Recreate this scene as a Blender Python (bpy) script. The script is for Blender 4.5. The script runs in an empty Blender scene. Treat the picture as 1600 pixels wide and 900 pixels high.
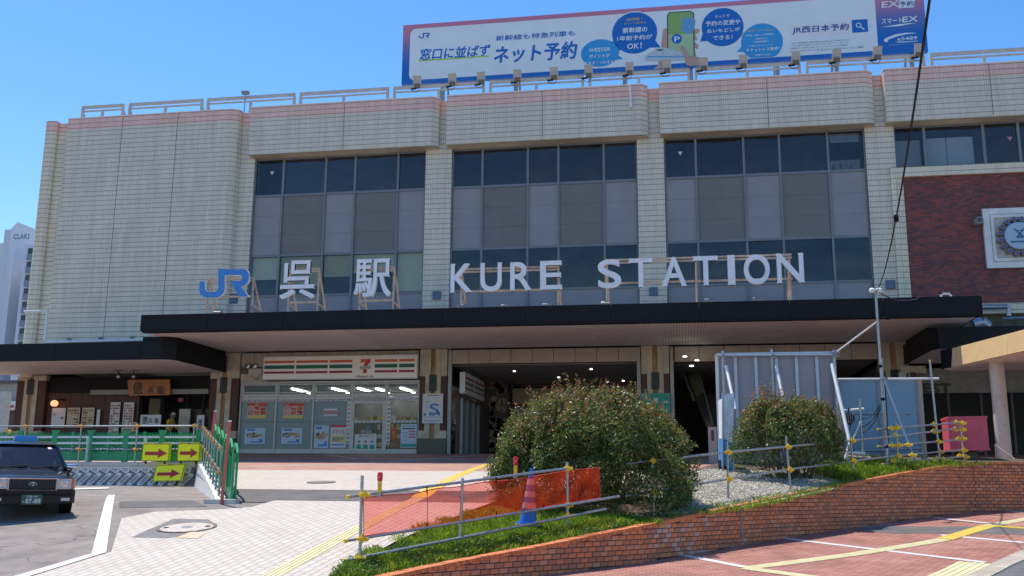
import bpy, bmesh, math, random
import numpy as np
from mathutils import Vector, Matrix
random.seed(7); RNG = np.random.default_rng(11)
S = bpy.context.scene; COL = S.collection
# ------------------------------------------------------------------ camera
FPX, YAW, PITCH, ROLL, EZ = 1528.5, -.1717, .1974, .00774, 1.6
def _basis():
    f = Vector((math.sin(YAW)*math.cos(PITCH), math.cos(YAW)*math.cos(PITCH), math.sin(PITCH)))
    r = f.cross(Vector((0, 0, 1))).normalized(); u = r.cross(f)
    return r*math.cos(ROLL)+u*math.sin(ROLL), -r*math.sin(ROLL)+u*math.cos(ROLL), f
CR, CU, CF = _basis()
cam = bpy.data.cameras.new('camera'); camo = bpy.data.objects.new('camera', cam); COL.objects.link(camo)
m = Matrix((CR, CU, -CF)).transposed().to_4x4(); m.translation = (0, 0, EZ); camo.matrix_world = m
cam.sensor_width = 36; cam.lens = FPX/1600*36; cam.clip_start = .1; cam.clip_end = 3000
S.camera = camo
# ------------------------------------------------------------------ light
SUN = Vector((-.34, .30, 1)).normalized()          # towards the sun: left, a little behind the station
EL = math.asin(SUN.z); AZ = math.atan2(SUN.x, SUN.y)
w = bpy.data.worlds.new('World'); S.world = w; w.use_nodes = True
nt = w.node_tree; bg = nt.nodes['Background']
sky = nt.nodes.new('ShaderNodeTexSky'); sky.sky_type = 'NISHITA'; sky.sun_disc = False
sky.sun_elevation = EL; sky.sun_rotation = AZ; sky.air_density = 1.15; sky.dust_density = .25; sky.ozone_density = 2.2; sky.altitude = 0
hs = nt.nodes.new('ShaderNodeHueSaturation'); hs.inputs['Saturation'].default_value = 1.34; hs.inputs['Hue'].default_value = .506; nt.links.new(sky.outputs[0], hs.inputs['Color']); nt.links.new(hs.outputs[0], bg.inputs[0]); bg.inputs[1].default_value = .105
sl = bpy.data.lights.new('sun', 'SUN'); sl.energy = 3.1; sl.angle = math.radians(.5); sl.color = (1, .93, .83)
so = bpy.data.objects.new('sun', sl); COL.objects.link(so); so.rotation_euler = SUN.to_track_quat('Z', 'Y').to_euler()
so.location = (0, 0, 40)
S.view_settings.view_transform = 'Standard'; S.view_settings.look = 'None'
S.view_settings.exposure = 0.85; S.view_settings.gamma = 1
# ------------------------------------------------------------------ geometry of the photograph: pixel -> ray -> point on a real surface
def ray(x, y): return CR*((x-800)/FPX) - CU*((y-450)/FPX) + CF
def aY(x, y, Y): d = ray(x, y); return Vector((0, 0, EZ)) + d*(Y/d.y)
def aZ(x, y, Z): d = ray(x, y); return Vector((0, 0, EZ)) + d*((Z-EZ)/d.z)
def prof(pts):
    ys = [p[0] for p in pts]; zs = [p[1] for p in pts]
    f = lambda y: float(np.interp(y, ys, zs)); f.ys = ys
    return f
Gp = prof([(-60, -.5), (10, -.37), (14, .13), (15.5, .34), (18, .69), (21, 1.08), (24.5, 1.5), (28, 1.8), (31, 2.02), (36.15, 2.34), (43.7, 2.9), (900, 2.9)])
Gr = prof([(-60, -.5), (10, -.37), (14, .13), (15.5, .34), (18, .69), (21, 1.08), (22, 1.16), (30, 1.46)])
Gl = prof([(-60, -.5), (10, -.42), (15.8, -.03), (19.3, .15), (23.2, .40), (27.3, .74), (30, .94), (45, 1.6)])
Gpl = prof([(10, -.42), (15.6, .37), (30.5, 2.44), (33, 2.5), (60, 2.5)])
# wall stations of the planter: photo x, distance, photo y of top and foot
WS = [(585, 14.35, 905, 934), (640, 15.1, 893, 924), (700, 15.8, 880, 912), (850, 17.4, 852, 892), (1000, 19.3, 822, 872), (1100, 21.1, 801, 856), (1200, 23.2, 780, 840), (1300, 25.2, 760, 824), (1400, 27.3, 741, 808), (1470, 28.8, 729, 800), (1520, 30.0, 722, 795)]
WP = []
for x, Y, yt, yb in WS:
    t = aY(x, yt, Y); b = aY(x, yb, Y); WP.append((t.x, Y, t.z, b.z))
cx, cy = aY(1600, 722, 30.6).x, 30.6; WP.append((cx+1.5, cy+.2, aY(1600, 722, 30.6).z, aY(1600, 790, 30.6).z))
wallxy = [(p[0], p[1]) for p in WP]
Gpl = prof([(10, WP[0][2]-.6)]+[(p[1], p[2]-.045) for p in WP[:-1]]+[(33, 2.5), (60, 2.5)])
def on(g, x, y):
    d = ray(x, y); Y = np.linspace(8, 60, 8000)
    s = EZ + d.z/d.y*Y - np.array([g(t) for t in Y]); i = np.where(s[:-1]*s[1:] <= 0)[0]
    p = aY(x, y, float(Y[i[0]])) if len(i) else aY(x, y, 20); p.z = g(p.y); return p
# ------------------------------------------------------------------ materials
MAT = {}
def srgb(h): 
    return tuple(((c/12.92) if c <= .04045 else ((c+.055)/1.055)**2.4) for c in [int(h[i:i+2], 16)/255 for i in (0, 2, 4)])
def mat(name, col, rough=.6, metal=0, var=.12, scale=6, bump=0, bscale=60, spec=.5, emit=None, streak=0, dirt=0, dcol=(.12, .09, .06)):
    if name in MAT: return MAT[name]
    m = bpy.data.materials.new(name); m.use_nodes = True; MAT[name] = m
    n = m.node_tree.nodes; l = m.node_tree.links; b = n['Principled BSDF']
    b.inputs['Roughness'].default_value = rough; b.inputs['Metallic'].default_value = metal
    b.inputs['Specular IOR Level'].default_value = spec
    c = (*col, 1); b.inputs['Base Color'].default_value = c
    if emit: b.inputs['Emission Color'].default_value = c; b.inputs['Emission Strength'].default_value = emit
    if var or streak or dirt:
        tc = n.new('ShaderNodeTexCoord'); nz = n.new('ShaderNodeTexNoise'); nz.inputs['Scale'].default_value = scale; nz.inputs['Detail'].default_value = 5
        mp = n.new('ShaderNodeMapping'); l.new(tc.outputs['Object'], mp.inputs[0]); l.new(mp.outputs[0], nz.inputs['Vector'])
        if streak: mp.inputs['Scale'].default_value = (1, 1, streak)
        mr = n.new('ShaderNodeMapRange'); mr.inputs[1].default_value = .3; mr.inputs[2].default_value = .7
        mr.inputs[3].default_value = 1-var*1.3; mr.inputs[4].default_value = 1+var*.8; l.new(nz.outputs[0], mr.inputs[0])
        mx = n.new('ShaderNodeVectorMath'); mx.operation = 'SCALE'; mx.inputs[0].default_value = col; l.new(mr.outputs[0], mx.inputs['Scale'])
        out = mx.outputs[0]
        if dirt:
            n2 = n.new('ShaderNodeTexNoise'); n2.inputs['Scale'].default_value = scale*.45; n2.inputs['Detail'].default_value = 8; n2.inputs['Roughness'].default_value = .65
            l.new(mp.outputs[0], n2.inputs['Vector'])
            r2 = n.new('ShaderNodeMapRange'); r2.inputs[1].default_value = .52; r2.inputs[2].default_value = .75; r2.inputs[4].default_value = dirt; l.new(n2.outputs[0], r2.inputs[0])
            mm = n.new('ShaderNodeMix'); mm.data_type = 'RGBA'; l.new(r2.outputs[0], mm.inputs[0]); l.new(out, mm.inputs[6]); mm.inputs[7].default_value = (*dcol, 1); out = mm.outputs[2]
        l.new(out, b.inputs['Base Color'])
        if bump:
            n3 = n.new('ShaderNodeTexNoise'); n3.inputs['Scale'].default_value = bscale; n3.inputs['Detail'].default_value = 4; l.new(tc.outputs['Object'], n3.inputs['Vector'])
            bp = n.new('ShaderNodeBump'); bp.inputs['Strength'].default_value = bump; bp.inputs['Distance'].default_value = .01; l.new(n3.outputs[0], bp.inputs['Height']); l.new(bp.outputs[0], b.inputs['Normal'])
    return m
def nodes(m): return m.node_tree.nodes, m.node_tree.links, m.node_tree.nodes['Principled BSDF']
def mth(n, l, op, a, b=None, c=None):
    k = n.new('ShaderNodeMath'); k.operation = op
    for i, v in enumerate((a, b, c)):
        if v is None: continue
        if isinstance(v, (int, float)): k.inputs[i].default_value = v
        else: l.new(v, k.inputs[i])
    return k.outputs[0]
def mixc(n, l, f, a, b):
    k = n.new('ShaderNodeMix'); k.data_type = 'RGBA'
    if isinstance(f, (int, float)): k.inputs[0].default_value = f
    else: l.new(f, k.inputs[0])
    for i, v in ((6, a), (7, b)):
        if isinstance(v, tuple): k.inputs[i].default_value = (*v, 1) if len(v) == 3 else v
        else: l.new(v, k.inputs[i])
    return k.outputs[2]
def noise(n, l, vec, scale, detail=4, rough=.5):
    k = n.new('ShaderNodeTexNoise'); k.inputs['Scale'].default_value = scale; k.inputs['Detail'].default_value = detail; k.inputs['Roughness'].default_value = rough
    if vec is not None: l.new(vec, k.inputs['Vector'])
    return k.outputs[0]
def rng(n, l, v, a, b, c=0., d=1.):
    k = n.new('ShaderNodeMapRange'); l.new(v, k.inputs[0]); k.inputs[1].default_value = a; k.inputs[2].default_value = b; k.inputs[3].default_value = c; k.inputs[4].default_value = d
    return k.outputs[0]
def stripe(n, l, co, period, frac, soft=.02):
    f = mth(n, l, 'FRACT', mth(n, l, 'DIVIDE', co, period))
    return mth(n, l, 'LESS_THAN', f, frac)
def tile_mat(name, base, rowh=.25, colw=.098, off=0):
    m = mat(name, base, .45, var=0); n, l, b = nodes(m)
    geo = n.new('ShaderNodeNewGeometry'); sp = n.new('ShaderNodeSeparateXYZ'); l.new(geo.outputs['Position'], sp.inputs[0])
    nz = n.new('ShaderNodeSeparateXYZ'); l.new(geo.outputs['Normal'], nz.inputs[0])
    u = mth(n, l, 'ADD', sp.outputs[0], mth(n, l, 'MULTIPLY', sp.outputs[1], 1.0))
    horiz = mth(n, l, 'GREATER_THAN', mth(n, l, 'ABSOLUTE', nz.outputs[2]), .7)
    v = mth(n, l, 'ADD', sp.outputs[2], off)
    hj = mth(n, l, 'MULTIPLY', stripe(n, l, v, rowh, .085), mth(n, l, 'SUBTRACT', 1, horiz))
    vj = stripe(n, l, mixc_val(n, l, horiz, u, sp.outputs[0]), colw, .17)
    cell = n.new('ShaderNodeCombineXYZ')
    l.new(mth(n, l, 'FLOOR', mth(n, l, 'DIVIDE', u, colw)), cell.inputs[0]); l.new(mth(n, l, 'FLOOR', mth(n, l, 'DIVIDE', v, rowh)), cell.inputs[2])
    wn = n.new('ShaderNodeTexWhiteNoise'); l.new(cell.outputs[0], wn.inputs[0])
    big = noise(n, l, geo.outputs['Position'], .8, 6, .6)
    mp = n.new('ShaderNodeMapping'); mp.inputs['Scale'].default_value = (1.6, 1.6, .12); l.new(geo.outputs['Position'], mp.inputs[0])
    st = noise(n, l, mp.outputs[0], 2.2, 5, .6)
    k = mth(n, l, 'MULTIPLY', rng(n, l, wn.outputs[0], 0, 1, .965, 1.03), mth(n, l, 'MULTIPLY', rng(n, l, big, .3, .7, .95, 1.03), rng(n, l, st, .35, .75, 1.04, .84)))
    sc = n.new('ShaderNodeVectorMath'); sc.operation = 'SCALE'; sc.inputs[0].default_value = base; l.new(k, sc.inputs['Scale'])
    c = mixc(n, l, mth(n, l, 'MULTIPLY', vj, .42), sc.outputs[0], (.14, .135, .12))
    c = mixc(n, l, mth(n, l, 'MULTIPLY', hj, .88), c, (.055, .055, .05))
    l.new(c, b.inputs['Base Color'])
    h = mth(n, l, 'SUBTRACT', 1, mth(n, l, 'MAXIMUM', hj, mth(n, l, 'MULTIPLY', vj, .6)))
    bp = n.new('ShaderNodeBump'); bp.inputs['Strength'].default_value = .5; bp.inputs['Distance'].default_value = .008; l.new(h, bp.inputs['Height']); l.new(bp.outputs[0], b.inputs['Normal'])
    return m
def mixc_val(n, l, f, a, b):
    return mth(n, l, 'ADD', mth(n, l, 'MULTIPLY', a, mth(n, l, 'SUBTRACT', 1, f)), mth(n, l, 'MULTIPLY', b, f))
def brick_mat(name, c1, c2, mortar, bw, rh, ms, plane='xz', rot=0, offset=.5, rough=.7, bumpd=.006, vary=.12, dirtc=None, dirt=0, bias=0):
    m = mat(name, c1, rough, var=0); n, l, b = nodes(m)
    geo = n.new('ShaderNodeNewGeometry'); sp = n.new('ShaderNodeSeparateXYZ'); l.new(geo.outputs['Position'], sp.inputs[0])
    cb = n.new('ShaderNodeCombineXYZ')
    if plane == 'xz': l.new(mth(n, l, 'ADD', sp.outputs[0], sp.outputs[1]), cb.inputs[0]); l.new(sp.outputs[2], cb.inputs[1])
    else: l.new(sp.outputs[0], cb.inputs[0]); l.new(sp.outputs[1], cb.inputs[1])
    mp = n.new('ShaderNodeMapping'); mp.inputs['Rotation'].default_value = (0, 0, rot); l.new(cb.outputs[0], mp.inputs[0])
    br = n.new('ShaderNodeTexBrick'); l.new(mp.outputs[0], br.inputs[0]); br.offset = offset
    br.inputs['Color1'].default_value = (*c1, 1); br.inputs['Color2'].default_value = (*c2, 1); br.inputs['Mortar'].default_value = (*mortar, 1)
    br.inputs['Scale'].default_value = 1; br.inputs['Mortar Size'].default_value = ms; br.inputs['Mortar Smooth'].default_value = .1; br.inputs['Bias'].default_value = bias
    br.inputs['Brick Width'].default_value = bw; br.inputs['Row Height'].default_value = rh
    nn = noise(n, l, geo.outputs['Position'], 1.1, 7, .62)
    sc = n.new('ShaderNodeVectorMath'); sc.operation = 'SCALE'; l.new(br.outputs[0], sc.inputs[0]); l.new(rng(n, l, nn, .3, .7, 1-vary, 1+vary*.7), sc.inputs['Scale'])
    out = sc.outputs[0]
    if dirt:
        n2 = noise(n, l, geo.outputs['Position'], .55, 9, .7); out = mixc(n, l, rng(n, l, n2, .5, .72, 0, dirt), out, dirtc or (.15, .12, .1))
    if plane == 'xy':
        sp_n = noise(n, l, geo.outputs['Position'], 4.5, 6, .7); out = mixc(n, l, rng(n, l, sp_n, .60, .70, 0, .28), out, (.20, .17, .14))
    n3 = noise(n, l, geo.outputs['Position'], 28, 3, .6)
    s3 = n.new('ShaderNodeVectorMath'); s3.operation = 'SCALE'; l.new(out, s3.inputs[0]); l.new(rng(n, l, n3, .3, .7, .93, 1.06), s3.inputs['Scale'])
    l.new(s3.outputs[0], b.inputs['Base Color'])
    bp = n.new('ShaderNodeBump'); bp.inputs['Strength'].default_value = .6; bp.inputs['Distance'].default_value = bumpd
    l.new(mth(n, l, 'SUBTRACT', 1, br.outputs[1]), bp.inputs['Height']); l.new(bp.outputs[0], b.inputs['Normal'])
    return m
def glass_mat(name, tint=(.35, .42, .45), ior=1.6, rough=.01, wav=0):
    m = bpy.data.materials.new(name); m.use_nodes = True; MAT[name] = m
    n = m.node_tree.nodes; l = m.node_tree.links; n.remove(n['Principled BSDF']); o = n['Material Output']
    fr = n.new('ShaderNodeFresnel'); fr.inputs[0].default_value = ior
    tr = n.new('ShaderNodeBsdfTransparent'); tr.inputs[0].default_value = (*tint, 1)
    gl = n.new('ShaderNodeBsdfGlossy'); gl.inputs['Roughness'].default_value = rough; gl.inputs[0].default_value = (.9, .95, 1, 1)
    mx = n.new('ShaderNodeMixShader'); l.new(fr.outputs[0], mx.inputs[0]); l.new(tr.outputs[0], mx.inputs[1]); l.new(gl.outputs[0], mx.inputs[2]); l.new(mx.outputs[0], o.inputs[0])
    if wav:
        g = n.new('ShaderNodeNewGeometry'); z = noise(n, l, g.outputs['Position'], .7, 2); bp = n.new('ShaderNodeBump'); bp.inputs['Strength'].default_value = wav; bp.inputs['Distance'].default_value = .05
        l.new(z, bp.inputs['Height']); l.new(bp.outputs[0], gl.inputs['Normal']); l.new(bp.outputs[0], fr.inputs['Normal'])
    return m
# ------------------------------------------------------------------ mesh builder
class MB:
    def __init__(s): s.v = []; s.f = []; s.mi = []; s.m = 0
    def add(s, vs, fs, m=None):
        o = len(s.v); s.v += [tuple(v) for v in vs]; s.f += [tuple(i+o for i in f) for f in fs]; s.mi += [s.m if m is None else m]*len(fs); return s
    def box(s, x0, x1, y0, y1, z0, z1, m=None):
        x0, x1 = min(x0, x1), max(x0, x1); y0, y1 = min(y0, y1), max(y0, y1); z0, z1 = min(z0, z1), max(z0, z1)
        return s.add([(x0, y0, z0), (x1, y0, z0), (x1, y1, z0), (x0, y1, z0), (x0, y0, z1), (x1, y0, z1), (x1, y1, z1), (x0, y1, z1)],
                     [(3, 2, 1, 0), (4, 5, 6, 7), (0, 1, 5, 4), (1, 2, 6, 5), (2, 3, 7, 6), (3, 0, 4, 7)], m)
    def obox(s, c, u, v, w_, m=None):      # centre + three half axes
        c, u, v, w_ = map(Vector, (c, u, v, w_))
        P = [c+u*a+v*b+w_*d for d in (-1, 1) for a, b in ((-1, -1), (1, -1), (1, 1), (-1, 1))]
        return s.add(P, [(3, 2, 1, 0), (4, 5, 6, 7), (0, 1, 5, 4), (1, 2, 6, 5), (2, 3, 7, 6), (3, 0, 4, 7)], m)
    def tube(s, p, q, r, n=8, r2=None, caps=True, m=None):
        p, q = Vector(p), Vector(q); r2 = r if r2 is None else r2; d = (q-p)
        if d.length < 1e-6: return s
        a = d.normalized().orthogonal().normalized(); b = d.normalized().cross(a)
        P = [p+(a*math.cos(t)+b*math.sin(t))*r for t in [2*math.pi*i/n for i in range(n)]] + [q+(a*math.cos(t)+b*math.sin(t))*r2 for t in [2*math.pi*i/n for i in range(n)]]
        F = [(i, (i+1) % n, n+(i+1) % n, n+i) for i in range(n)]
        if caps: F += [tuple(range(n-1, -1, -1)), tuple(range(n, 2*n))]
        return s.add(P, F, m)
    def path(s, pts, r, n=6, m=None):
        for a, b in zip(pts[:-1], pts[1:]): s.tube(a, b, r, n, m=m)
        return s
    def ext(s, poly, O, U, V, N, m=None, ms=None):   # 2D polygon on plane O,U,V thickened along N
        O, U, V, N = map(Vector, (O, U, V, N)); k = len(poly)
        P = [O+U*a+V*b for a, b in poly] + [O+U*a+V*b+N for a, b in poly]
        s.add(P, [tuple(range(k)), tuple(range(2*k-1, k-1, -1))], m)
        o = len(s.v)-2*k; s.f += [(o+(i+1) % k, o+i, o+k+i, o+k+(i+1) % k) for i in range(k)]; s.mi += [(ms if ms is not None else (s.m if m is None else m))]*k
        return s
    def quad(s, *P, m=None): return s.add(P, [tuple(range(len(P)))], m)
    def lathe(s, pr, c=(0, 0, 0), n=16, ax='z', m=None):
        c = Vector(c); V = []; F = []
        for r, h in pr:
            for i in range(n):
                t = 2*math.pi*i/n; a, b = r*math.cos(t), r*math.sin(t)
                V.append(c+(Vector((a, b, h)) if ax == 'z' else Vector((a, h, b)) if ax == 'y' else Vector((h, a, b))))
        for j in range(len(pr)-1):
            for i in range(n): F.append((j*n+i, j*n+(i+1) % n, (j+1)*n+(i+1) % n, (j+1)*n+i))
        F += [tuple(range(n-1, -1, -1)), tuple(range((len(pr)-1)*n, len(pr)*n))]
        return s.add(V, F, m)
def tag(o, label=None, cat=None, group=None, kind=None):
    if label: o['label'] = label
    if cat: o['category'] = cat
    if group: o['group'] = group
    if kind: o['kind'] = kind
    return o
def thing(name, label, cat, loc=(0, 0, 0), rotz=0, group=None):
    o = bpy.data.objects.new(name, None); COL.objects.link(o); o.empty_display_size = .2
    o.location = loc; o.rotation_euler = (0, 0, rotz); return tag(o, label, cat, group)
def rootmat(o):
    M = Matrix.Translation(o.location) @ Matrix.Rotation(o.rotation_euler.z, 4, 'Z')
    return rootmat(o.parent) @ M if o.parent else M
def obj(name, mb, mats, parent=None, world=True, smooth=False, label=None, cat=None, group=None, kind=None, fix=True):
    if not isinstance(mats, (list, tuple)): mats = [mats]
    me = bpy.data.meshes.new(name); V = mb.v
    loc = Vector((0, 0, 0))
    if world:
        if parent is not None:
            Mi = rootmat(parent).inverted(); V = [Mi @ Vector(v) for v in V]
        elif V:
            a = np.array(V); loc = Vector(((a[:, 0].min()+a[:, 0].max())/2, (a[:, 1].min()+a[:, 1].max())/2, a[:, 2].min())); V = [(v[0]-loc.x, v[1]-loc.y, v[2]-loc.z) for v in V]
    me.from_pydata([tuple(v) for v in V], [], mb.f)
    for x in mats: me.materials.append(x)
    me.polygons.foreach_set('material_index', mb.mi)
    if fix:
        bm = bmesh.new(); bm.from_mesh(me); bmesh.ops.recalc_face_normals(bm, faces=bm.faces); bm.to_mesh(me); bm.free()
    if smooth:
        me.polygons.foreach_set('use_smooth', [True]*len(me.polygons))
        try: me.set_sharp_from_angle(angle=math.radians(40))
        except Exception: pass
    me.update(); o = bpy.data.objects.new(name, me); COL.objects.link(o); o.location = loc
    if parent is not None: o.parent = parent
    return tag(o, label, cat, group, kind)
def dup(root, loc=None, rotz=None, label=None, parent=None):
    r = root.copy(); COL.objects.link(r)
    if parent is not None: r.parent = parent
    if loc is not None: r.location = loc
    if rotz is not None: r.rotation_euler = (0, 0, rotz)
    if label: r['label'] = label
    for ch in list(root.children): dup(ch, parent=r)
    return r
def struct(name, mb, mats, **k): return obj(name, mb, mats, kind='structure', **k)
# text: outline of the words, fitted to a rectangle of the real surface
_TC = {}
def glyphs(s, bold=.0):
    if (s, bold) in _TC: return _TC[(s, bold)]
    cu = bpy.data.curves.new('t', 'FONT'); cu.body = s; cu.offset = bold; cu.resolution_u = 2 if len(s) > 1 else 8; cu.fill_mode = 'FRONT'; cu.space_line = .95; cu.align_x = 'CENTER'
    ob = bpy.data.objects.new('t', cu); COL.objects.link(ob); dg = bpy.context.evaluated_depsgraph_get()
    me = bpy.data.meshes.new_from_object(ob.evaluated_get(dg)); v = [(p.co.x, p.co.y) for p in me.vertices]; f = [tuple(p.vertices) for p in me.polygons]
    bpy.data.objects.remove(ob); bpy.data.curves.remove(cu); bpy.data.meshes.remove(me)
    if v:
        a = np.array(v); mn = a.min(0); sz = np.maximum(a.max(0)-mn, 1e-6); v = ((a-mn)/sz).tolist()
    _TC[(s, bold)] = (v, f); return v, f
def tmesh(mb, s, O, U, V, bold=0, shear=0, m=None, N=None):
    """words filling the parallelogram O + a U + b V; N thickens them"""
    v, f = glyphs(s, 0); O, U, V = map(Vector, (O, U, V)); P = [O+U*(a+shear*b)+V*b for a, b in v]
    if N is None:
        mb.add(P, f, m); rows = s.count('\n')+1; hgt = V.length/rows
        if bold:        # heavier weight: the outline again, shifted by a hair and a hair deeper
            D = U.normalized().cross(V.normalized())*-.0004
            for k, (a, b) in enumerate(((1, 0), (-1, 0), (0, 1), (0, -1))):
                sh = U.normalized()*a*bold*hgt*.9+V.normalized()*b*bold*hgt*.9+D*(k+1); mb.add([p+sh for p in P], f, m)
        return mb
    if bold:
        for k, (a, b) in enumerate(((1, 1), (-1, 1), (1, -1), (-1, -1))):
            sh = U.normalized()*a*bold+V.normalized()*b*bold+Vector(N).normalized()*.0015*(k+1); tmesh(mb, s, O+sh, U, V, 0, shear, m, N)
    N = Vector(N); k = len(P); mb.add(P, f, m); mb.add([p+N for p in P], [tuple(reversed(q)) for q in f], m)
    cnt = {}
    for q in f:
        for i in range(len(q)):
            e = (q[i], q[(i+1) % len(q)]); cnt[tuple(sorted(e))] = cnt.get(tuple(sorted(e)), []) + [e]
    o = len(mb.v)-2*k
    for key, es in cnt.items():
        if len(es) == 1: a, b = es[0]; mb.f.append((o+b, o+a, o+k+a, o+k+b)); mb.mi.append(1)
    return mb
def words(name, s, px0, px1, Y, mt, parent, bold=0, shear=0, dy=-.006, **k):
    """flat lettering on a plane of constant Y, px0 lower left, px1 upper right in the photograph"""
    a, b = aY(*px0, Y), aY(*px1, Y); mb = MB(); sh = shear*(b.z-a.z)/max(b.x-a.x, 1e-6)
    tmesh(mb, s, (a.x, Y+dy, a.z), ((b.x-a.x)*(1), 0, 0), (0, 0, b.z-a.z), bold, sh)
    return obj(name, mb, mt, parent, fix=False, **k)
# ================================================================== materials in use
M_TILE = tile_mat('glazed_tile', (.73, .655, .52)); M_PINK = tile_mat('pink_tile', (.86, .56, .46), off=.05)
M_TILE2 = tile_mat('cream_tile', (.80, .71, .52))
M_METAL = mat('grey_aluminium', (.30, .31, .31), .45, .3, var=.08); M_DARKM = mat('dark_frame', (.05, .055, .065), .4, var=.05)
M_FRAME = mat('window_frame', (.19, .20, .215), .45, .2, var=.06)
M_WHITE = mat('white_paint', (.78, .78, .76), .5, var=.06, dirt=.25, dcol=(.35, .3, .22)); M_WHITEC = mat('clean_white', (.8, .8, .8), .45, var=.03)
M_FASC = mat('dark_fascia', (.005, .006, .010), .55, var=.2, scale=2, bump=.0, dirt=.25, dcol=(.012, .011, .011), spec=.22)
M_BLACK = mat('black', (.005, .005, .006), .55, var=0, spec=.2); M_RUBBER = mat('rubber', (.02, .02, .02), .85, var=.1)
M_CREAM = mat('cream_stone', (.52, .47, .37), .75, var=.16, scale=3, dirt=.45, dcol=(.24, .17, .1), bump=.2)
M_BEAM = mat('beige_panel', (.40, .35, .29), .6, var=.08, scale=2, dirt=.3, dcol=(.2, .15, .1))
M_BROWN = mat('brown_brick_side', (.085, .03, .022), .6, var=.3, scale=20); M_STONE = mat('dark_granite', (.035, .04, .036), .3, var=.4, scale=40)
M_RUST = mat('rust_stained_strip', (.42, .26, .12), .8, var=.35, scale=5, streak=.3, dirt=.6, dcol=(.2, .08, .03))
M_RUSTW = mat('rusty_white_steel', (.58, .44, .33), .65, var=.15, scale=7, dirt=1.0, dcol=(.28, .09, .03))
M_RAILB = mat('weathered_rail_paint', (.50, .46, .41), .6, var=.12, scale=3, dirt=.5, dcol=(.25, .15, .09))
M_SPL = mat('spandrel_light', (.28, .275, .285), .55, var=.05, scale=1); M_SPD = mat('spandrel_dark', (.175, .168, .155), .5, var=.07, scale=1)
M_GLASS = glass_mat('window_glass', (.66, .70, .72), 1.65, .012, .5); M_SHOPG = glass_mat('shop_glass', (.62, .68, .68), 1.4, .01); M_CARG = glass_mat('car_glass', (.22, .30, .32), 1.6, .01)
M_FILM = mat('frosted_blue_film', (.16, .235, .26), .25, var=.06, scale=1.5); M_BLIND = mat('olive_blind', (.72, .69, .42), .8, var=.04); M_BLINDG = mat('grey_blind', (.50, .52, .55), .8, var=.03)
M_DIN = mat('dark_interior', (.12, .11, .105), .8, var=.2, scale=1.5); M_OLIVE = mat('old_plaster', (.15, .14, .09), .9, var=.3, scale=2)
M_GALV = mat('galvanised_steel', (.36, .38, .40), .38, .75, var=.15, scale=14); M_YCL = mat('yellow_clamp', (.85, .58, .03), .4, var=.08, scale=10); M_OCL = mat('orange_clamp', (.75, .36, .06), .4, var=.15, scale=10)
M_GREEN = mat('green_fence_paint', (.01, .30, .12), .4, var=.12); M_RED = mat('red_plastic', (.62, .03, .035), .4, var=.06); M_REDP = mat('faded_red_pole', (.55, .12, .09), .5, var=.15)
M_CONC = mat('light_concrete', (.52, .51, .47), .85, var=.1, scale=3, dirt=.4, dcol=(.28, .27, .24), bump=.3); M_CONCD = mat('grey_concrete', (.26, .26, .26), .85, var=.15, scale=6, bump=.3)
M_SIGY = mat('fluorescent_yellow', (.95, .93, .0), .4, var=.02); M_SIGR = mat('arrow_red', (.42, .01, .02), .4, var=.03)
M_LAMP = mat('lamp_glow', (1, .95, .85), .5, var=0, emit=4.0); M_LAMPO = mat('orange_lamp_glow', (1, .38, .18), .5, var=0, emit=.9)
M_BLUE = mat('print_blue', (.005, .14, .50), .45, var=0); M_LBLUE = mat('print_light_blue', (.03, .32, .68), .45, var=0); M_NAVY = mat('print_navy', (.02, .06, .28), .45, var=0)
M_PWHITE = mat('print_white', (.74, .81, .84), .45, var=.03, scale=1); M_INK = mat('ink', (.02, .025, .03), .6, var=0); M_LGREEN = mat('print_lime', (.42, .62, .12), .5, var=0)
def ink(nm, c): return mat(nm, c, .5, var=.03)
I_RED, I_ORG, I_GRN, I_MAR = ink('ink_red', (.55, .05, .03)), ink('ink_orange', (.62, .13, .03)), ink('ink_green', (.0, .13, .09)), ink('ink_maroon', (.33, .01, .05))
I_YEL, I_PAP, I_PAPB, I_TEAL, I_GRY, I_PINK = ink('ink_yellow', (.75, .55, .03)), ink('paper_white', (.6, .62, .62)), ink('paper_blue', (.45, .58, .7)), ink('ink_teal', (.03, .3, .22)), ink('ink_grey', (.2, .22, .24)), ink('ink_pink', (.6, .25, .28))
I_CRM, I_BRN, I_BLU = ink('paper_cream', (.5, .45, .33)), ink('ink_brown', (.2, .09, .04)), ink('ink_blue', (.05, .2, .5))
# soffit: thin strips running back to the wall
def soffit_mat(name, base):
    m = mat(name, base, .5, var=.08, scale=.7); n, l, b = nodes(m); g = n.new('ShaderNodeNewGeometry'); sp = n.new('ShaderNodeSeparateXYZ'); l.new(g.outputs['Position'], sp.inputs[0])
    s = stripe(n, l, sp.outputs[0], .12, .16); src = b.inputs['Base Color'].links[0].from_socket
    l.new(mixc(n, l, mth(n, l, 'MULTIPLY', s, .55), src, (.06, .05, .045)), b.inputs['Base Color']); return m
M_SOFR = soffit_mat('ribbed_soffit', (.74, .74, .68)); M_SOFP = mat('plain_soffit', (.78, .77, .70), .6, var=.05, scale=.6)
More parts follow.
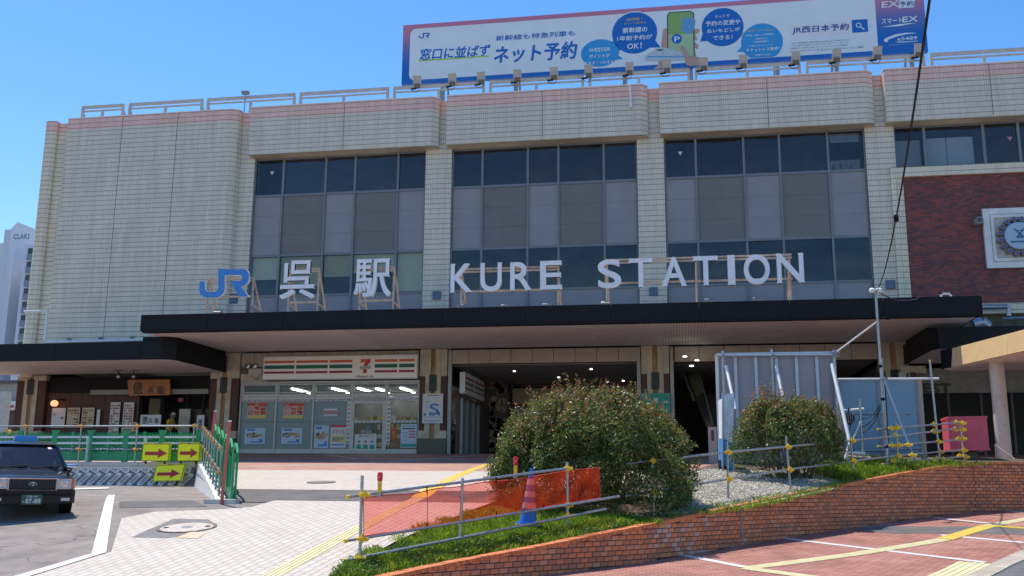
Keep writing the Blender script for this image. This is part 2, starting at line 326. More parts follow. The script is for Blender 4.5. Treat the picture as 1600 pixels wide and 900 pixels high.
# ================================================================== ground
def sheet(name, poly, g, off, mt, thick=0, parent=None, world=True, rotate=False, **k):
    """a polygon of (x, y) laid on the sloping ground profile g, cut wherever the slope changes"""
    bm = bmesh.new(); bm.faces.new([bm.verts.new((x, y, 0)) for x, y in poly])
    for y in g.ys: bmesh.ops.bisect_plane(bm, geom=bm.verts[:]+bm.edges[:]+bm.faces[:], plane_co=(0, y, 0), plane_no=(0, 1, 0))
    for v in bm.verts: v.co.z = g(v.co.y)+off
    bmesh.ops.recalc_face_normals(bm, faces=bm.faces); bm.verts.ensure_lookup_table()
    if sum(f.normal.z for f in bm.faces) < 0: bmesh.ops.reverse_faces(bm, faces=bm.faces)
    if thick:
        r = bmesh.ops.extrude_face_region(bm, geom=bm.faces[:]); 
        for v in [e for e in r['geom'] if isinstance(e, bmesh.types.BMVert)]: v.co.z += thick
        bmesh.ops.recalc_face_normals(bm, faces=bm.faces)
    mb = MB(); bm.verts.index_update(); mb.add([v.co[:] for v in bm.verts], [tuple(v.index for v in f.verts) for f in bm.faces]); bm.free()
    o = obj(name, mb, mt, parent, fix=False, **k)
    return o
def pxy(g, *pts): return [tuple(on(g, x, y)[:2]) for x, y in pts]
M_ASPH = mat('asphalt', (.25, .215, .19), .9, var=.22, scale=1.8, dirt=.55, dcol=(.12, .11, .105), bump=.5, bscale=120)
M_ASPHD = mat('dark_asphalt_patch', (.13, .12, .115), .9, var=.2, scale=1.5, bump=.5, bscale=140)
ROT = math.radians(86)
def cracks(m, scale, wid, amt):
    n, l, b = nodes(m); g = n.new('ShaderNodeNewGeometry'); wz = n.new('ShaderNodeTexNoise'); wz.inputs['Scale'].default_value = 1.3; l.new(g.outputs['Position'], wz.inputs['Vector'])
    ad = n.new('ShaderNodeVectorMath'); ad.operation = 'ADD'; l.new(g.outputs['Position'], ad.inputs[0]); l.new(wz.outputs[1], ad.inputs[1])
    v = n.new('ShaderNodeTexVoronoi'); v.feature = 'DISTANCE_TO_EDGE'; v.inputs['Scale'].default_value = scale; l.new(ad.outputs[0], v.inputs['Vector'])
    src = b.inputs['Base Color'].links[0].from_socket; l.new(mixc(n, l, rng(n, l, v.outputs[0], 0, wid, amt, 0), src, (.05, .045, .04)), b.inputs['Base Color'])
cracks(M_ASPH, .22, .006, .7)
M_PAVE = brick_mat('white_pavers', (.51, .445, .375), (.57, .50, .43), (.25, .225, .195), .3, .15, .010, 'xy', rot=-ROT, vary=.05, dirt=.18, dirtc=(.5, .44, .38), offset=.5)
M_BPAVE = brick_mat('red_pavers', (.40, .185, .135), (.50, .265, .20), (.15, .10, .085), .22, .11, .009, 'xy', rot=math.radians(-8), vary=.2, dirt=.55, dirtc=(.46, .25, .19))
M_BPAVL = brick_mat('red_brick_pavers', (.36, .13, .095), (.47, .20, .145), (.14, .07, .055), .22, .11, .010, 'xy', rot=math.radians(-20), vary=.25, dirt=.5, dirtc=(.42, .26, .22))
M_LINE = mat('road_paint', (.64, .63, .60), .6, var=.06, scale=4, dirt=.35, dcol=(.45, .43, .4)); M_TACT = mat('tactile_yellow', (.66, .60, .33), .7, var=.12, scale=5, dirt=.4, dcol=(.5, .45, .33))
M_TACTY = mat('tactile_bright', (.80, .58, .10), .6, var=.1); M_KERB = brick_mat('granite_kerb', (.42, .36, .28), (.5, .44, .35), (.2, .18, .15), .6, .3, .008, 'xy', rot=.9, vary=.2)
M_SOIL = mat('soil', (.10, .075, .05), .95, var=.4, scale=3, bump=.8, bscale=40)
M_GRAVB = mat('gravel_bed', (.46, .42, .34), .95, var=.35, scale=14, bump=1, bscale=45)
GG = prof([(-2000, -1.2), (-60, -.6), (10, -.5), (14, -.28), (19.3, .05), (23.2, .3), (30, .8), (31.5, 1.2), (44, 2.82), (70, 2.82), (2500, 2.82)])
sheet('ground', [(-1500, -1500), (1500, -1500), (1500, 2400), (-1500, 2400)], GG, -.03, M_ASPH, kind='structure')
far_r = 46
# plaza base (asphalt), left of the planter wall
SX = aY(303, 740, 30).x; sf = on(Gp, 325, 786)            # back and front end of the side retaining wall
slot_f = (sf.x, 21.6)
PBND = [(-5.35, 14.25), (-5.2, 14.9), (-5.04, 17.3), (-4.64, 19.5), (-4.3, 21.5), (-4.0, 22.6), (-2.2, 25.0), (.2, 27.9), (2.5, 33)]
def pbx(y): return float(np.interp(y, [q[1] for q in PBND], [q[0] for q in PBND]))
base = [(-60, -20), (wallxy[0][0]-.25, -20), (wallxy[0][0]-.25, 14.2)] + PBND + [(9.5, 33), (9.5, 30.95), (40, 30.9), (40, 43.95), (-60, 43.95), (-60, 30.05), (SX, 30.05), (slot_f[0]+.1, 21.6), (-60, 21.6)]
sheet('plaza_asphalt', base, Gp, -.012, M_ASPH, kind='structure')
sheet('road_asphalt', [(-60, 21.55), (slot_f[0]+.2, 21.55), (SX+.25, 30.1), (-60, 30.1)], Gr, -.008, M_ASPH, kind='structure')
low = [(-60, -20), (60, -20), (60, 44), (9.5, 44), (wallxy[-1][0], wallxy[-1][1]+.05)] + [(x-.02, y) for x, y in reversed(wallxy[:-1])] + [(wallxy[0][0]-.3, 12), (wallxy[0][0]-.3, -20)]
low = [(wallxy[0][0]-.2, -20), (60, -20), (60, 44), (wallxy[-1][0], 44), (wallxy[-1][0]+.05, wallxy[-1][1])] + [(x+.03, y) for x, y in reversed(wallxy[:-1])]
sheet('lower_pavement', low, Gl, 0, M_BPAVL, kind='structure')
# white paving of the plaza (from the road edge to the brick band), split by the asphalt strip
pl = pxy(Gp, (190, 810), (174, 862), (20, 905)) 
Yw = 30.3
edge_r = [(x-.35, y) for x, y in wallxy]
def wall_x(y): return float(np.interp(y, [q[1] for q in wallxy[:-1]], [q[0] for q in wallxy[:-1]]))
def band(y0, y1, xl0, xl1): return [(xl0, y0), (wall_x(y0)-.3, y0), (wall_x(y1)-.3, y1), (xl1, y1)]
front = [(-11.2, 13.2), (wall_x(14.3)-.35, 13.2)] + [(wall_x(y)-.3, y) for y in (15, 16.5, 18, 20, 21.55)] + [(-9.55, 21.55), (-10.0, 20.4), pl[0], pl[1], (-10.22, 14.12), (-11.2, 13.2)][0:5]
sheet('white_paving', [(-12.5, 9), (-4.75, 9), (-4.75, 14.2)] + PBND[:4] + [(pbx(21.78), 21.78)] + [(-9.3, 21.8), pxy(Gp, (395, 792))[0], pxy(Gp, (345, 796))[0], pxy(Gp, (240, 800))[0], pl[0], pl[1], pxy(Gp, (130, 875))[0], pxy(Gp, (25, 908))[0]], Gp, .004, M_PAVE, kind='structure')
# strip between the asphalt band and the brick paving
xl = lambda y: float(np.interp(y, [21.5, 30.3, 36], [slot_f[0]+.75, SX+.75, SX+.75]))
sheet('white_paving', [(xl(23.75), 23.75), (pbx(23.75)-.02, 23.75), (pbx(25)-.02, 25), (pbx(27.9)-.02, 27.9), (pbx(Yw)-.02, Yw), (xl(Yw), Yw)], Gp, .004, M_PAVE, kind='structure')
sheet('asphalt_strip', [(xl(21.8)-.2, 21.5), (-9.2, 21.5), (-9.2, 21.78), (pbx(21.78), 21.78), (pbx(22.6), 22.6), (pbx(23.72), 23.72), (xl(23.7)-.4, 23.72)], Gp, .002, M_ASPHD, kind='structure')
sheet('brick_paving', [(-60, Yw+.02), (40, Yw+.02), (40, 43.9), (-60, 43.9)], Gp, .003, M_BPAVE, kind='structure')
for (x0, y0, x1, y1, ww) in [(-60, 36.0, 9, 36.0, .16), (-60, 38.6, 9, 38.6, .14), (-16.2, 30.5, -10.5, 36.5, .16), (-11, 36.5, -8.6, 43, .16), (-16, 43, -13, 38.6, .14)]:
    d = Vector((x1-x0, y1-y0, 0)).normalized(); nn = Vector((-d.y, d.x, 0))*ww/2
    sheet('white_line', [(x0+nn.x, y0+nn.y), (x0-nn.x, y0-nn.y), (x1-nn.x, y1-nn.y), (x1+nn.x, y1+nn.y)], Gp, .008, M_LINE, kind='structure')
# parking bay outline
def strip(name, pts, g, off, ww, mt, thick=0, **k):
    for (x0, y0), (x1, y1) in zip(pts[:-1], pts[1:]):
        d = Vector((x1-x0, y1-y0, 0)).normalized(); nn = Vector((-d.y, d.x, 0))*ww/2
        o = sheet(name, [(x0+nn.x, y0+nn.y), (x0-nn.x, y0-nn.y), (x1-nn.x, y1-nn.y), (x1+nn.x, y1+nn.y)], g, off, mt, thick, **k)
    return o
sheet('parking_line', pxy(Gp, (143, 866), (166, 864), (181, 762), (170, 762)), Gr, .01, M_LINE, kind='structure')
sheet('parking_line', pxy(Gp, (20, 902), (44, 902), (166, 864), (143, 866)), Gp, .016, M_LINE, kind='structure')
sheet('parking_line', pxy(Gr, (112, 765.5), (170, 764), (170, 762), (112, 763)), Gr, .012, M_LINE, kind='structure')
sheet('asphalt_patch', pxy(Gp, (186, 783), (300, 781), (325, 791), (186, 793)), Gp, -.004, M_ASPHD, kind='structure')
M_SMUDGE = mat('orange_stained_paving', (.66, .48, .33), .85, var=.12, scale=4)
# manhole in its asphalt patch
sheet('asphalt_patch', pxy(Gp, (272, 811), (326, 812), (336, 819), (300, 836), (262, 841), (205, 840)), Gp, .008, mat('grey_patch', (.20, .19, .18), .9, var=.15, bump=.4, bscale=120), kind='structure')
sheet('stained_paving', pxy(Gp, (275, 841), (308, 842), (322, 834), (300, 831)), Gp, .012, M_SMUDGE, kind='structure')
def manhole(px, py, r, lab, white):
    c = on(Gp, px, py); sl_ = (Gp(c.y+.3)-Gp(c.y-.3))/.6
    t = thing('manhole_cover', lab, 'manhole cover', (c.x, c.y, c.z))
    def disc(r0, r1, z, n=40):
        mb = MB(); P = []
        for i in range(n):
            a = 2*math.pi*i/n; P += [(c.x+r0*math.cos(a), c.y+r0*math.sin(a), Gp(c.y)+sl_*r0*math.sin(a)+z), (c.x+r1*math.cos(a), c.y+r1*math.sin(a), Gp(c.y)+sl_*r1*math.sin(a)+z)]
        mb.add(P, [(2*i, 2*i+1, (2*i+3) % (2*n), (2*i+2) % (2*n)) for i in range(n)]); return mb
    obj('ring', disc(r*.9, r, .022), mat('iron_ring', (.14, .11, .09), .6, .4, var=.3), t, fix=False)
    obj('cover', disc(.001, r*.89, .018), M_PAVE if white else mat('iron_cover', (.22, .20, .18), .5, .4, var=.3, scale=20), t, fix=False)
    obj('badge', disc(.001, r*.2, .022), M_CONCD, t, fix=False)
    if white:
        for a in (.3, 3.4): 
            mb = MB(); q = Vector((c.x+math.cos(a)*r*.7, c.y+math.sin(a)*r*.7, 0)); q.z = Gp(c.y)+sl_*(q.y-c.y)+.023; mb.obox(q, (.04, 0, 0), (0, .05, .05*sl_), (0, 0, .003)); obj('lifting_hole', mb, M_BLACK, t)
manhole(292, 825, .56, 'round manhole cover filled with white pavers, in a grey asphalt patch', True)
manhole(502, 754, .39, 'round grey iron manhole cover flush in the white paving near the store', False)
# tactile guide strips: four bars
def tactile(g, p0, p1, ww, off, mt, name='tactile_strip', dots=False, n=4):
    (x0, y0), (x1, y1) = p0, p1; d = Vector((x1-x0, y1-y0, 0)); L = d.length; d.normalize(); nn = Vector((-d.y, d.x, 0))
    q = [(x0+nn.x*ww/2, y0+nn.y*ww/2), (x0-nn.x*ww/2, y0-nn.y*ww/2), (x1-nn.x*ww/2, y1-nn.y*ww/2), (x1+nn.x*ww/2, y1+nn.y*ww/2)]
    sheet(name, q, g, off, mt, kind='structure')
    if dots:
        mb = MB(); k = int(L/.06)
        for i in range(k):
            for j in range(int(ww/.06)):
                c = Vector((x0, y0, 0))+d*(i+.5)*.06+nn*((j+.5)*.06-ww/2); z = g(c.y)+off
                mb.add([(c.x-.02, c.y-.02, z), (c.x+.02, c.y-.02, z), (c.x+.02, c.y+.02, z), (c.x-.02, c.y+.02, z), (c.x, c.y, z+.014)], [(0, 1, 4), (1, 2, 4), (2, 3, 4), (3, 0, 4)])
        obj('tactile_dots', mb, mt, kind='structure', fix=False)
    else:
        for j in range(n):
            o_ = nn*((j+.5)*ww/n-ww/2); hw = ww/n*.24
            bq = [(x0+o_.x+nn.x*hw, y0+o_.y+nn.y*hw), (x0+o_.x-nn.x*hw, y0+o_.y-nn.y*hw), (x1+o_.x-nn.x*hw, y1+o_.y-nn.y*hw), (x1+o_.x+nn.x*hw, y1+o_.y+nn.y*hw)]
            sheet('tactile_bar', bq, g, off+.002, mt, thick=.006, kind='structure')
a = pxy(Gp, (440, 900), (655, 778), (765, 725)); tactile(Gp, (a[0][0]-.15, a[0][1]-.5), a[1], .32, .008, M_TACT)
tactile(Gp, a[1], (a[1][0]+(a[2][0]-a[1][0])*.2, a[1][1]+(a[2][1]-a[1][1])*.2), .42, .011, M_TACTY)
tactile(Gp, (a[1][0]+(a[2][0]-a[1][0])*.2, a[1][1]+(a[2][1]-a[1][1])*.2), a[2], .32, .008, M_TACTY)
b_ = pxy(Gl, (1165, 888), (1330, 867), (1475, 843), (1545, 822), (1600, 812), (1640, 805))
tactile(Gl, b_[0], b_[1], .34, .008, M_TACT, dots=True); tactile(Gl, b_[1], b_[2], .34, .008, M_TACT, dots=True)
tactile(Gl, b_[2], b_[3], .36, .011, M_TACTY); tactile(Gl, b_[3], b_[5], .34, .008, M_TACT, dots=True)
c_ = pxy(Gl, (1545, 822), (1605, 826)); tactile(Gl, c_[0], c_[1], .3, .010, M_TACTY)
c_ = pxy(Gl, (1165, 888), (1290, 905)); tactile(Gl, c_[0], c_[1], .34, .009, M_TACT, dots=True)
c_ = pxy(Gl, (1475, 905), (1525, 880)); tactile(Gl, c_[0], c_[1], .62, .008, M_TACT, n=5)
for p0, p1, ww in [((1070, 868), (1170, 887), .2), ((1225, 841), (1540, 879), .2), ((1460, 809), (1545, 818), .2), ((1470, 836), (1600, 848), .2), ((1540, 796), (1600, 801), .2)]:
    strip('white_line', pxy(Gl, p0, p1), Gl, .006, ww, M_LINE, kind='structure')
sheet('asphalt_patch', pxy(Gl, (1330, 828), (1380, 822), (1470, 823), (1600, 822), (1600, 836), (1500, 833), (1400, 834)), Gl, .004, M_ASPHD, kind='structure')
# kerb and carriageway at the lower right corner
kp = [on(Gl, x, y) for x, y in [(1480, 915), (1520, 896), (1560, 877), (1600, 860), (1660, 836)]]
kq = [on(Gl, x, y) for x, y in [(1520, 915), (1552, 900), (1580, 885), (1610, 872), (1680, 846)]]
sheet('kerb', [(p.x, p.y) for p in kp]+[(p.x, p.y) for p in reversed(kq)], Gl, .005, M_KERB, thick=.02, kind='structure')
sheet('carriageway', [(p.x, p.y) for p in kq]+[(60, kq[-1].y+8), (60, -20), (kq[0].x-1, -20)], Gl, .006, mat('carriageway_asphalt', (.13, .13, .13), .9, var=.15, bump=.5, bscale=130), kind='structure')
# ================================================================== planter wall
wall_ref = Vector((WP[4][0], WP[4][1], WP[4][3]))
pw = thing('planter_wall', 'long sloping low wall faced with small orange-brown bricks, holding back the bushes', 'wall', wall_ref)
def along(pts, i0=0):
    out = []; s = 0
    for a, b in zip(pts[:-1], pts[1:]): out.append((s, a, b)); s += math.hypot(b[0]-a[0], b[1]-a[1])
    return out, s
segs, LW = along(WP)
def wat(s):
    for s0, a, b in segs:
        L = math.hypot(b[0]-a[0], b[1]-a[1])
        if s <= s0+L or (a is segs[-1][1]): 
            t = min(1, max(0, (s-s0)/L)); return [a[i]+(b[i]-a[i])*t for i in range(4)], ((b[0]-a[0])/L, (b[1]-a[1])/L)
M_MORT = mat('mortar', (.09, .055, .04), .95, var=.2, scale=8); M_CAPM = mat('orange_cap_brick', (.66, .19, .06), .65, var=.3, scale=9, dirt=.3, dcol=(.3, .2, .12))
BR = [mat('wall_brick_orange', (.62, .20, .08), .6, var=.2, scale=10), mat('wall_brick_brown', (.43, .165, .09), .6, var=.2, scale=10), mat('wall_brick_tan', (.60, .25, .13), .6, var=.2, scale=10), mat('wall_brick_pale', (.50, .33, .26), .75, var=.2, scale=10)]
mb = MB()
for s0, a, b in segs:
    L = math.hypot(b[0]-a[0], b[1]-a[1]); t = ((b[0]-a[0])/L, (b[1]-a[1])/L); nb = (-t[1]*.24, t[0]*.24); nf = (t[1]*-.006, -t[0]*-.006)
    P = [(a[0], a[1], a[3]-.15), (b[0], b[1], b[3]-.15), (b[0], b[1], b[2]-.065), (a[0], a[1], a[2]-.065)]
    Q = [(p[0]+nb[0], p[1]+nb[1], p[2]) for p in P]
    mb.add(P+Q, [(0, 1, 2, 3), (7, 6, 5, 4), (3, 2, 6, 7), (0, 3, 7, 4), (2, 1, 5, 6), (1, 0, 4, 5)])
obj('mortar_core', mb, M_MORT, pw, fix=False)
bricks = []; rowh, bw = .0915, .200
zmin, zmax = min(p[3] for p in WP)-.1, max(p[2] for p in WP)
r = 0; z = zmin
while z < zmax:
    s = (r % 2)*bw/2
    while s < LW:
        p, t = wat(s+bw/2)
        if p[3]-.14 < z and z+rowh < p[2]-.0 and 0 <= s: bricks.append((s+bw/2, z+rowh/2, p, t))
        s += bw
    z += rowh; r += 1
rb = random.Random(3)
def brick_geo(mb, c, t, hx, hz, out, m):
    n = Vector((t[1], -t[0], 0)); u = Vector((t[0], t[1], 0)); c = Vector(c); b = .004
    P = [c+u*sx*(hx-0)+Vector((0, 0, sz*hz)) - n*.01 for sx, sz in ((-1, -1), (1, -1), (1, 1), (-1, 1))]+[c+u*sx*(hx-b)+Vector((0, 0, sz*(hz-b)))+n*out for sx, sz in ((-1, -1), (1, -1), (1, 1), (-1, 1))]
    mb.add(P, [(4, 5, 6, 7), (0, 1, 5, 4), (1, 2, 6, 5), (2, 3, 7, 6), (3, 0, 4, 7)], m)
def dist(bk): return bk[2][1]
def brmat(s, zz):
    p = abs(s-segs[5][0]+.7)
    if p < 1.1 and rb.random() < .55*(1-p/1.1): return 3
    return rb.choice((0, 0, 1, 1, 2))
vis = [bk for bk in bricks if -3.95 < bk[2][0] and bk[1] > bk[2][2]-.66]; vis.sort(key=dist); single = vis[:290]; sid = set(map(id, single))
protos = {}
for bk in single:
    k = brmat(bk[0], bk[1]); n = (bk[3][1], -bk[3][0])
    if k not in protos:
        q = MB(); brick_geo(q, (0, 0, 0), (1, 0), bw/2-.005, rowh/2-.005, .008, 0); o = obj('brick', q, BR[k], None, world=False, fix=False); protos[k] = o.data; 
    else:
        o = bpy.data.objects.new('brick', protos[k]); COL.objects.link(o)
    o.parent = pw; o.location = Vector((bk[2][0], bk[2][1], bk[1]))-wall_ref+Vector((n[0], n[1], 0))*rb.uniform(-.002, .002); o.rotation_euler = (0, 0, math.atan2(bk[3][1], bk[3][0]))
mb = MB()
for bk in bricks:
    if id(bk) in sid: continue
    brick_geo(mb, (bk[2][0], bk[2][1], bk[1]), bk[3], bw/2-.005, rowh/2-.005, .008+rb.uniform(-.002, .002), brmat(bk[0], bk[1]))
obj('brickwork', mb, BR, pw, fix=False, kind='stuff')
mb = MB(); s = 0
while s < LW-.05:
    p, t = wat(s+.06); u = Vector((t[0], t[1], 0)); n = Vector((t[1], -t[0], 0)); q, _ = wat(min(LW, s+.12)); q0, _ = wat(s)
    sl_ = (q[2]-q0[2])/.12; uu = Vector((t[0], t[1], sl_)); c = Vector((p[0], p[1], p[2]-.03+rb.uniform(-.003, .003)))-n*.115
    mb.obox(c, uu*.054, n*.132, (0, 0, .033)); s += .118
obj('cap_bricks', mb, M_CAPM, pw, kind='stuff', fix=False)
p, t = wat(segs[5][0]+1.4); mb = MB(); mb.obox(Vector((p[0], p[1], (p[2]+p[3])/2))+Vector((t[1], -t[0], 0))*.008, Vector((t[0], t[1], 0))*.025, Vector((t[1], -t[0], 0))*.012, (0, 0, (p[2]-p[3])/2)); obj('expansion_joint', mb, M_CONCD, pw)
# planter soil
ped = pxy(Gpl, (512, 905), (560, 872), (620, 845), (700, 812), (780, 795))
soil = [(x-.06, y+.05) for x, y in wallxy[:-1]]+[(wallxy[-1][0]-.3, wallxy[-1][1]+.12), (9.5, 33)]+PBND[::-1]
sheet('planter_soil', soil, Gpl, .012, M_SOIL, thick=-.4, kind='structure')
gravel_poly = [(-.5, 20.9), (0.5, 21.3), (3.55, 24.95), (4.3, 27.9), (0.4, 27.9), (-.6, 24.6)]
sheet('gravel_bed', gravel_poly, Gpl, .02, M_GRAVB, kind='structure')
# ================================================================== the station building
FL = 2.9
stn = thing('station_building', 'wide station building with pale ribbed tiles, tinted window bays and a pink parapet band', 'station', (-6, 44, FL))
def fp(name, poly, z0, z1, mt, parent=stn, **k):
    mb = MB(); mb.ext(poly, (0, 0, z0), (1, 0, 0), (0, 1, 0), (0, 0, z1-z0)); return obj(name, mb, mt, parent, **k)
PT, PB = 20.0, 19.4
def capped(name, poly, z0, z1):
    fp(name, poly, z0, PB, M_TILE); fp('pink_band', poly, PB, z1, M_PINK)
    c = np.array(poly).mean(0); q = [(c[0]+(x-c[0])*1.0+(.02 if x > c[0] else -.02), y-(.02 if y < 43.95 else 0)) for x, y in poly]
    fp('coping', q, z1, z1+.035, M_WHITEC)
capped('blank_wall', [(-31.0, 43.5), (-21.95, 43.5), (-21.62, 43.7), (-21.55, 43.99), (-31.0, 43.99)], 7.0, 20.0)
fp('wall', [(-31.75, 43.86), (-31.0, 43.86), (-31.0, 44.4), (-31.75, 44.4)], 7.0, PB, M_TILE2); fp('pink_band', [(-31.75, 43.86), (-31.0, 43.86), (-31.0, 44.4), (-31.75, 44.4)], PB, 19.92, M_PINK)
fp('corner_pier', [(-32.4, 43.7), (-32.3, 43.6), (-31.9, 43.6), (-31.75, 43.72), (-31.75, 44.6), (-32.4, 44.6)], 6.6, PB, M_TILE2); fp('pink_band', [(-32.4, 43.7), (-32.3, 43.6), (-31.9, 43.6), (-31.75, 43.72), (-31.75, 44.6), (-32.4, 44.6)], PB, 20, M_PINK)
for x0, x1 in ((-21.62, -20.78), (-11.92, -10.64), (-1.74, -.5), (8.47, 9.72)):
    z0 = 7.4 if x0 > 8 else 7.73
    fp('tiled_column', [(x0, 44.0), (x1, 44.0), (x1, 44.6), (x0, 44.6)], z0, PB-.05, M_TILE); fp('pink_band', [(x0-.0, 44.0), (x1, 44.0), (x1, 44.6), (x0, 44.6)], PB-.05, 19.94, M_PINK)
    mb = MB(); mb.box(x0-.02, x1+.02, 43.97, 44.6, 19.94, 19.97); obj('coping', mb, M_WHITEC, stn)
for x0, x1 in ((-20.93, -11.25), (-10.83, -1.2), (-.65, 8.9), (9.36, 22.0)):
    poly = [(x0, 43.55), (x0+.05, 43.5), (x1-.32, 43.5), (x1, 43.75), (x1, 43.99), (x0, 43.99)]
    capped('parapet_box', poly, 17.55, 20.02)
    mb = MB(); mb.box(x0+.02, x1-.05, 43.53, 44.25, 17.5, 17.545); obj('box_underside', mb, tile_mat('bounce_tinted_tile', (.58, .48, .30)) if 'bounce_tinted_tile' not in MAT else MAT['bounce_tinted_tile'], stn)  # yellow light bounced off the ground is painted into the underside's tile colour
# body, roof and dark rooms behind the glass
mb = MB(); mb.box(-32.3, 22, 44.61, 62, 19.2, 19.75); obj('roof', mb, M_CONCD, stn)
mb = MB(); mb.box(-32.35, -31.8, 44.62, 62, 6.6, 19.19); mb.box(21.5, 22, 44.62, 62, FL, 19.19); mb.box(-32.3, 22, 61.6, 62, FL, 19.15); obj('side_wall', mb, M_TILE2, stn)
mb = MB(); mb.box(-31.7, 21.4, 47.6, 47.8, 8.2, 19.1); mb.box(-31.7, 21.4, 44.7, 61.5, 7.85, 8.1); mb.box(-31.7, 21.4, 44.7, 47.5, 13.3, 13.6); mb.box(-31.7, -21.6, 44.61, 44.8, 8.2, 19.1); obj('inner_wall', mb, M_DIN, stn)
YW = 44.2
PR = random.Random(4)
def bay(xs, light, dark, blinds=None):
    x0, x1 = xs[0], xs[-1]
    for z0, z1, nm in ((17.42, 17.5, 'transom'), (15.5, 15.62, 'transom'), (12.44, 12.56, 'transom'), (10.42, 10.52, 'transom'), (8.4, 8.5, 'transom')):
        mb = MB(); mb.box(x0, x1, YW-.05, YW+.07, z0, z1); obj(nm, mb, M_FRAME, stn)
    for i, x in enumerate(xs):
        a = .05 if 0 < i < len(xs)-1 else .045
        mb = MB(); mb.box(max(x0, x-a), min(x1, x+a), YW-.09, YW+.08, 8.4, 17.5); obj('mullion', mb, M_FRAME, stn)
    for i in range(len(xs)-1):
        a, b = xs[i]+.05, xs[i+1]-.05
        mb = MB(); j = [YW+PR.uniform(-.02, .02) for _ in range(3)]; mb.quad((a, j[0], 15.62), (b, j[1], 15.62), (b, j[1]+j[2]-j[0], 17.42), (a, j[2], 17.42)); obj('glass_pane', mb, M_GLASS, stn)
        mb = MB(); j = [YW+PR.uniform(-.02, .02) for _ in range(3)]; mb.quad((a, j[0], 10.52), (b, j[1], 10.52), (b, j[1]+j[2]-j[0], 12.44), (a, j[2], 12.44)); obj('glass_pane', mb, M_GLASS, stn)
        mm = M_SPD if i % 2 else M_SPL; k = 3
        mb = MB()
        for j in range(3): z = 12.56+j*.98; mb.box(a, b, YW-.01, YW+.03, z+.006, z+.974)
        mb.box(a, b, YW+.005, YW+.03, 12.56, 15.5); obj('spandrel_panel', mb, mm, stn)
        mb = MB(); mb.box(a, b, YW-.01, YW+.03, 8.5, 10.42); obj('lower_panel', mb, M_SPL, stn)
        if blinds and blinds[i]:
            mb = MB(); mb.box(a, b, YW+.16, YW+.18, 12.44-blinds[i], 12.44); obj('blind', mb, M_BLIND, stn)
bay([-20.76, -19.27, -17.05, -15.53, -13.34, -11.94], 0, 0, [1.1, 1.5, 1.05, .9, 1.85])
bay([-10.62, -9.14, -6.93, -5.46, -3.31, -1.76], 0, 0)
bay([-.48, .95, 3.12, 4.72, 6.85, 8.45], 0, 0)
for bx, z in ((-20.2, 17.05), (-.05, 17.05), (14.3, 17.0)):       # fire brigade entry marks
    mb = MB(); mb.ext([(0, 0), (.11, .2), (-.11, .2)], (bx+.3, YW-.02, z-.4), (1, 0, 0), (0, 0, 1), (0, .008, 0)); obj('window_mark', mb, I_PAP if z > 17.02 else I_PINK, stn)
mb = MB(); mb.box(7.0, 8.3, 44.6, 44.62, 15.62, 16.2); obj('blind', mb, M_BLINDG, stn); mb = MB()
for x, h, w_ in ((7.15, .35, .2), (7.45, .42, .25), (7.9, .3, .2)): mb.box(x, x+w_, 44.4, 44.55, 15.64, 15.64+h)
obj('boxes_on_sill', mb, I_CRM, stn); mb = MB(); mb.box(7.0, 8.3, 44.45, 44.47, 17.0, 17.42); obj('blind', mb, M_BLINDG, stn)
# right wing: window band, tiled frame and dark red brick
xs = [9.72, 11.02, 13.5, 14.95, 17.2, 19, 21.5]
for x in xs: mb = MB(); mb.box(x-.06, x+.06, YW-.09, YW+.08, 15.6, 17.5); obj('mullion', mb, M_FRAME, stn)
for z0, z1 in ((15.52, 15.62), (17.42, 17.5)): mb = MB(); mb.box(9.72, 21.5, YW-.06, YW+.07, z0, z1); obj('transom', mb, M_FRAME, stn)
for i, (a, b) in enumerate(zip(xs[:-1], xs[1:])):
    mb = MB(); mb.quad((a, YW, 15.6), (b, YW, 15.6), (b, YW, 17.5), (a, YW, 17.5)); obj('glass_pane', mb, M_GLASS, stn)
for x0, x1, z1 in ((9.8, 10.9, 16.95), (11.1, 12.0, 17.0), (12.03, 13.15, 17.0), (15.6, 16.6, 16.5)): mb = MB(); mb.box(x0, x1, 44.5, 44.53, 15.6, z1); obj('blind', mb, M_BLINDG, stn)
fp('tiled_sill', [(9.42, 43.88), (22, 43.88), (22, 44.25), (9.42, 44.25)], 15.08, 15.52, M_TILE2)
fp('tiled_border', [(9.42, 43.88), (9.66, 43.88), (9.66, 43.93), (9.94, 43.93), (9.94, 44.5), (9.42, 44.5)], 8.5, 15.08, M_TILE2)
M_BRK = brick_mat('dark_red_brick', (.42, .075, .04), (.13, .045, .045), (.045, .03, .03), .23, .068, .006, 'xz', vary=.25, rough=.55, bias=.25)
mb = MB(); mb.box(9.94, 22, 44.02, 44.5, 9.3, 15.08); obj('brick_wall', mb, M_BRK, stn)
fp('tiled_base', [(9.94, 43.9), (22, 43.9), (22, 44.5), (9.94, 44.5)], 8.86, 9.3, M_TILE2)
mb = MB(); mb.box(9.72, 22, 44.3, 44.5, 7.0, 8.86); obj('plaster_wall', mb, M_OLIVE, stn)
fp('wall', [(9.72, 44.24), (22, 44.24), (22, 44.6), (9.72, 44.6)], 15.1, 15.5, M_DIN)
for x, z0, z1 in ((-27.9, 7.1, 19.95), (-24.85, 7.1, 19.95), (-16.0, 17.6, 19.95), (-6.15, 17.6, 19.95), (4.25, 17.6, 19.95), (13.8, 17.6, 19.95)):
    mb = MB(); mb.box(x-.012, x+.012, 43.494, 43.499, z0, z1); obj('movement_joint', mb, mat('joint_sealant', (.12, .115, .10), .7), stn)
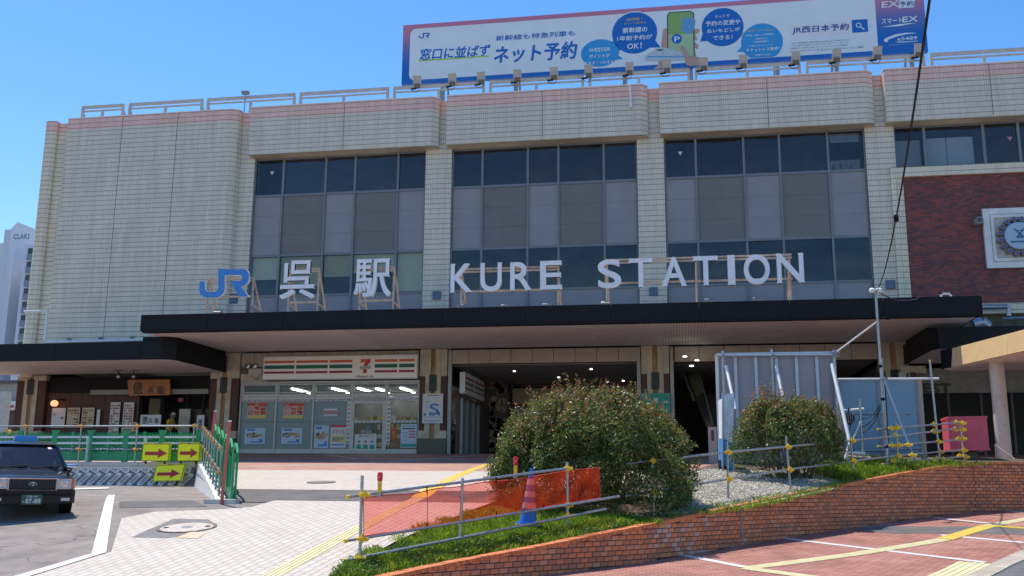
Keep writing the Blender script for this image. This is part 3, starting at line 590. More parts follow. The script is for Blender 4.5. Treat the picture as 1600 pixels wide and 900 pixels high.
# ---- ground floor columns: pair of pale strips, rusty recess, brick cheeks, granite foot
def gcol(x0, x1, ztop, zd=6.45):
    wd = x1-x0; c = (x0+x1)/2
    mb = MB(); mb.box(c-.11, c+.11, 43.97, 44.3, 3.6, ztop); obj('rusty_strip', mb, M_RUST, stn)
    for s in (-1, 1):
        a, b = sorted((c+s*.115, c+s*.36)); o_ = sorted((c+s*.362, c+s*wd/2))
        mb = MB(); mb.box(a, b, 43.88, 44.3, 3.95, ztop); mb.box(*sorted((c+s*.115, c+s*(wd/2+.02))), 43.86, 44.3, 3.6, 3.95); obj('pilaster', mb, M_CREAM, stn)
        mb = MB(); mb.box(o_[0], o_[1], 43.90, 44.3, zd, ztop); obj('capital', mb, M_CREAM, stn)
        mb = MB(); mb.box(o_[0], o_[1], 43.93, 44.3, 3.95, zd-.002); obj('brick_cheek', mb, M_BROWN, stn)
    mb = MB(); mb.box(x0-.03, x1+.03, 43.80, 44.3, FL-.02, 3.6); obj('granite_foot', mb, M_STONE, stn)
    mb = MB(); mb.box(c-.17, c+.17, 43.82, 43.875, 5.75, 6.5); obj('plaque', mb, mat('weathered_bronze', (.035, .05, .045), .5, .4, var=.4, scale=25), stn)
for x0, x1, zt in ((-32.63, -31.05, 6.7), (-22.32, -20.86, 7.68), (-11.93, -10.63, 7.7), (-1.72, -.5, 7.7), (8.42, 9.6, 7.68)): gcol(x0, x1, zt)
# beams under the soffit, made of short panels
def beam(x0, x1, z0, z1, n, y=43.98, mt=None):
    w_ = (x1-x0)/n
    for i in range(n): mb = MB(); mb.box(x0+i*w_+.012, x0+(i+1)*w_-.012, y, y+.06, z0, z1); obj('beam_panel', mb, mt or M_BEAM, stn)
    mb = MB(); mb.box(x0, x1, y+.03, y+.4, z0+.005, z1-.005); obj('beam_core', mb, M_BLACK, stn)
beam(-19.5, -12.0, 7.47, 7.66, 12, mt=M_CREAM); beam(-10.6, -1.75, 7.02, 7.66, 9); beam(-.25, 8.4, 6.98, 7.66, 8)
for x0, x1 in ((-20.8, -20.18), (-20.16, -19.52)):
    for q0, q1 in ((7.0, 7.66), (6.3, 6.65)): mb = MB(); mb.box(x0, x1, 43.98, 44.2, q0, q1); obj('beam_panel', mb, M_CREAM, stn)
mb = MB(); mb.box(-20.8, -19.52, 44.0, 44.2, 6.65, 7.0); obj('grey_band', mb, mat('grey_brown_band', (.16, .12, .10), .7), stn)
for x in (-10.5, -1.84, -.38): mb = MB(); mb.box(x-.08, x+.08, 43.93, 44.1, FL, 7.66); obj('door_post', mb, M_METAL, stn)
# interior shells of the ground floor
mb = MB(); mb.box(-31.7, 21.4, 43.9, 61.5, FL-.06, FL+.002); obj('inner_floor', mb, mat('shiny_floor', (.26, .23, .20), .3, var=.2), stn)
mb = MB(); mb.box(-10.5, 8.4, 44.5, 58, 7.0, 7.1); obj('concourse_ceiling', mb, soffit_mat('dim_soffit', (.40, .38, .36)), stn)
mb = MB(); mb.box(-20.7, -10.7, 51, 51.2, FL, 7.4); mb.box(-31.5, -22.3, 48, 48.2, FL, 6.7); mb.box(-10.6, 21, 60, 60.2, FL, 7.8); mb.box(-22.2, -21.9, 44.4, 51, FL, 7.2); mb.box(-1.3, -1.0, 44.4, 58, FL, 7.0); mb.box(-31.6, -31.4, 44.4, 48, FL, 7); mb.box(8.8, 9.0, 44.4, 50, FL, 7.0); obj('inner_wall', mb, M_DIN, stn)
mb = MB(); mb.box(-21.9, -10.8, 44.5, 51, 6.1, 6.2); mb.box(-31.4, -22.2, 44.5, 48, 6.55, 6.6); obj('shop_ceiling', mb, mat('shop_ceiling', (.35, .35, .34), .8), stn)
# ---- convenience store front
M_SF = mat('shopfront_frame', (.50, .50, .48), .45, .1, var=.08)
YS = 44.12
def X44(px, py=660, Y=YS): return aY(px, py, Y).x
def Z44(py, px=500, Y=YS): return aY(px, py, Y).z
vx = [-20.78, -18.98, -17.12, -15.22, -13.55, -11.97]
zt, zm, zb, zs = 6.28, 5.58, 3.12, 2.9
mb = MB(); mb.box(vx[0], vx[-1], YS-.03, YS+.1, 6.2, 6.3); obj('top_rail', mb, M_SF, stn)
mb = MB(); mb.box(vx[0], vx[-1], YS-.03, YS+.1, zm-.04, zm+.12); obj('middle_rail', mb, M_SF, stn)
for i, x in enumerate(vx): mb = MB(); mb.box(x-.04, x+.04, YS-.05, YS+.12, FL, 6.3); obj('mullion', mb, M_SF, stn)
for i in range(5):
    a, b = vx[i]+.04, vx[i+1]-.04
    mb = MB(); mb.box(a+.04, b-.04, YS+.0, YS+.06, 5.74, 5.8); mb.box(a+.04, b-.04, YS, YS+.06, 6.12, 6.18); mb.box(a, a+.06, YS, YS+.06, 5.72, 6.2); mb.box(b-.06, b, YS, YS+.06, 5.72, 6.2); obj('fanlight_frame', mb, M_SF, stn)
    mb = MB(); mb.quad((a, YS+.03, 5.72), (b, YS+.03, 5.72), (b, YS+.03, 6.2), (a, YS+.03, 6.2)); obj('fanlight', mb, M_SHOPG, stn)
    mb = MB(); mb.box(a, b, YS-.02, YS+.08, FL, zb); obj('kick_plate', mb, M_SF, stn)
    if i < 3: mb = MB(); mb.box(a, b, YS+.02, YS+.05, zb, zm-.04); obj('covered_window', mb, M_FILM, stn)
    else: mb = MB(); mb.quad((a, YS+.03, zb), (b, YS+.03, zb), (b, YS+.03, zm-.04), (a, YS+.03, zm-.04)); obj('shop_door' if i == 3 else 'shop_window', mb, M_SHOPG, stn)
a, b = vx[3]+.04, vx[4]-.04
mb = MB(); mb.box(a, a+.1, YS-.06, YS+.01, zb-.12, 5.22); mb.box(b-.1, b, YS-.06, YS+.01, zb-.12, 5.22); mb.box(a, b, YS-.06, YS+.01, 5.22, 5.34); mb.box(a+.1, b-.1, YS-.06, YS+.01, zb-.12, zb+.02); obj('door_frame', mb, M_SF, stn)
mb = MB(); mb.box(a, b, YS-.04, YS+.04, 5.34, 5.54); obj('door_header', mb, mat('header_beige', (.42, .40, .36), .6), stn)
mb = MB(); mb.tube((b-.22, YS-.1, 3.9), (b-.22, YS-.1, 4.5), .018); obj('door_handle', mb, M_METAL, stn)
# printed trim on the glass: scalloped banner strip, dashed stripes
mb = MB(); rr = random.Random(5)
for i in range(5):
    a, b = vx[i]+.05, vx[i+1]-.05; x = a
    if i == 3: continue
    mb.box(a, b, YS-.005, YS+.002, 5.45, 5.53, 0)
    while x < b-.2: mb.ext([(0, .09), (.21, .11), (.19, .0), (.02, -.02)], (x, YS-.006, 5.36), (1, 0, 0), (0, 0, 1), (0, .004, 0), m=0); mb.box(x+.05, x+.15, YS-.009, YS-.007, 5.39, 5.44, rr.choice((1, 2))); x += .235
obj('banner_trim', mb, [I_PAP, I_GRY, I_MAR], stn)
mb = MB()
for i in range(5):
    a, b = vx[i]+.08, vx[i+1]-.08
    if i > 2: mb.box(a, b, YS-.006, YS-.002, 4.33, 4.44, 2)
    x = a
    while x < b-.08: mb.ext([(0, 0), (.06, 0), (.11, .09), (.05, .09)], (x, YS-.012, 4.34), (1, 0, 0), (0, 0, 1), (0, .003, 0), m=(1 if rr.random() < .0 else 0)); x += .19 
obj('dashed_trim', mb, [I_GRY, I_PAP, I_PAP], stn)
mb = MB()
for x in (vx[3]-.22, vx[4]+.04):
    z = 3.2 if x > -14 else 3.2
    mb.box(x, x+.2, YS-.056, YS-.053, 3.35, 5.36, 0); z = 3.4
    while z < 5.25: mb.box(x+.03, x+.17, YS-.06, YS-.058, z, z+.08, rr.choice((1, 2, 1))); z += .19
obj('printed_strip', mb, [I_PAP, I_GRY, I_PINK], stn)
# shop interior seen through the glass: shelving and ceiling lights
mb = MB(); mb.m = 0
for k in range(4):
    y = 46+k*1.1
    mb.box(-20.5, -11.2, y, y+.35, FL, 4.5, 0)
    for z in (3.3, 3.7, 4.1, 4.5):
        x = -15.1
        while x < -11.4: d = rr.uniform(.1, .3); mb.box(x, x+d*.9, y-.12, y-.01, z, z+rr.uniform(.15, .3), rr.choice((1, 2, 3, 4, 5, 0, 0))); x += d
obj('shop_shelves', mb, [M_DIN, I_RED, I_YEL, I_TEAL, I_PAP, I_ORG], stn)
mb = MB(); mb.m = 0
for px, y, L in ((455, 45.3, 2.3), (518, 45.3, 2.3), (558, 45.3, 1.9), (587, 45.6, 2.0), (625, 45.4, 2.4), (640, 49, 1.8), (600, 49, 1.8), (560, 49, 1.8)):
    x = aY(px, 608, y).x; mb = MB(); mb.box(x, x+.1, y, y+L, 6.03, 6.09); obj('ceiling_light', mb, mat('tube_glow', (1, .97, .9), .5, var=0, emit=10), stn)
# ---- restaurant front
YR = 44.1
mb = MB(); mb.box(-31.0, -22.35, YR, YR+.2, 5.85, 6.62); obj('dark_header', mb, M_BLACK, stn)
for i in range(8):
    mb = MB(); mb.box(-31.0+i*.62, -31.0+i*.62+.6, YR+.02, YR+.12, FL, 5.84); obj('brown_wall_panel', mb, mat('brown_panel', (.075, .028, .02), .6, var=.2), stn)
mb = MB(); mb.box(-28.55, -22.38, YR-.25, YR+.05, 5.72, 5.95); obj('door_beam', mb, mat('grey_beam', (.26, .26, .24), .6), stn)
for x in (-26.0, -25.95, -24.9, -23.55, -22.7): mb = MB(); mb.box(x-.05, x+.05, YR, YR+.1, FL, 5.72); obj('door_post', mb, M_BLACK, stn)
mb = MB(); mb.box(-25.7, -24.95, YR+.3, YR+.34, 4.5, 5.55); obj('curtain', mb, mat('dim_curtain', (.14, .12, .06), .8), stn)
mb = MB(); mb.box(-23.55, -22.4, YR+.1, YR+.15, FL, 5.0); obj('lattice_door', mb, mat('dark_wood', (.035, .022, .015), .5), stn)
for i in range(7): mb = MB(); mb.box(-23.45+i*.14, -23.42+i*.14, YR+.04, YR+.1, 5.05, 5.6); obj('lattice_bar', mb, M_BLACK, stn)
mb = MB(); mb.box(-23.8, -23.25, YR-.2, YR-.1, FL, 5.0); obj('door_screen', mb, mat('pale_screen', (.42, .40, .34), .6), stn)
# ---- concourse: side shop front, stone pier, rear beam
mb = MB(); mb.box(-10.35, -10.2, 44.6, 52, FL, 5.6, 0); mb.box(-10.2, -10.15, 44.8, 49.5, FL, 5.4, 1)
for y in (44.8, 46.0, 47.4, 48.6): mb.box(-10.15, -10.05, y, y+.12, FL, 5.5, 2)
obj('side_shopfront', mb, [M_DIN, M_FILM, M_METAL], stn)
mb = MB(); mb.box(-10.4, -9.2, 52, 53, FL, 7.0, 0); rs = random.Random(2)
for i in range(70):
    z = rs.uniform(FL, 6.9); y = rs.uniform(52, 53)
    mb.ext([(-.16, -.1), (.1, -.16), (.17, .08), (-.05, .16)], (rs.uniform(-10.2, -9.35), 51.97, z), (1, 0, 0), (0, 0, 1), (0, .05, 0), m=1)
obj('stone_pier', mb, [M_DIN, mat('rubble_stone', (.35, .27, .19), .8, var=.3)], stn)
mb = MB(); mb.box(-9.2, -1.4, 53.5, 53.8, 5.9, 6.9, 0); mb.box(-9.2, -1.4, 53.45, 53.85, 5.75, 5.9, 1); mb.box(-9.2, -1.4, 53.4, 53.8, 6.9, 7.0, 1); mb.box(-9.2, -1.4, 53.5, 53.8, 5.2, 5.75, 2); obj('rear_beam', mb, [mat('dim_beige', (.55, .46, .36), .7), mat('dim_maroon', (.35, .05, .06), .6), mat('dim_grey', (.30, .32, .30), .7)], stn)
# stairs and escalator in the third bay
mb = MB()
for i in range(18): mb.box(1.4, 5.6, 47.5+i*.4, 61, FL+i*.2, FL+i*.2+.2)
obj('stairs', mb, mat('stair_dark', (.06, .06, .06), .6), stn)
# right entrance below the black canopy
mb = MB(); mb.box(9.7, 21, 43.9, 44.2, 5.5, 6.55); obj('grey_lintel', mb, mat('lintel_grey', (.24, .23, .20), .6, var=.15), stn)
mb = MB(); mb.box(9.75, 21, 43.95, 44.15, FL, 5.5); obj('dark_doors', mb, mat('dark_door', (.008, .008, .008), .4, var=0, spec=.2), stn)
for x in (11.1, 12.4, 13.6, 15): mb = MB(); mb.box(x-.05, x+.05, 43.88, 43.96, FL, 5.5); obj('door_post', mb, M_DARKM, stn)
# ================================================================== signs fixed to the building
def sign_root(name, label, cat, X, Y, Z, group=None): return thing(name, label, cat, (X, Y, Z), 0, group)
# seven-eleven sign
def seven_sign(label, x0, x1, z0, z1, y0, y1, logo_px=None, parts=((0, .205), (.211, .425), (.431, .585)), right=((.725, .875), (.881, .985))):
    t = sign_root('shop_sign', label, 'shop sign', (x0+x1)/2, y1, z0); W_, H = x1-x0, z1-z0
    mb = MB(); mb.box(x0, x1, y0, y1, z0, z1); obj('panel', mb, mat('fascia_white', (.86, .85, .83), .4, var=.03, scale=2), t)
    mb = MB(); e = .04; mb.box(x0-e, x1+e, y0-.02, y1-.01, z1, z1+e); mb.box(x0-e, x1+e, y0-.02, y1-.01, z0-e, z0); mb.box(x0-e, x0, y0-.02, y1-.01, z0, z1); mb.box(x1, x1+e, y0-.02, y1-.01, z0, z1); obj('frame', mb, M_SF, t)
    for (h0, h1, mt) in ((.72, .83, I_ORG), (.46, .62, I_GRN), (.245, .345, I_MAR)):
        for a, b in parts+right: mb = MB(); mb.box(x0+W_*(a+.005), x0+W_*b, y0-.006, y0-.002, z0+H*h0, z0+H*h1); obj('stripe', mb, mt, t)
    return t
s7 = seven_sign('white store sign with orange, green and maroon stripes and a numeral 7', -19.55, -12.02, 6.37, 7.42, 43.72, 43.96)
def pp(px, py, Y=43.71): a = aY(px, py, Y); return (a.x, a.z)
def flat(name, pts, Y, mt, t, thick=.004): mb = MB(); mb.ext([pp(*p, Y) for p in pts], (0, Y, 0), (1, 0, 0), (0, 0, 1), (0, thick, 0)); return obj(name, mb, mt, t)
flat('numeral_top', [(563.5, 561.2), (576, 561), (570, 566.5), (563.5, 566.5)], 43.708, I_ORG, s7); flat('numeral_stem', [(576, 561), (579.3, 561), (579, 565.5), (573.5, 572), (572.8, 583), (567.2, 583), (567.5, 571.5), (571, 566)], 43.705, I_RED, s7)
flat('lettering_band', [(562, 571.8), (579.5, 571.5), (579.5, 576.3), (562, 576.6)], 43.70, I_PAP, s7); words('lettering', 'ELEVEN', (562.5, 576), (579, 572.3), 43.70, I_GRN, s7, bold=.02)
words('lettering', 'Heart·in', (557.5, 590.3), (583.5, 585.6), 43.712, I_BRN, s7, bold=.02)
# side store sign inside the concourse, facing right
t = sign_root('shop_sign', 'small striped store sign on the side wall inside the concourse entrance', 'shop sign', -10.1, 47, 5.75)
mb = MB(); mb.box(-10.2, -9.95, 44.7, 49.3, 5.72, 6.72, 0)
for h0, h1, k in ((6.42, 6.52, 1), (6.16, 6.30, 2), (5.95, 6.02, 3)):
    for y0, y1 in ((44.75, 46.7), (47.0, 49.2)): mb.box(-9.95, -9.945, y0, y1, h0, h1, k)
obj('panel', mb, [M_PWHITE, I_MAR, I_INKG if 'I_INKG' in globals() else I_GRY, I_MAR], t)
# cafe sign on the rear beam
t = sign_root('cafe_sign', 'dark hanging sign reading Cafe Restaurants on the beam inside the concourse', 'sign', *aY(815, 603, 53.3))
a, b = aY(781, 607, 53.3), aY(861, 598, 53.3); mb = MB(); mb.box(a.x, b.x, 53.3, 53.36, a.z, b.z+.0); obj('panel', mb, M_BLACK, t)
words('lettering', 'Cafe', (786.5, 605.5), (803, 599.5), 53.29, I_PAP, t); words('lettering', 'Restaurants', (814, 605), (859, 598.5), 53.29, mat('gold_letters', (.4, .3, .15), .5), t)
# EST
t = sign_root('wall_lettering', 'bronze letters EST on the grey lintel above the dark doors', 'sign', *aY(1463, 615, 43.88))
words('lettering', 'EST', (1444, 614), (1484.5, 599.5), 43.88, mat('bronze_letters', (.055, .045, .02), .5, 0), t, bold=.10)
# restaurant wooden sign
t = sign_root('wooden_sign', 'tapered wooden shop board with brushed characters above the restaurant entrance', 'sign', *aY(232, 617, 43.6))
mb = MB(); mb.ext([pp(*p, 43.6) for p in ((199, 593.5), (264.5, 593), (265.5, 617), (201.5, 618.5))], (0, 43.6, 0), (1, 0, 0), (0, 0, 1), (0, .12, 0)); obj('board', mb, mat('orange_wood', (.42, .16, .06), .55, var=.25, scale=4, streak=6), t)
words('lettering', '徳', (207, 616), (223.5, 597), 43.59, M_INK, t, bold=.015); words('lettering', '兵', (230.5, 615.5), (241, 603), 43.59, M_INK, t, bold=.015); words('lettering', '衛', (244.5, 615.5), (258, 603), 43.59, M_INK, t, bold=.015)
words('lettering', '— — — — —', (226, 600), (254, 598.8), 43.59, I_BRN, t, bold=.02)
# generic printed posters: blocks of colour laid out like the photographed ones
def poster(label, px0, px1, Y, cols, seed, rows=4, ncol=3, base=None, cat='poster', name='poster', head=None, line=False, fill=.8, group=None, border=.06, custom=None):
    a, b = aY(*px0, Y), aY(*px1, Y); x0, x1, z0, z1 = a.x, b.x, a.z, b.z; W_, H = x1-x0, z1-z0
    t = thing(name, label, cat, ((x0+x1)/2, Y, z0), 0, group); mb = MB(); mb.box(x0, x1, Y, Y+.015, z0, z1); obj('sheet', mb, base or I_PAP, t)
    R = random.Random(seed); mb = MB(); mats = [M_INK]+cols
    if custom: custom(mb, x0, z0, W_, H, Y, R)
    else:
        gx, gz = W_*(1-2*border)/ncol, H*(1-2*border)/rows
        for j in range(rows):
            for i in range(ncol):
                if R.random() > fill: continue
                cx0 = x0+W_*border+i*gx; cz0 = z0+H*border+j*gz
                mb.box(cx0+gx*.06, cx0+gx*R.uniform(.8, .95), Y-.003, Y-.001, cz0+gz*.12, cz0+gz*R.uniform(.7, .9), R.randrange(1, len(mats)))
                for q in range(2): mb.box(cx0+gx*R.uniform(.1, .3), cx0+gx*R.uniform(.5, .85), Y-.005, Y-.0035, cz0+gz*(.25+q*.3), cz0+gz*(.33+q*.3), 0 if R.random() < .6 else R.randrange(1, len(mats)))
    if mb.v: obj('print', mb, mats, t)
    return t
def deli(mb, x, z, w_, h, Y, R):
    mb.box(x, x+w_, Y-.003, Y-.001, z+h*.78, z+h*.98, 1)
    for i in range(3):
        for j in range(2): mb.box(x+w_*(.04+.32*i), x+w_*(.30+.32*i), Y-.003, Y-.001, z+h*(.24+.27*j), z+h*(.48+.27*j), R.choice((2, 3, 4, 1)))
    for i in range(4): mb.box(x+w_*(.04+.24*i), x+w_*(.22+.24*i), Y-.003, Y-.001, z+h*.05, z+h*.18, 5)
    for i in range(7): q = R.uniform(.05, .7); mb.box(x+w_*q, x+w_*(q+.2), Y-.006, Y-.004, z+h*(.3+.09*i), z+h*(.34+.09*i), 6)
for i, (p0, p1) in enumerate((((386, 654), (417.5, 629)), ((442.5, 654), (475, 629)))):
    poster('red and orange deli offer poster on the '+('first', 'second')[i]+' frosted store window', p0, p1, YS-.006, [I_RED, I_ORG, I_MAR, I_PINK, I_YEL, I_PAP], 4+i, base=I_CRM, custom=deli)
def splash(mb, x, z, w_, h, Y, R):
    for i in range(14):
        a = R.uniform(.15, .8); u = R.uniform(.35, .75); mb.obox((x+w_*a, Y-.003-.0003*i, z+h*(.25+.55*u)*.9+a*h*.1), (w_*R.uniform(.06, .14), 0, h*.05), (0, .001, 0), (-w_*.01, 0, h*R.uniform(.04, .09)), R.choice((1, 2, 3, 1)))
    mb.box(x+w_*.1, x+w_*.5, Y-.003, Y-.001, z+h*.84, z+h*.95, 4); mb.box(x+w_*.3, x+w_*.9, Y-.003, Y-.001, z+h*.08, z+h*.16, 4); mb.box(x+w_*.72, x+w_*.88, Y-.005, Y-.003, z+h*.08, z+h*.3, 4)
for i, (p0, p1) in enumerate((((381.5, 693.5), (415, 669)), ((439.5, 693.5), (472.5, 669)))):
    poster('blue and gold food poster low on the '+('first', 'second')[i]+' frosted store window', p0, p1, YS-.006, [I_CRM, mat('ink_gold', (.45, .25, .08), .5), M_INK, I_BLU], 14+i, base=I_PAPB, custom=splash)
poster('tall blue and gold food poster beside the yellow notice', (490, 700), (514, 665), YS-.006, [I_CRM, MAT['ink_gold'], M_INK, I_BLU], 21, base=I_PAPB, custom=splash)
def notice(mb, x, z, w_, h, Y, R):
    mb.box(x, x+w_, Y-.003, Y-.001, z+h*.9, z+h, 1); mb.box(x+w_*.05, x+w_*.95, Y-.003, Y-.001, z+h*.25, z+h*.52, 2)
    tmesh(mb, 'スマイル', (x+w_*.05, Y-.004, z+h*.6), (w_*.9, 0, 0), (0, 0, h*.2), .02, m=1); tmesh(mb, '募集中', (x+w_*.15, Y-.006, z+h*.28), (w_*.7, 0, 0), (0, 0, h*.2), .02, m=3); mb.box(x+w_*.05, x+w_*.9, Y-.003, Y-.001, z+h*.1, z+h*.16, 3)
poster('white notice with red headline and yellow panel left of the store door', (515.5, 699.5), (541, 664), YS-.006, [I_RED, I_YEL, I_BLU], 5, custom=notice)
def rib(mb, x, z, w_, h, Y, R):
    for i in range(3): mb.box(x+w_*(.0 if i % 2 else .08), x+w_*(1 if i % 2 else .9), Y-.003, Y-.001, z+h*(.05+.33*i), z+h*(.27+.33*i), (1, 2, 1)[i])
    tmesh(mb, '生くりーむ', (x+w_*.15, Y-.006, z+h*.4), (w_*.7, 0, 0), (0, 0, h*.16), .02, m=0)
poster('faded red and white ribbon sticker on the third frosted window', (504, 651), (530, 637.5), YS-.004, [I_PAP, I_PINK], 6, base=M_FILM, custom=rib)
def staff(mb, x, z, w_, h, Y, R):
    tmesh(mb, 'ありがとう', (x+w_*.2, Y-.004, z+h*.8), (w_*.7, 0, 0), (0, 0, h*.15), .02, m=0)
    for i in range(3):
        c = x+w_*(.2+.3*i); mb.ext([(-.13, 0), (.13, 0), (.09, .2), (-.09, .2)], (c, Y-.003, z+h*.08), (w_, 0, 0), (0, 0, h*1.4), (0, .002, 0), m=1)
        mb.lathe([(.001, -.004), (w_*.055, -.003), (w_*.055, -.001)], (c, Y, z+h*.5), 10, 'y', 2); mb.ext([(-.06, 0), (.06, 0), (.04, .05), (-.04, .05)], (c, Y-.006, z+h*.53), (w_, 0, 0), (0, 0, h*1.4), (0, .001, 0), m=0)
poster('white poster of three drawn shop staff in green on the store door', (553.5, 703.5), (588.5, 678.5), YS-.064, [I_TEAL, mat('ink_skin', (.55, .36, .25), .6)], 7, custom=staff)
def price(mb, x, z, w_, h, Y, R):
    mb.box(x+w_*.02, x+w_*.98, Y-.003, Y-.001, z+h*.03, z+h*.16, 1); mb.box(x+w_*.1, x+w_*.9, Y-.003, Y-.001, z+h*.78, z+h*.83, 0); mb.box(x+w_*.06, x+w_*.94, Y-.003, Y-.001, z+h*.9, z+h*.93, 1)
    for i in range(3): mb.box(x+w_*.5, x+w_*.9, Y-.003, Y-.001, z+h*(.42+.12*i), z+h*(.47+.12*i), 2); mb.box(x+w_*.08, x+w_*.42, Y-.003, Y-.001, z+h*(.3+.16*i), z+h*(.32+.16*i), 1)
poster('pale green service notice standing in the window right of the store door', (625.5, 699.5), (651.5, 662.5), YS-.03, [I_TEAL, I_RED], 8, base=I_PAPB, custom=price)
poster('narrow green and yellow product strip hanging in the right store window', (605, 687), (610.5, 671), YS-.006, [I_LG if 'I_LG' in globals() else M_LGREEN, I_YEL], 9, rows=5, ncol=1, base=M_LGREEN)
poster('orange and red product strip hanging in the right store window', (611.5, 688), (619.5, 669), YS-.006, [I_ORG, I_RED, I_YEL], 10, rows=5, ncol=2, base=I_ORG)
poster('small white calendar sheet taped at the upper left of the right store window', (606.5, 632.5), (614.5, 624), YS-.006, [I_GRY, I_PINK], 11, rows=3, ncol=3)
poster('white timetable sheet taped halfway up the right store window', (606, 656), (616, 648.5), YS-.006, [I_GRY], 12, rows=3, ncol=5)
poster('small white notice on the left edge of the store door', (550.5, 657.5), (557, 652.5), YS-.064, [I_GRY], 13, rows=2, ncol=3)
poster('grey opening hours card above the staff poster on the store door', (564, 677.5), (581, 672), YS-.064, [I_GRY], 33, rows=3, ncol=6, base=mat('card_grey', (.35, .38, .4), .5))
def notice2(mb, x, z, w_, h, Y, R):
    tmesh(mb, 'S', (x+w_*.35, Y-.004, z+h*.3), (w_*.45, 0, 0), (0, 0, h*.36), .03, m=1, shear=.03); mb.box(x+w_*.74, x+w_*.88, Y-.004, Y-.002, z+h*.26, z+h*.38, 2)
    for q in (.06, .1, .2): mb.box(x+w_*.08, x+w_*.9, Y-.004, Y-.002, z+h*q, z+h*(q+.015), 1)
    mb.box(x+w_*.25, x+w_*.78, Y-.004, Y-.002, z+h*.93, z+h*.95, 0); mb.box(x+w_*.12, x+w_*.35, Y-.004, Y-.002, z+h*.72, z+h*.74, 1)
    for q in range(5): mb.box(x+w_*.12, x+w_*.27, Y-.004, Y-.002, z+h*(.45+.05*q), z+h*(.455+.05*q), 0)
    for q in (.12, .4, .55): mb.lathe([(.001, -.004), (w_*.07, -.003), (w_*.07, -.001)], (x+w_*q, Y, z+h*.3), 8, 'y', 1)
poster('white information board with a blue drawn figure on the column right of the store', (659.5, 661.5), (692.5, 615), 43.74, [I_BLU, I_BLU], 15, custom=notice2, cat='notice board', name='notice_board')
poster('pale menu board with branch drawing beside the orange lamp', (79, 668), (103, 637.5), 44.0, [I_GRY, I_CRM], 16, rows=5, ncol=3, base=I_PAP, fill=.2)
poster('brown menu board of small dishes left of the entrance', (103, 668), (125.5, 637), 44.0, [I_BRN, I_ORG, I_CRM, I_BRN], 17, rows=6, ncol=4, base=I_CRM)
poster('brown menu board of noodle dishes next to the narrow white sheet', (126, 668), (148, 637), 44.0, [I_BRN, MAT['ink_gold'], I_BRN], 18, rows=7, ncol=2, base=I_CRM)
poster('narrow white sheet right of the brown menu boards', (149.5, 667), (157, 640), 44.0, [I_GRY], 19, rows=2, ncol=1, fill=.3)
for i, (p0, p1) in enumerate((((169, 680), (188.5, 628.5)), ((189.5, 680), (210, 628.5)))):
    poster('tall white picture menu, '+('left', 'right')[i]+' one of the pair beside the restaurant door', p0, p1, 44.0, [I_BRN, MAT['ink_gold'], I_GRY, I_BRN, I_RED], 20+i, rows=11, ncol=4, base=I_PAP)
def curtain_txt(mb, x, z, w_, h, Y, R):
    for i, c in enumerate('徳兵衛'): tmesh(mb, c, (x+w_*(.08+.3*i), Y-.004, z+h*(.15 if i == 0 else .18)), (w_*(.28 if i == 0 else .22), 0, 0), (0, 0, h*(.72 if i == 0 else .5)), .02, m=0)
poster('white shop sign with black brushed characters in the restaurant window', (218.5, 664.5), (252, 648), 44.0, [I_GRY], 23, custom=curtain_txt, cat='sign', name='window_sign')
poster('small framed picture menu at the foot of the restaurant door', (204, 680), (214, 659.5), 43.95, [I_BRN, I_RED], 24, rows=3, ncol=2, base=I_CRM)
poster('tall white banner with black characters by the restaurant side door', (305, 690), (319.5, 648.5), 43.8, [I_GRY], 25, custom=lambda mb, x, z, w_, h, Y, R: tmesh(mb, '徳\n兵\n衛', (x+w_*.2, Y-.004, z+h*.1), (w_*.6, 0, 0), (0, 0, h*.75), .02, m=0))
poster('green and white information board half hidden behind the big bush', (1004, 646), (1047, 614), 43.7, [I_TEAL, I_PAP, I_TEAL], 26, rows=6, ncol=5, base=I_TEAL, cat='notice board', name='notice_board')
# ================================================================== canopies
def downlights(t, pts, z, r=.09):
    for x, y in pts:
        mb = MB(); mb.lathe([(r+.03, -.012), (r+.03, 0), (r, .0)], (x, y, z-.004), 14); obj('downlight_ring', mb, M_WHITEC, t)
def fascia(t, pts, z0, z1, mt, name='fascia_panel', thick=.06, gap=.008, out=0):
    """pts: plan corners; every run between two corners is one panel"""
    for (x0, y0), (x1, y1) in zip(pts[:-1], pts[1:]):
        d = Vector((x1-x0, y1-y0, 0)); L = d.length; d.normalize(); n = Vector((-d.y, d.x, 0))
        mb = MB(); mb.obox(Vector(((x0+x1)/2, (y0+y1)/2, (z0+z1)/2))+n*thick/2, d*(L/2-gap), n*thick/2, (0, 0, (z1-z0)/2)); obj(name, mb, mt, t)
CZ0, CZ1, CY = 7.72, 8.47, 37.5
mc = thing('main_canopy', 'long dark canopy over the station entrances with a pinkish ribbed soffit', 'canopy', (-6, 38, CZ0))
xsf = [-22.4, -19.4] + [-19.4+3.36*i for i in range(1, 9)] + [10.92]
fascia(mc, [(x, CY) for x in xsf], CZ0+.06, CZ1, M_FASC)
mb = MB(); mb.box(-22.3, 10.85, CY+.02, CY+.3, CZ0-.005, CZ0+.07); obj('fascia_foot', mb, M_BLACK, mc)
fascia(mc, [(-22.4, 43.9), (-22.4, CY+.1)], CZ0+.06, CZ1, M_FASC); fascia(mc, [(10.92, CY+.1), (10.92, 43.9)], CZ0+.06, CZ1, M_FASC)
mb = MB(); mb.box(-22.2, -13.6, CY+.25, 43.84, CZ0+.0, CZ0+.05); obj('soffit', mb, M_SOFP, mc)
mb = MB(); mb.box(-13.6, 10.75, CY+.25, 43.84, CZ0+.0, CZ0+.05); obj('soffit', mb, M_SOFR, mc)
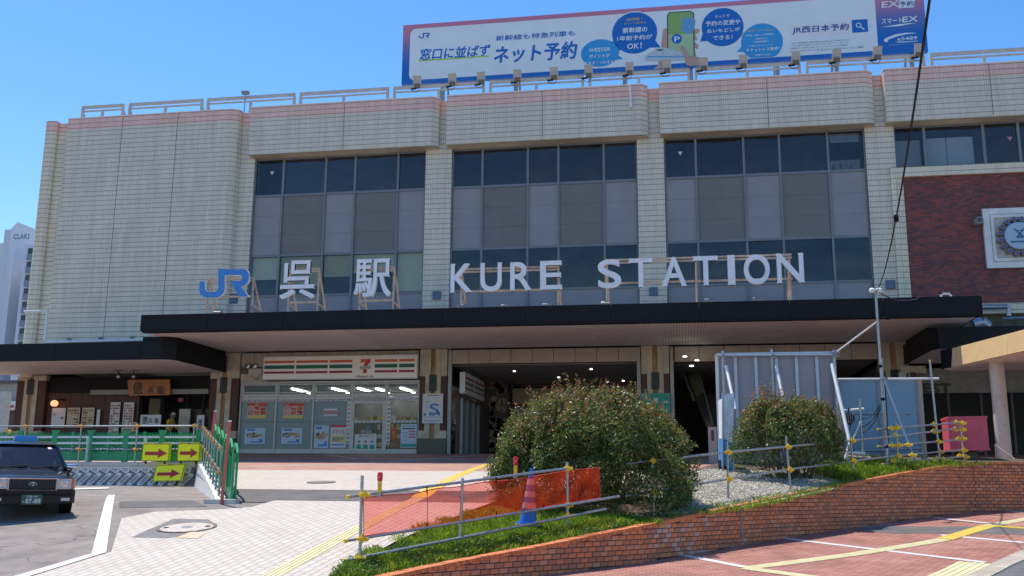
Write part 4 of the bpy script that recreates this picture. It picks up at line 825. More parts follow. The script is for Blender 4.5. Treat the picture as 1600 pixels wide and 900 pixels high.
mb = MB(); mb.box(-22.33, 10.85, CY+.07, 43.9, CZ0+.3, CZ1-.12); obj('roof_deck', mb, M_CONCD, mc)
dl = [aZ(x, y, CZ0) for x, y in [(401, 538), (485, 536.5), (572, 535), (748, 530), (837, 528), (1125, 527), (1207, 523), (1327, 522.5), (660, 533), (930, 528), (1030, 527)]]
downlights(mc, [(p.x, p.y) for p in dl], CZ0)
# left canopy
LZ0, LZ1, LY = 6.72, 7.5, 38.6
lc = thing('left_canopy', 'dark canopy with a chamfered corner above the restaurant at the left', 'canopy', (-28, 39, LZ0))
lcx = -21.45
pts = [(-42, LY), (-37, LY), (-32, LY), (-27.0, LY), (-22.95, LY), (-21.9, LY), (lcx, LY+.35), (lcx, 40.2), (lcx, 43.7)]
fascia(lc, pts, LZ0, LZ1, M_FASC)
fascia(lc, [(-22.95, LY+.1), (-21.9, LY+.1), (-21.5, LY+.45), (-21.5, 43.7)], LZ1, CZ0, M_BLACK)
mb = MB(); mb.ext([(-42, LY+.07), (-21.9, LY+.07), (lcx-.07, LY+.4), (lcx-.07, 43.84), (-42, 43.84)], (0, 0, LZ0+.02), (1, 0, 0), (0, 1, 0), (0, 0, .05)); obj('soffit', mb, M_SOFP, lc)
mb = MB(); mb.ext([(-42, LY+.07), (-21.9, LY+.07), (lcx-.07, LY+.4), (lcx-.07, 43.84), (-42, 43.84)], (0, 0, LZ1-.2), (1, 0, 0), (0, 1, 0), (0, 0, .1)); obj('roof_deck', mb, M_CONCD, lc)
dl = [aZ(x, y, LZ0) for x, y in [(116, 576.5), (237, 574.5)]]; downlights(lc, [(p.x, p.y) for p in dl], LZ0+.02)
# white pipe rails on the left canopy
t = thing('roof_pipe', 'white pipe running along the foot of the blank tiled wall on the left canopy', 'pipe', aY(150, 533, 43.2))
a, b = aY(72, 534.5, 43.2), aY(236, 530.5, 43.2); mb = MB(); mb.tube(a, b, .06); obj('pipe', mb, M_WHITE, t)
for k in (.2, .5, .8): p = a.lerp(b, k); mb = MB(); mb.box(p.x-.04, p.x+.04, 43.2, 43.5, p.z-.05, p.z+.2); obj('bracket', mb, M_METAL, t)
t = thing('roof_bracket', 'white angled pipe frame standing at the left end of the left canopy', 'pipe frame', aY(72, 536, 42))
mb = MB(); mb.tube(aY(37, 486.5, 41.5), aY(74, 485.5, 42), .055); mb.tube(aY(74, 485.5, 42), aY(70, 533, 42), .055); mb.tube(aY(39, 487, 41.5), aY(46, 500, 42.5), .03); obj('pipe', mb, M_WHITE, t)
# right black canopy
rc = thing('right_canopy', 'dark lower canopy stepping forward beside the main canopy above the bronze lettering', 'canopy', (14, 40, LZ0))
a = aZ(1463, 545, LZ0); ztop = aY(1458, 511.5, a.y).z
pts = [(a.x-.12, 43.9), (a.x-.12, a.y+.45), (a.x+.1, a.y), (a.x+2.9, a.y), (a.x+6, a.y), (22, a.y)]
fascia(rc, pts, LZ0, ztop, M_FASC); 
mb = MB(); mb.ext([(a.x, 43.9), (a.x, a.y+.5), (a.x+.2, a.y+.07), (22, a.y+.07), (22, 43.9)], (0, 0, LZ0+.03), (1, 0, 0), (0, 1, 0), (0, 0, .05)); obj('soffit', mb, M_SOFP, rc)
mb = MB(); mb.ext([(a.x, 43.9), (a.x, a.y+.5), (a.x+.2, a.y+.07), (22, a.y+.07), (22, 43.9)], (0, 0, ztop-.2), (1, 0, 0), (0, 1, 0), (0, 0, .1)); obj('roof_deck', mb, M_CONCD, rc)
fascia(rc, [(a.x, 43.8), (a.x, a.y+1.3), (a.x+1.3, a.y+1.3), (a.x+2.9, a.y+1.3)], ztop-.15, 7.74, M_BLACK)
# yellow canopy and its column
yc = thing('yellow_canopy', 'tan yellow fascia canopy on a round cream column at the far right', 'canopy', aY(1556, 720, 36))
A, B = aY(1490, 573, 37.5), aY(1600, 550, 33.3); d = (B-A); d.z = 0; L = d.length; d.normalize(); B2 = A+d*(L*1.9); yz0, yz1 = 5.86, 6.55
A0 = Vector((A.x, A.y, 0)); P1 = A0+d*(L*.82)
M_YF = mat('tan_fascia', (.72, .50, .24), .55, var=.06, scale=2, dirt=.2, dcol=(.5, .33, .15))
for q0, q1 in ((A0, A0+d*(L*.06)), (A0+d*(L*.06), P1), (P1, A0+d*(L*1.9))):
    n = Vector((d.y, -d.x, 0)); n = -n if n.x > 0 else n; L2 = (q1-q0).length; c = (q0+q1)/2
    mb = MB(); mb.obox((c.x, c.y, (yz0+yz1)/2), d*(L2/2-.006), n*.04, Vector((0, 0, (yz1-yz0)/2))+n*-.05); obj('fascia_panel', mb, M_YF, yc)
fascia(yc, [(A.x+2.0, A.y+1.6), (A.x+.25, A.y+1.1), (A.x-.28, A.y+.55), (A.x-.05, A.y+.02)], yz0, yz1, M_FASC)
q = [(A.x-.2, A.y+.5), (A.x+.05, A.y+.02), (B2.x+.06, B2.y), (B2.x+9, B2.y), (20, 38), (A.x+.3, A.y+1.2)]
mb = MB(); mb.ext(q, (0, 0, yz0-.02), (1, 0, 0), (0, 1, 0), (0, 0, .05)); obj('soffit', mb, M_SOFP, yc); mb = MB(); mb.ext(q, (0, 0, yz1-.15), (1, 0, 0), (0, 1, 0), (0, 0, .05)); obj('roof_deck', mb, M_CONCD, yc)
c0 = aY(1557, 573, 36); c1 = aY(1561, 722, 36); mb = MB(); mb.tube((c0.x, 36, 2.2), (c0.x, 36, yz0), .24, 24); obj('column', mb, mat('cream_column', (.55, .48, .40), .5, var=.08, dirt=.2), yc, smooth=True)
# ================================================================== big letters on the canopy
YL = 38.3; M_LETW = mat('letter_white', (.80, .82, .86), .35, var=.06, scale=3, dirt=.3, dcol=(.4, .38, .36)); M_LETB = mat('letter_blue', (.04, .23, .62), .35, var=.1, scale=4)
def frame_ladder(t, x0, x1, z0, zt, zlow, y=YL+.25, back=1.3, rails=(0, 1), posts=None):
    for z in (zt, zt-.12): mb = MB(); mb.box(x0, x1, y-.03, y+.03, z-.035, z+.035); obj('rail', mb, M_RUSTW, t)
    mb = MB(); mb.box(x0, x1, y-.03, y+.03, zlow-.04, zlow+.04); obj('rail', mb, M_RUSTW, t)
    mb = MB(); mb.box(x0, x1, y-.03, y+.03, z0+.02, z0+.1); obj('rail', mb, M_RUSTW, t)
    for x in (posts or (x0, x1)):
        mb = MB(); mb.tube((x, y+.02, z0-.1), (x, y+.02, zt+.05), .045, 6); obj('post', mb, M_RUSTW, t)
        mb = MB(); mb.tube((x, y+back, z0-.1), (x, y+.03, zt), .042, 6); obj('brace', mb, M_RUSTW, t)
        mb = MB(); mb.tube((x, y+.05, z0+.55), (x, y+back*.75, z0+.45), .03, 6); obj('tie', mb, M_RUSTW, t)
def L2(x, y): p = aY(x, y, YL); return p.x, p.z
# JR
t = thing('railway_sign', 'blue joined letters JR on a rusty frame, white edged', 'sign', (*L2(350, 487)[:1], YL, CZ1))
J = [(115, 400), (200, 400), (203, 510), (222, 545), (260, 562), (345, 562), (385, 548), (410, 510), (410, 205), (815, 205), (855, 222), (880, 255), (888, 300), (885, 370), (868, 415), (835, 450), (765, 480), (880, 635), (740, 635), (585, 390), (735, 390), (770, 378), (785, 350), (783, 318), (765, 300), (510, 300), (510, 510), (495, 570), (460, 615), (400, 645), (330, 655), (235, 652), (165, 632), (125, 590), (115, 540)]
PJ = [L2(300+x/10, 400+y/10) for x, y in J]
mb = MB(); mb.ext(PJ, (0, YL, 0), (1, 0, 0), (0, 0, 1), (0, .16, 0), m=0, ms=1); obj('letter', mb, [M_LETB, M_LETW], t)
x0, zb0 = L2(318, 486); x1, _ = L2(389, 486); frame_ladder(t, x0, x1, CZ1-.02, L2(350, 434)[1], L2(350, 462)[1])
mb = MB(); p = aY(366, 467, 40); mb.box(p.x-.18, p.x+.18, 39.9, 40, p.z-.22, p.z+.22); obj('number_plate', mb, mat('blue_plate', (.06, .12, .2), .5), t)
def kanji(ch, px0, px1, lab, fx0, fx1):
    a, b = L2(*px0), L2(*px1); t = thing('station_name_sign', lab, 'sign', ((a[0]+b[0])/2, YL, CZ1))
    mb = MB(); tmesh(mb, ch, (a[0], YL, a[1]), (b[0]-a[0]-.05, 0, 0), (0, 0, b[1]-a[1]-.05), .022, m=0, N=(0, .14, 0)); obj('letter', mb, [M_LETW, M_WHITE], t, fix=False)
    frame_ladder(t, L2(fx0, 480)[0], L2(fx1, 480)[0], CZ1-.02, b[1]-.35, a[1]-.15); return t
kanji('呉', (437, 466), (494, 405), 'left white Japanese character with broad feet, standing on a rusty frame', 446, 492)
kanji('駅', (553, 463), (612.5, 402.5), 'right, denser white Japanese character standing on a rusty frame', 558, 611)
def romaji(lab, letters, fx0, fx1, zt, zl, posts):
    t = thing('station_name_sign', lab, 'sign', (L2(fx0, 470)[0], YL, CZ1))
    for ch, xa, xb, ya, yb in letters:
        a, b = L2(xa, ya), L2(xb, yb); mb = MB(); tmesh(mb, ch, (a[0], YL, a[1]), (b[0]-a[0], 0, 0), (0, 0, b[1]-a[1]), .017, m=0, N=(0, .13, 0)); obj('letter', mb, [M_LETW, M_WHITE], t, fix=False)
    frame_ladder(t, L2(fx0, 480)[0], L2(fx1, 480)[0], CZ1-.02, L2(800, zt)[1], L2(800, zl)[1], posts=[L2(p, 480)[0] for p in posts])
romaji('white capital letters KURE on a rusty frame on the canopy', [('K', 704, 736.5, 456.5, 412), ('U', 751, 783.5, 454.5, 410.5), ('R', 797.5, 829.5, 453.5, 409.5), ('E', 844.5, 877.5, 452, 407.5)], 718, 871, 416.5, 452, (718, 871))
romaji('white capital letters STATION on a rusty frame on the canopy', [('S', 935, 969.5, 449.5, 405.5), ('T', 984, 1018.5, 448.5, 403.5), ('A', 1035.5, 1071, 447, 401.5), ('T', 1085, 1120.5, 445.5, 400), ('I', 1138.5, 1147, 444.5, 399), ('O', 1164, 1201, 443.5, 397.5), ('N', 1215.5, 1254, 441.5, 395.5)], 945, 1242, 409, 445, (948, 1090, 1238))
# flood lamps and little fittings on the canopy roof
def canopy_lamp(px, py, label, Y=38.1, flip=1):
    p = aY(px, py, Y); t = thing('canopy_floodlight', label, 'floodlight', (p.x, Y, CZ1), group=None)
    mb = MB(); mb.obox(Vector((p.x, Y, CZ1+.12)), (.17, 0, 0), (0, .1, .05), (0, -.04, .08)); obj('housing', mb, M_METAL, t)
    mb = MB(); mb.box(p.x-.2, p.x-.17, Y-.05, Y+.05, CZ1-.02, CZ1+.15); mb.box(p.x+.17, p.x+.2, Y-.05, Y+.05, CZ1-.02, CZ1+.15); mb.box(p.x-.2, p.x+.2, Y-.05, Y+.05, CZ1-.03, CZ1); obj('bracket', mb, M_GALV, t)
for px, lab in ((342, 'grey floodlight at the foot of the blue JR letters'), (722, 'grey floodlight in front of the letter K'), (790, 'grey floodlight in front of the letter U'), (854, 'grey floodlight in front of the letter E'), (946, 'grey floodlight in front of the letter S'), (1108, 'grey floodlight in front of the second letter T'), (1184, 'grey floodlight in front of the letter O')): canopy_lamp(px, 475, lab)
for px, lab in ((682, 'white dome lamp on the canopy roof beside the tiled column left of the letter K'), (1396, 'white dome lamp on the canopy roof below the brick wall'), (1021, 'white dome lamp on the canopy roof behind the first letter T')):
    p = aY(px, 470, 39.5); t = thing('dome_lamp', lab, 'lamp', (p.x, 39.5, CZ1)); mb = MB(); mb.lathe([(.34, .1), (.36, .16), (.3, .24), (.16, .3), (.05, .32)], (p.x, 39.5, CZ1), 18); obj('dome', mb, M_WHITE, t, smooth=True)
    mb = MB(); mb.lathe([(.05, -.1), (.05, .1)], (p.x, 39.5, CZ1), 8); obj('stem', mb, M_GALV, t)
    mb = MB(); mb.tube((p.x+.2, 39.6, CZ1+.05), (p.x+1.0, 39.9, CZ1+.0) if px == 1396 else (p.x-.7, 39.2, CZ1), .03); obj('arm', mb, M_WHITE, t)
for px, py, Y, lab in ((682, 461, 43.9, 'small blue grey plate on the tiled column left of KURE'), (1021, 455, 43.9, 'small blue grey plate on the tiled column between S and T'), (1392, 444, 43.85, 'small blue grey plate on the tiled column beside the brick wall')):
    p = aY(px, py, Y); t = thing('wall_plate', lab, 'plate', p); mb = MB(); mb.box(p.x-.19, p.x+.19, Y, Y+.08, p.z-.19, p.z+.19); obj('plate', mb, mat('plate_blue', (.10, .15, .22), .4, var=.2, scale=8), t)
t = thing('roof_hatch_frame', 'small white square frame on the right end of the main canopy roof', 'frame', aY(1478, 462, 38)); a, b = aY(1470, 463, 38), aY(1487, 457, 38)
mb = MB(); mb.box(a.x, a.x+.06, 38, 38.1, CZ1-.02, b.z); mb.box(b.x-.06, b.x, 38, 38.1, CZ1-.02, b.z); mb.box(a.x, b.x, 38, 38.1, b.z-.06, b.z); obj('frame', mb, M_WHITE, t)
# downpipe right of the canopy
t = thing('downpipe', 'silver pipe elbow on the wall right of the main canopy end', 'pipe', aY(1575, 480, 43.5))
P = [aY(x, y, 43.5) for x, y in ((1530, 480), (1574, 479), (1576, 482), (1576, 494))]; mb = MB(); mb.path(P, .1, 10); mb.tube(P[-1]+Vector((-.25, 0, -.1)), P[-1]+Vector((3, 0, -.05)), .06, 8); obj('pipe', mb, M_GALV, t, smooth=True)
t = thing('air_duct', 'short silver duct bend behind the right canopy', 'duct', aY(1535, 510, 43)); P = [aY(x, y, 43) for x, y in ((1520, 508), (1533, 504), (1545, 511))]
mb = MB(); mb.tube(P[0], P[1], .3, 14); mb.tube(P[1], P[2], .3, 14, .24); obj('duct', mb, M_GALV, t, smooth=True)
# wall emblem in its white frame
t = thing('wall_emblem', 'round pale blue emblem ringed by small purple lamps in a white square frame on brick', 'emblem', aY(1600, 418, 43.6))
cc = aY(1594, 367.5, 43.5); h = 1.29; w2 = 1.6; c3 = (cc.x, cc.z)
def ring(nm, hw, hh, th, y0, y1, mt):
    for x0, x1, z0, z1 in ((-hw, hw, hh-th, hh), (-hw, hw, -hh, -hh+th), (-hw, -hw+th, -hh+th, hh-th), (hw-th, hw, -hh+th, hh-th)):
        mb = MB(); mb.box(c3[0]+x0, c3[0]+x1, y0, y1, c3[1]+z0, c3[1]+z1); obj(nm, mb, mt, t)
M_FRW = mat('white_frame_tile', (.74, .74, .70), .5, var=.08, scale=3, dirt=.3, dcol=(.35, .28, .18))
ring('frame_tile', 1.31, 1.32, .26, 43.86, 44.05, M_FRW); ring('inner_rim', 1.02, 1.03, .13, 43.84, 44.0, M_FRW)
mb = MB(); mb.box(c3[0]-1.06, c3[0]+1.06, 43.9, 44.03, c3[1]-1.06, c3[1]+1.06); obj('back_panel', mb, mat('panel_beige', (.55, .52, .46), .7, var=.12, dirt=.3), t)
mb = MB(); mb.lathe([(.001, -.02), (.58, -.02), (.6, 0), (.6, .1)], (c3[0], 43.55, c3[1]), 40, 'y'); obj('disc', mb, mat('pale_blue_disc', (.38, .50, .62), .4, var=.04), t, smooth=True)
for k in range(16):
    a_ = 2*math.pi*(k+.5)/16; x, z = c3[0]+.76*math.cos(a_), c3[1]+.76*math.sin(a_)
    mb = MB(); mb.lathe([(.11, 0), (.11, .34)], (x, 43.58, z), 12, 'y'); o = obj('lamp_tube', mb, M_CONCD, t, smooth=True)
    mb = MB(); mb.lathe([(.001, -.01), (.075, -.01), (.075, .02)], (x, 43.57, z), 12, 'y'); obj('lamp_lens', mb, mat('purple_lens', (.10, .07, .25), .3, var=0), t)
mb = MB()
for s in (-1, 1): mb.obox((c3[0]+s*.02, 43.51, c3[1]+.1), (.028, 0, 0), (0, .008, 0), (s*.17, 0, .2)) ; mb.obox((c3[0]+s*.07, 43.508, c3[1]-.06), (.05, 0, .03), (0, .008, 0), (-.02, 0, .05))
mb.box(c3[0]-.16, c3[0]+.16, 43.505, 43.512, c3[1]+.2, c3[1]+.23); mb.box(c3[0]-.4, c3[0]+.4, 43.5, 43.52, c3[1]-.3, c3[1]-.24); obj('emblem_mark', mb, mat('emblem_blue', (.03, .12, .26), .4), t)
p = aY(1531, 343.5, 43.6); t = thing('wall_speaker', 'small round dark fitting on the brick left of the emblem frame', 'fitting', p); mb = MB(); mb.lathe([(.001, 0), (.13, 0), (.17, .05), (.17, .42)], (p.x, 43.6, p.z), 16, 'y'); obj('housing', mb, M_CONCD, t, smooth=True)
mb = MB(); mb.lathe([(.001, -.02), (.09, -.02), (.1, 0)], (p.x, 43.6, p.z), 12, 'y'); obj('lens', mb, M_DARKM, t)
p = aY(988, 130, 43.4); t = thing('vent_pipe', 'thin white pipe hanging over the parapet between two facade bays', 'pipe', (p.x, 43.4, 19.2)); mb = MB(); mb.tube(aY(984.5, 132, 43.38), aY(985.5, 162, 43.38), .05); mb.tube(aY(985.5, 160, 43.38), aY(985.6, 168, 43.38), .08); mb.tube(aY(984.5, 132, 43.38), aY(984.5, 130, 43.38)+Vector((0, .6, .1)), .05); obj('pipe', mb, M_WHITE, t)
# lamps, camera, meter boxes by the store sign
p = aY(397, 573, 43.9); t = thing('twin_lamp', 'pair of round silver flood lamps on a grey box left of the store sign', 'lamp', p)
for dx in (-.26, .1): mb = MB(); mb.lathe([(.001, -.16), (.11, -.14), (.15, -.04), (.13, .05), (.05, .1)], (p.x+dx, 43.85, p.z+.02), 14, 'y'); obj('lamp_head', mb, mat('chrome', (.5, .5, .5), .2, .9, var=0), t, smooth=True)
mb = MB(); mb.box(p.x-.25, p.x+.4, 43.86, 43.98, p.z-.45, p.z-.1); obj('box', mb, M_CONC, t)
mb = MB(); mb.path([(p.x-.1, 43.84, p.z-.4), (p.x+.05, 43.82, p.z-.6), (p.x+.25, 43.82, p.z-.6), (p.x+.35, 43.84, p.z-.4)], .012, 5); obj('cable', mb, M_DARKM, t)
for i, px in enumerate((186, 210)):
    p = aZ(px, 579, LZ0); t = thing('spotlight', ('left', 'right')[i]+' one of two small spotlights under the left canopy soffit', 'spotlight', (p.x, p.y, LZ0-.35), group='spotlights under the left canopy')
    mb = MB(); mb.tube((p.x, p.y, LZ0+.02), (p.x, p.y, LZ0-.12), .02); mb.box(p.x-.18, p.x+.18, p.y-.03, p.y+.03, LZ0-.02, LZ0+.02); obj('stem', mb, M_DARKM, t)
    mb = MB(); mb.tube((p.x-.02, p.y, LZ0-.1), (p.x+.05, p.y-.12, LZ0-.3), .05, 12, .09); obj('head', mb, M_DARKM, t); mb = MB(); mb.tube((p.x+.05, p.y-.121, LZ0-.301), (p.x+.055, p.y-.13, LZ0-.315), .08, 12); obj('lens', mb, M_PWHITE, t)
p = aY(86, 630, 43.8); t = thing('wall_lamp', 'round glowing orange lamp above the pale menu board', 'lamp', p); mb = MB(); mb.lathe([(.02, -.16), (.1, -.15), (.17, -.07), (.18, 0), (.15, .08), (.06, .14)], (p.x, 43.75, p.z), 18); obj('globe', mb, M_LAMPO, t, smooth=True)
mb = MB(); mb.box(p.x-.05, p.x+.3, 43.8, 44.1, p.z+.15, p.z+.22); obj('bracket', mb, M_BLACK, t)
p = aY(287.5, 626, 44.2); t = thing('red_lantern', 'small red and white lantern hanging in the restaurant doorway', 'lantern', p); mb = MB(); mb.lathe([(.05, -.12), (.13, -.08), (.14, .0), (.13, .08), (.05, .12)], (p.x, 43.9, p.z), 14); obj('shade', mb, mat('lantern_red', (.4, .05, .06), .6, var=.2), t, smooth=True); mb = MB(); mb.box(p.x-.01, p.x+.01, 43.89, 43.91, p.z+.1, 5.75); obj('cord', mb, M_BLACK, t)
# ================================================================== roof railing and billboard
YG = 44.9
def tz(x, y): return aY(x, y, YG)
groups = [(-31.25, -28.8), (-28.5, -24.3), (-24.05, -19.2), (-18.95, -14.2), (-13.95, -9.25), (-9.0, -4.3), (-4.05, .8), (1.05, 5.95), (6.2, 11.5), (11.75, 16.4)]
zr0, zr1 = 19.85, 21.2
for i, (x0, x1) in enumerate(groups):
    nm = ('leftmost', 'second', 'third', 'fourth', 'fifth', 'sixth', 'seventh', 'eighth', 'ninth', 'tenth')[i]
    t = thing('roof_railing', f'{nm} section from the left of the white steel railing on the parapet roof', 'railing', ((x0+x1)/2, YG, zr0), group='railing sections on the station roof')
    mb = MB(); mb.box(x0, x1, YG-.04, YG+.04, zr1-.1, zr1+.07); obj('top_rail', mb, M_RAILB, t)
    mb = MB(); mb.box(x0+.1, x1-.1, YG-.03, YG+.03, zr1-.28, zr1-.2); obj('lower_rail', mb, M_RAILB, t)
    for x in (x0+.05, x1-.05, (x0+x1)/2): mb = MB(); mb.box(x-.065, x+.065, YG-.05, YG+.05, zr0, zr1-.09 if x != (x0+x1)/2 else zr1-.26); obj('post', mb, M_RAILB, t)
    for x in (x0+.05, x1-.05): mb = MB(); mb.tube((x, YG, zr1-.2), (x, YG+1.1, zr0), .035, 6); obj('brace', mb, M_RUSTW, t)
bb = thing('billboard', 'long railway booking billboard with blue Japanese slogans, speech balloons and a hand holding a phone', 'billboard', (-1, 46.5, 19.8))
BY = 46.5; bx0, bx1, bz0, bz1 = -14.03, 12.1, 22.07, 25.42
M_BBG = mat('billboard_gradient', (.1, .2, .5), .4, var=0); n, l, b = nodes(M_BBG); g = n.new('ShaderNodeNewGeometry'); sp = n.new('ShaderNodeSeparateXYZ'); l.new(g.outputs['Position'], sp.inputs[0])
cr = n.new('ShaderNodeValToRGB'); l.new(rng(n, l, sp.outputs[2], bz0, bz1), cr.inputs[0]); e = cr.color_ramp.elements; e[0].color = (.005, .14, .50, 1); e[0].position = .3; e[1].color = (.56, .20, .30, 1); e[1].position = .88
e2 = cr.color_ramp.elements.new(.55); e2.color = (.12, .16, .42, 1); l.new(cr.outputs[0], b.inputs['Base Color'])
mb = MB(); mb.box(bx0, bx1, BY, BY+.25, bz0, bz1); obj('panel', mb, M_BBG, bb)
def BP(x, y): p = aY(x, y, BY); return p.x, p.z
def rrect(x0, x1, z0, z1, r, n=6):
    P = []
    for cx_, cz_, a0 in ((x1-r, z0+r, -90), (x1-r, z1-r, 0), (x0+r, z1-r, 90), (x0+r, z0+r, 180)):
        for i in range(n+1): a_ = math.radians(a0+90*i/n); P.append((cx_+r*math.cos(a_), cz_+r*math.sin(a_)))
    return P
def bflat(nm, poly, mt, k=1, **kw): mb = MB(); mb.add([(x, BY-.004*k, z) for x, z in poly], [tuple(range(len(poly)))]); return obj(nm, mb, mt, bb, fix=False, **kw)
wx0, wx1 = BP(640, 90)[0], BP(1371, 60)[0]
bflat('white_field', rrect(wx0, wx1, 22.28, 25.17, .32), M_PWHITE, 1)
def bw(s, p0, p1, mt, bold=.02, shear=0, k=3): return words('lettering', s, p0, p1, BY, mt, bb, bold=bold, shear=shear, dy=-.004*k)
PJ2 = [(654+ (x-115)/765*17.2, 52+(y-205)/450*8.2) for x, y in J]; 
mb = MB(); mb.add([(*[v for v in (BP(x, y-(x-654)*.05)[0],)], BY-.012, BP(x, y-(x-654)*.05)[1]) for x, y in PJ2], [tuple(range(len(PJ2)))]); obj('logo', mb, M_BLUE, bb, fix=False)
bw('JR西日本', (657, 61.8), (668, 60.3), M_BLUE, .01)
bflat('underline', [BP(654, 96.5), BP(764, 89.2), BP(764, 86.5), BP(654, 94)], M_LGREEN, 2)
bw('窓口に並ばず', (655.5, 94.2), (764.5, 69.5), M_BLUE, .03, .12)
bw('新幹線も特急列車も', (774.5, 64.5), (898, 47.5), M_BLUE, .025, .1); bw('ネット予約', (771, 99.5), (899, 64.5), M_BLUE, .035, .12)
def balloon(cx_, cy_, rx, ry, mt, tail):
    c = BP(cx_, cy_); r1 = BP(cx_+rx, cy_)[0]-c[0]; r2 = c[1]-BP(cx_, cy_+ry)[1]; P = [(c[0]+r1*math.cos(2*math.pi*i/48), c[1]+r2*math.sin(2*math.pi*i/48)) for i in range(48)]
    P = [(x, max(z, 22.30)) for x, z in P]; bflat('balloon', [(c[0]+(x-c[0])*1.05, max(22.29, c[1]+(z-c[1])*1.05)) for x, z in P], M_PWHITE, 2); bflat('balloon', P, mt, 3); bflat('balloon_tail', [BP(*q) for q in tail], mt, 3.2)
balloon(937.5, 83, 30, 21.5, M_LBLUE, [(962, 84), (974, 92), (955, 95)]); balloon(991.5, 51.5, 35.5, 32.5, M_BLUE, [(1020, 58), (1032, 74), (1006, 75)])
balloon(1129, 42.5, 33, 30, M_BLUE, [(1098, 52), (1094, 65), (1112, 64)]); balloon(1190.5, 66, 33, 29.5, M_LBLUE, [(1164, 68), (1151, 81), (1172, 82)])
for s, p0, p1 in (('WESTER', (920, 81.8), (953.5, 74)), ('ポイントが', (920.5, 91.5), (952.5, 83.5)), ('たまる・つかえる！', (913.5, 101.5), (961, 94)), ('新幹線の', (973, 52.5), (1011, 41)), ('1年前予約が', (964.5, 64.5), (1018.5, 53.5)), ('OK！', (980, 77), (1002, 66.5)),
                  ('ネットで', (1117, 28.5), (1139.5, 22.5)), ('予約の変更や', (1102.5, 41.5), (1156, 30)), ('払いもどしが', (1105, 52), (1155.5, 42.5)), ('できる！', (1114, 63), (1144, 54.5)), ('チケットレス乗車！', (1166, 81.5), (1217.5, 73)), ('東海道・山陽・九州新幹線に', (1164.5, 57.5), (1210, 51.5)), ('北陸新幹線に', (1178, 67.3), (1201, 63)), ('e5489なら', (1180, 62.3), (1199, 58.5)), ('会員登録だけでOK', (1170, 73), (1208, 69)), ('何度でもOK', (1180, 88), (1204, 83.5))):
    bw(s, p0, p1, M_PWHITE, .025 if s != '東海道・山陽・九州新幹線に' else .01, .06, 5)
for s, p0, p1 in (('EX予約・', (980, 33.5), (1003, 27)), ('スマートEXなら', (975, 38.8), (1009, 33.5)), ('EX予約・スマートEXなら', (1169, 50.5), (1209, 44.8))): bw(s, p0, p1, I_YEL, .02, .06, 5)
# phone, hand, suitcase, parking mark, train
M_SKIN = mat('print_skin', (.50, .33, .27), .5, var=.04); M_PHG = mat('print_phone_green', (.24, .42, .12), .4, var=0); M_PHL = mat('print_phone_pale', (.40, .55, .30), .4, var=0)
def Z7(*pts): return [BP(1000+x/5.333, y/5.333) for x, y in pts]
bflat('printed_hand', Z7((150, 545), (175, 400), (185, 300), (195, 240), (225, 235), (240, 330), (240, 410), (230, 490), (225, 560), (110, 580)), M_SKIN, 3)
bflat('printed_hand', Z7((440, 240), (490, 240), (500, 265), (460, 290), (480, 330), (450, 345), (490, 380), (480, 410), (455, 400), (470, 470), (520, 490), (570, 540), (420, 550), (400, 440)), M_SKIN, 3)
bflat('phone', Z7((230, 480), (225, 130), (245, 102), (420, 92), (450, 110), (455, 470)), M_INK, 4); bflat('phone_screen', Z7((238, 480), (233, 130), (250, 110), (418, 100), (442, 118), (447, 470)), M_PHG, 5); bflat('phone_screen', Z7((238, 480), (236, 290), (444, 280), (447, 470)), M_PHL, 6)
bflat('suitcase', Z7((345, 250), (350, 170), (370, 152), (440, 150), (462, 172), (450, 250), (415, 290), (355, 268)), mat('print_case', (.16, .36, .58), .4), 7)
for q in (368, 395, 422): bflat('suitcase_rib', Z7((q, 262), (q+6, 170), (q+12, 170), (q+6, 262)), M_LBLUE, 8)
bflat('parking_disc', [(BP(1057, 60.5)[0]+.17*1.0*math.cos(a_/12*math.pi)*1.0, BP(1057, 60.5)[1]+.27*math.sin(a_/12*math.pi)) if False else (BP(1057.5, 61)[0]+.26*math.cos(a_/12*math.pi), BP(1057.5, 61)[1]+.26*math.sin(a_/12*math.pi)) for a_ in range(24)], M_BLUE, 7); bw('P', (1054, 65.5), (1062, 57.5), M_PWHITE, .03, 0, 8)
bflat('printed_train', Z7((35, 490), (50, 460), (110, 425), (150, 395), (220, 400), (300, 430), (380, 445), (400, 500), (330, 505), (150, 512), (60, 508)), mat('print_train', (.50, .58, .62), .4), 7); bflat('train_window', Z7((130, 425), (160, 412), (200, 415), (180, 425)), M_INK, 8); bflat('train_stripe', Z7((60, 470), (380, 470), (380, 478), (60, 480)), M_LBLUE, 8)
bflat('printed_thumb', Z7((335, 390), (350, 378), (372, 400), (400, 450), (440, 540), (430, 555), (390, 545), (350, 440)), M_SKIN, 9)
for s, sh in (((680, 480), 0), ((690, 400), 0)): pass
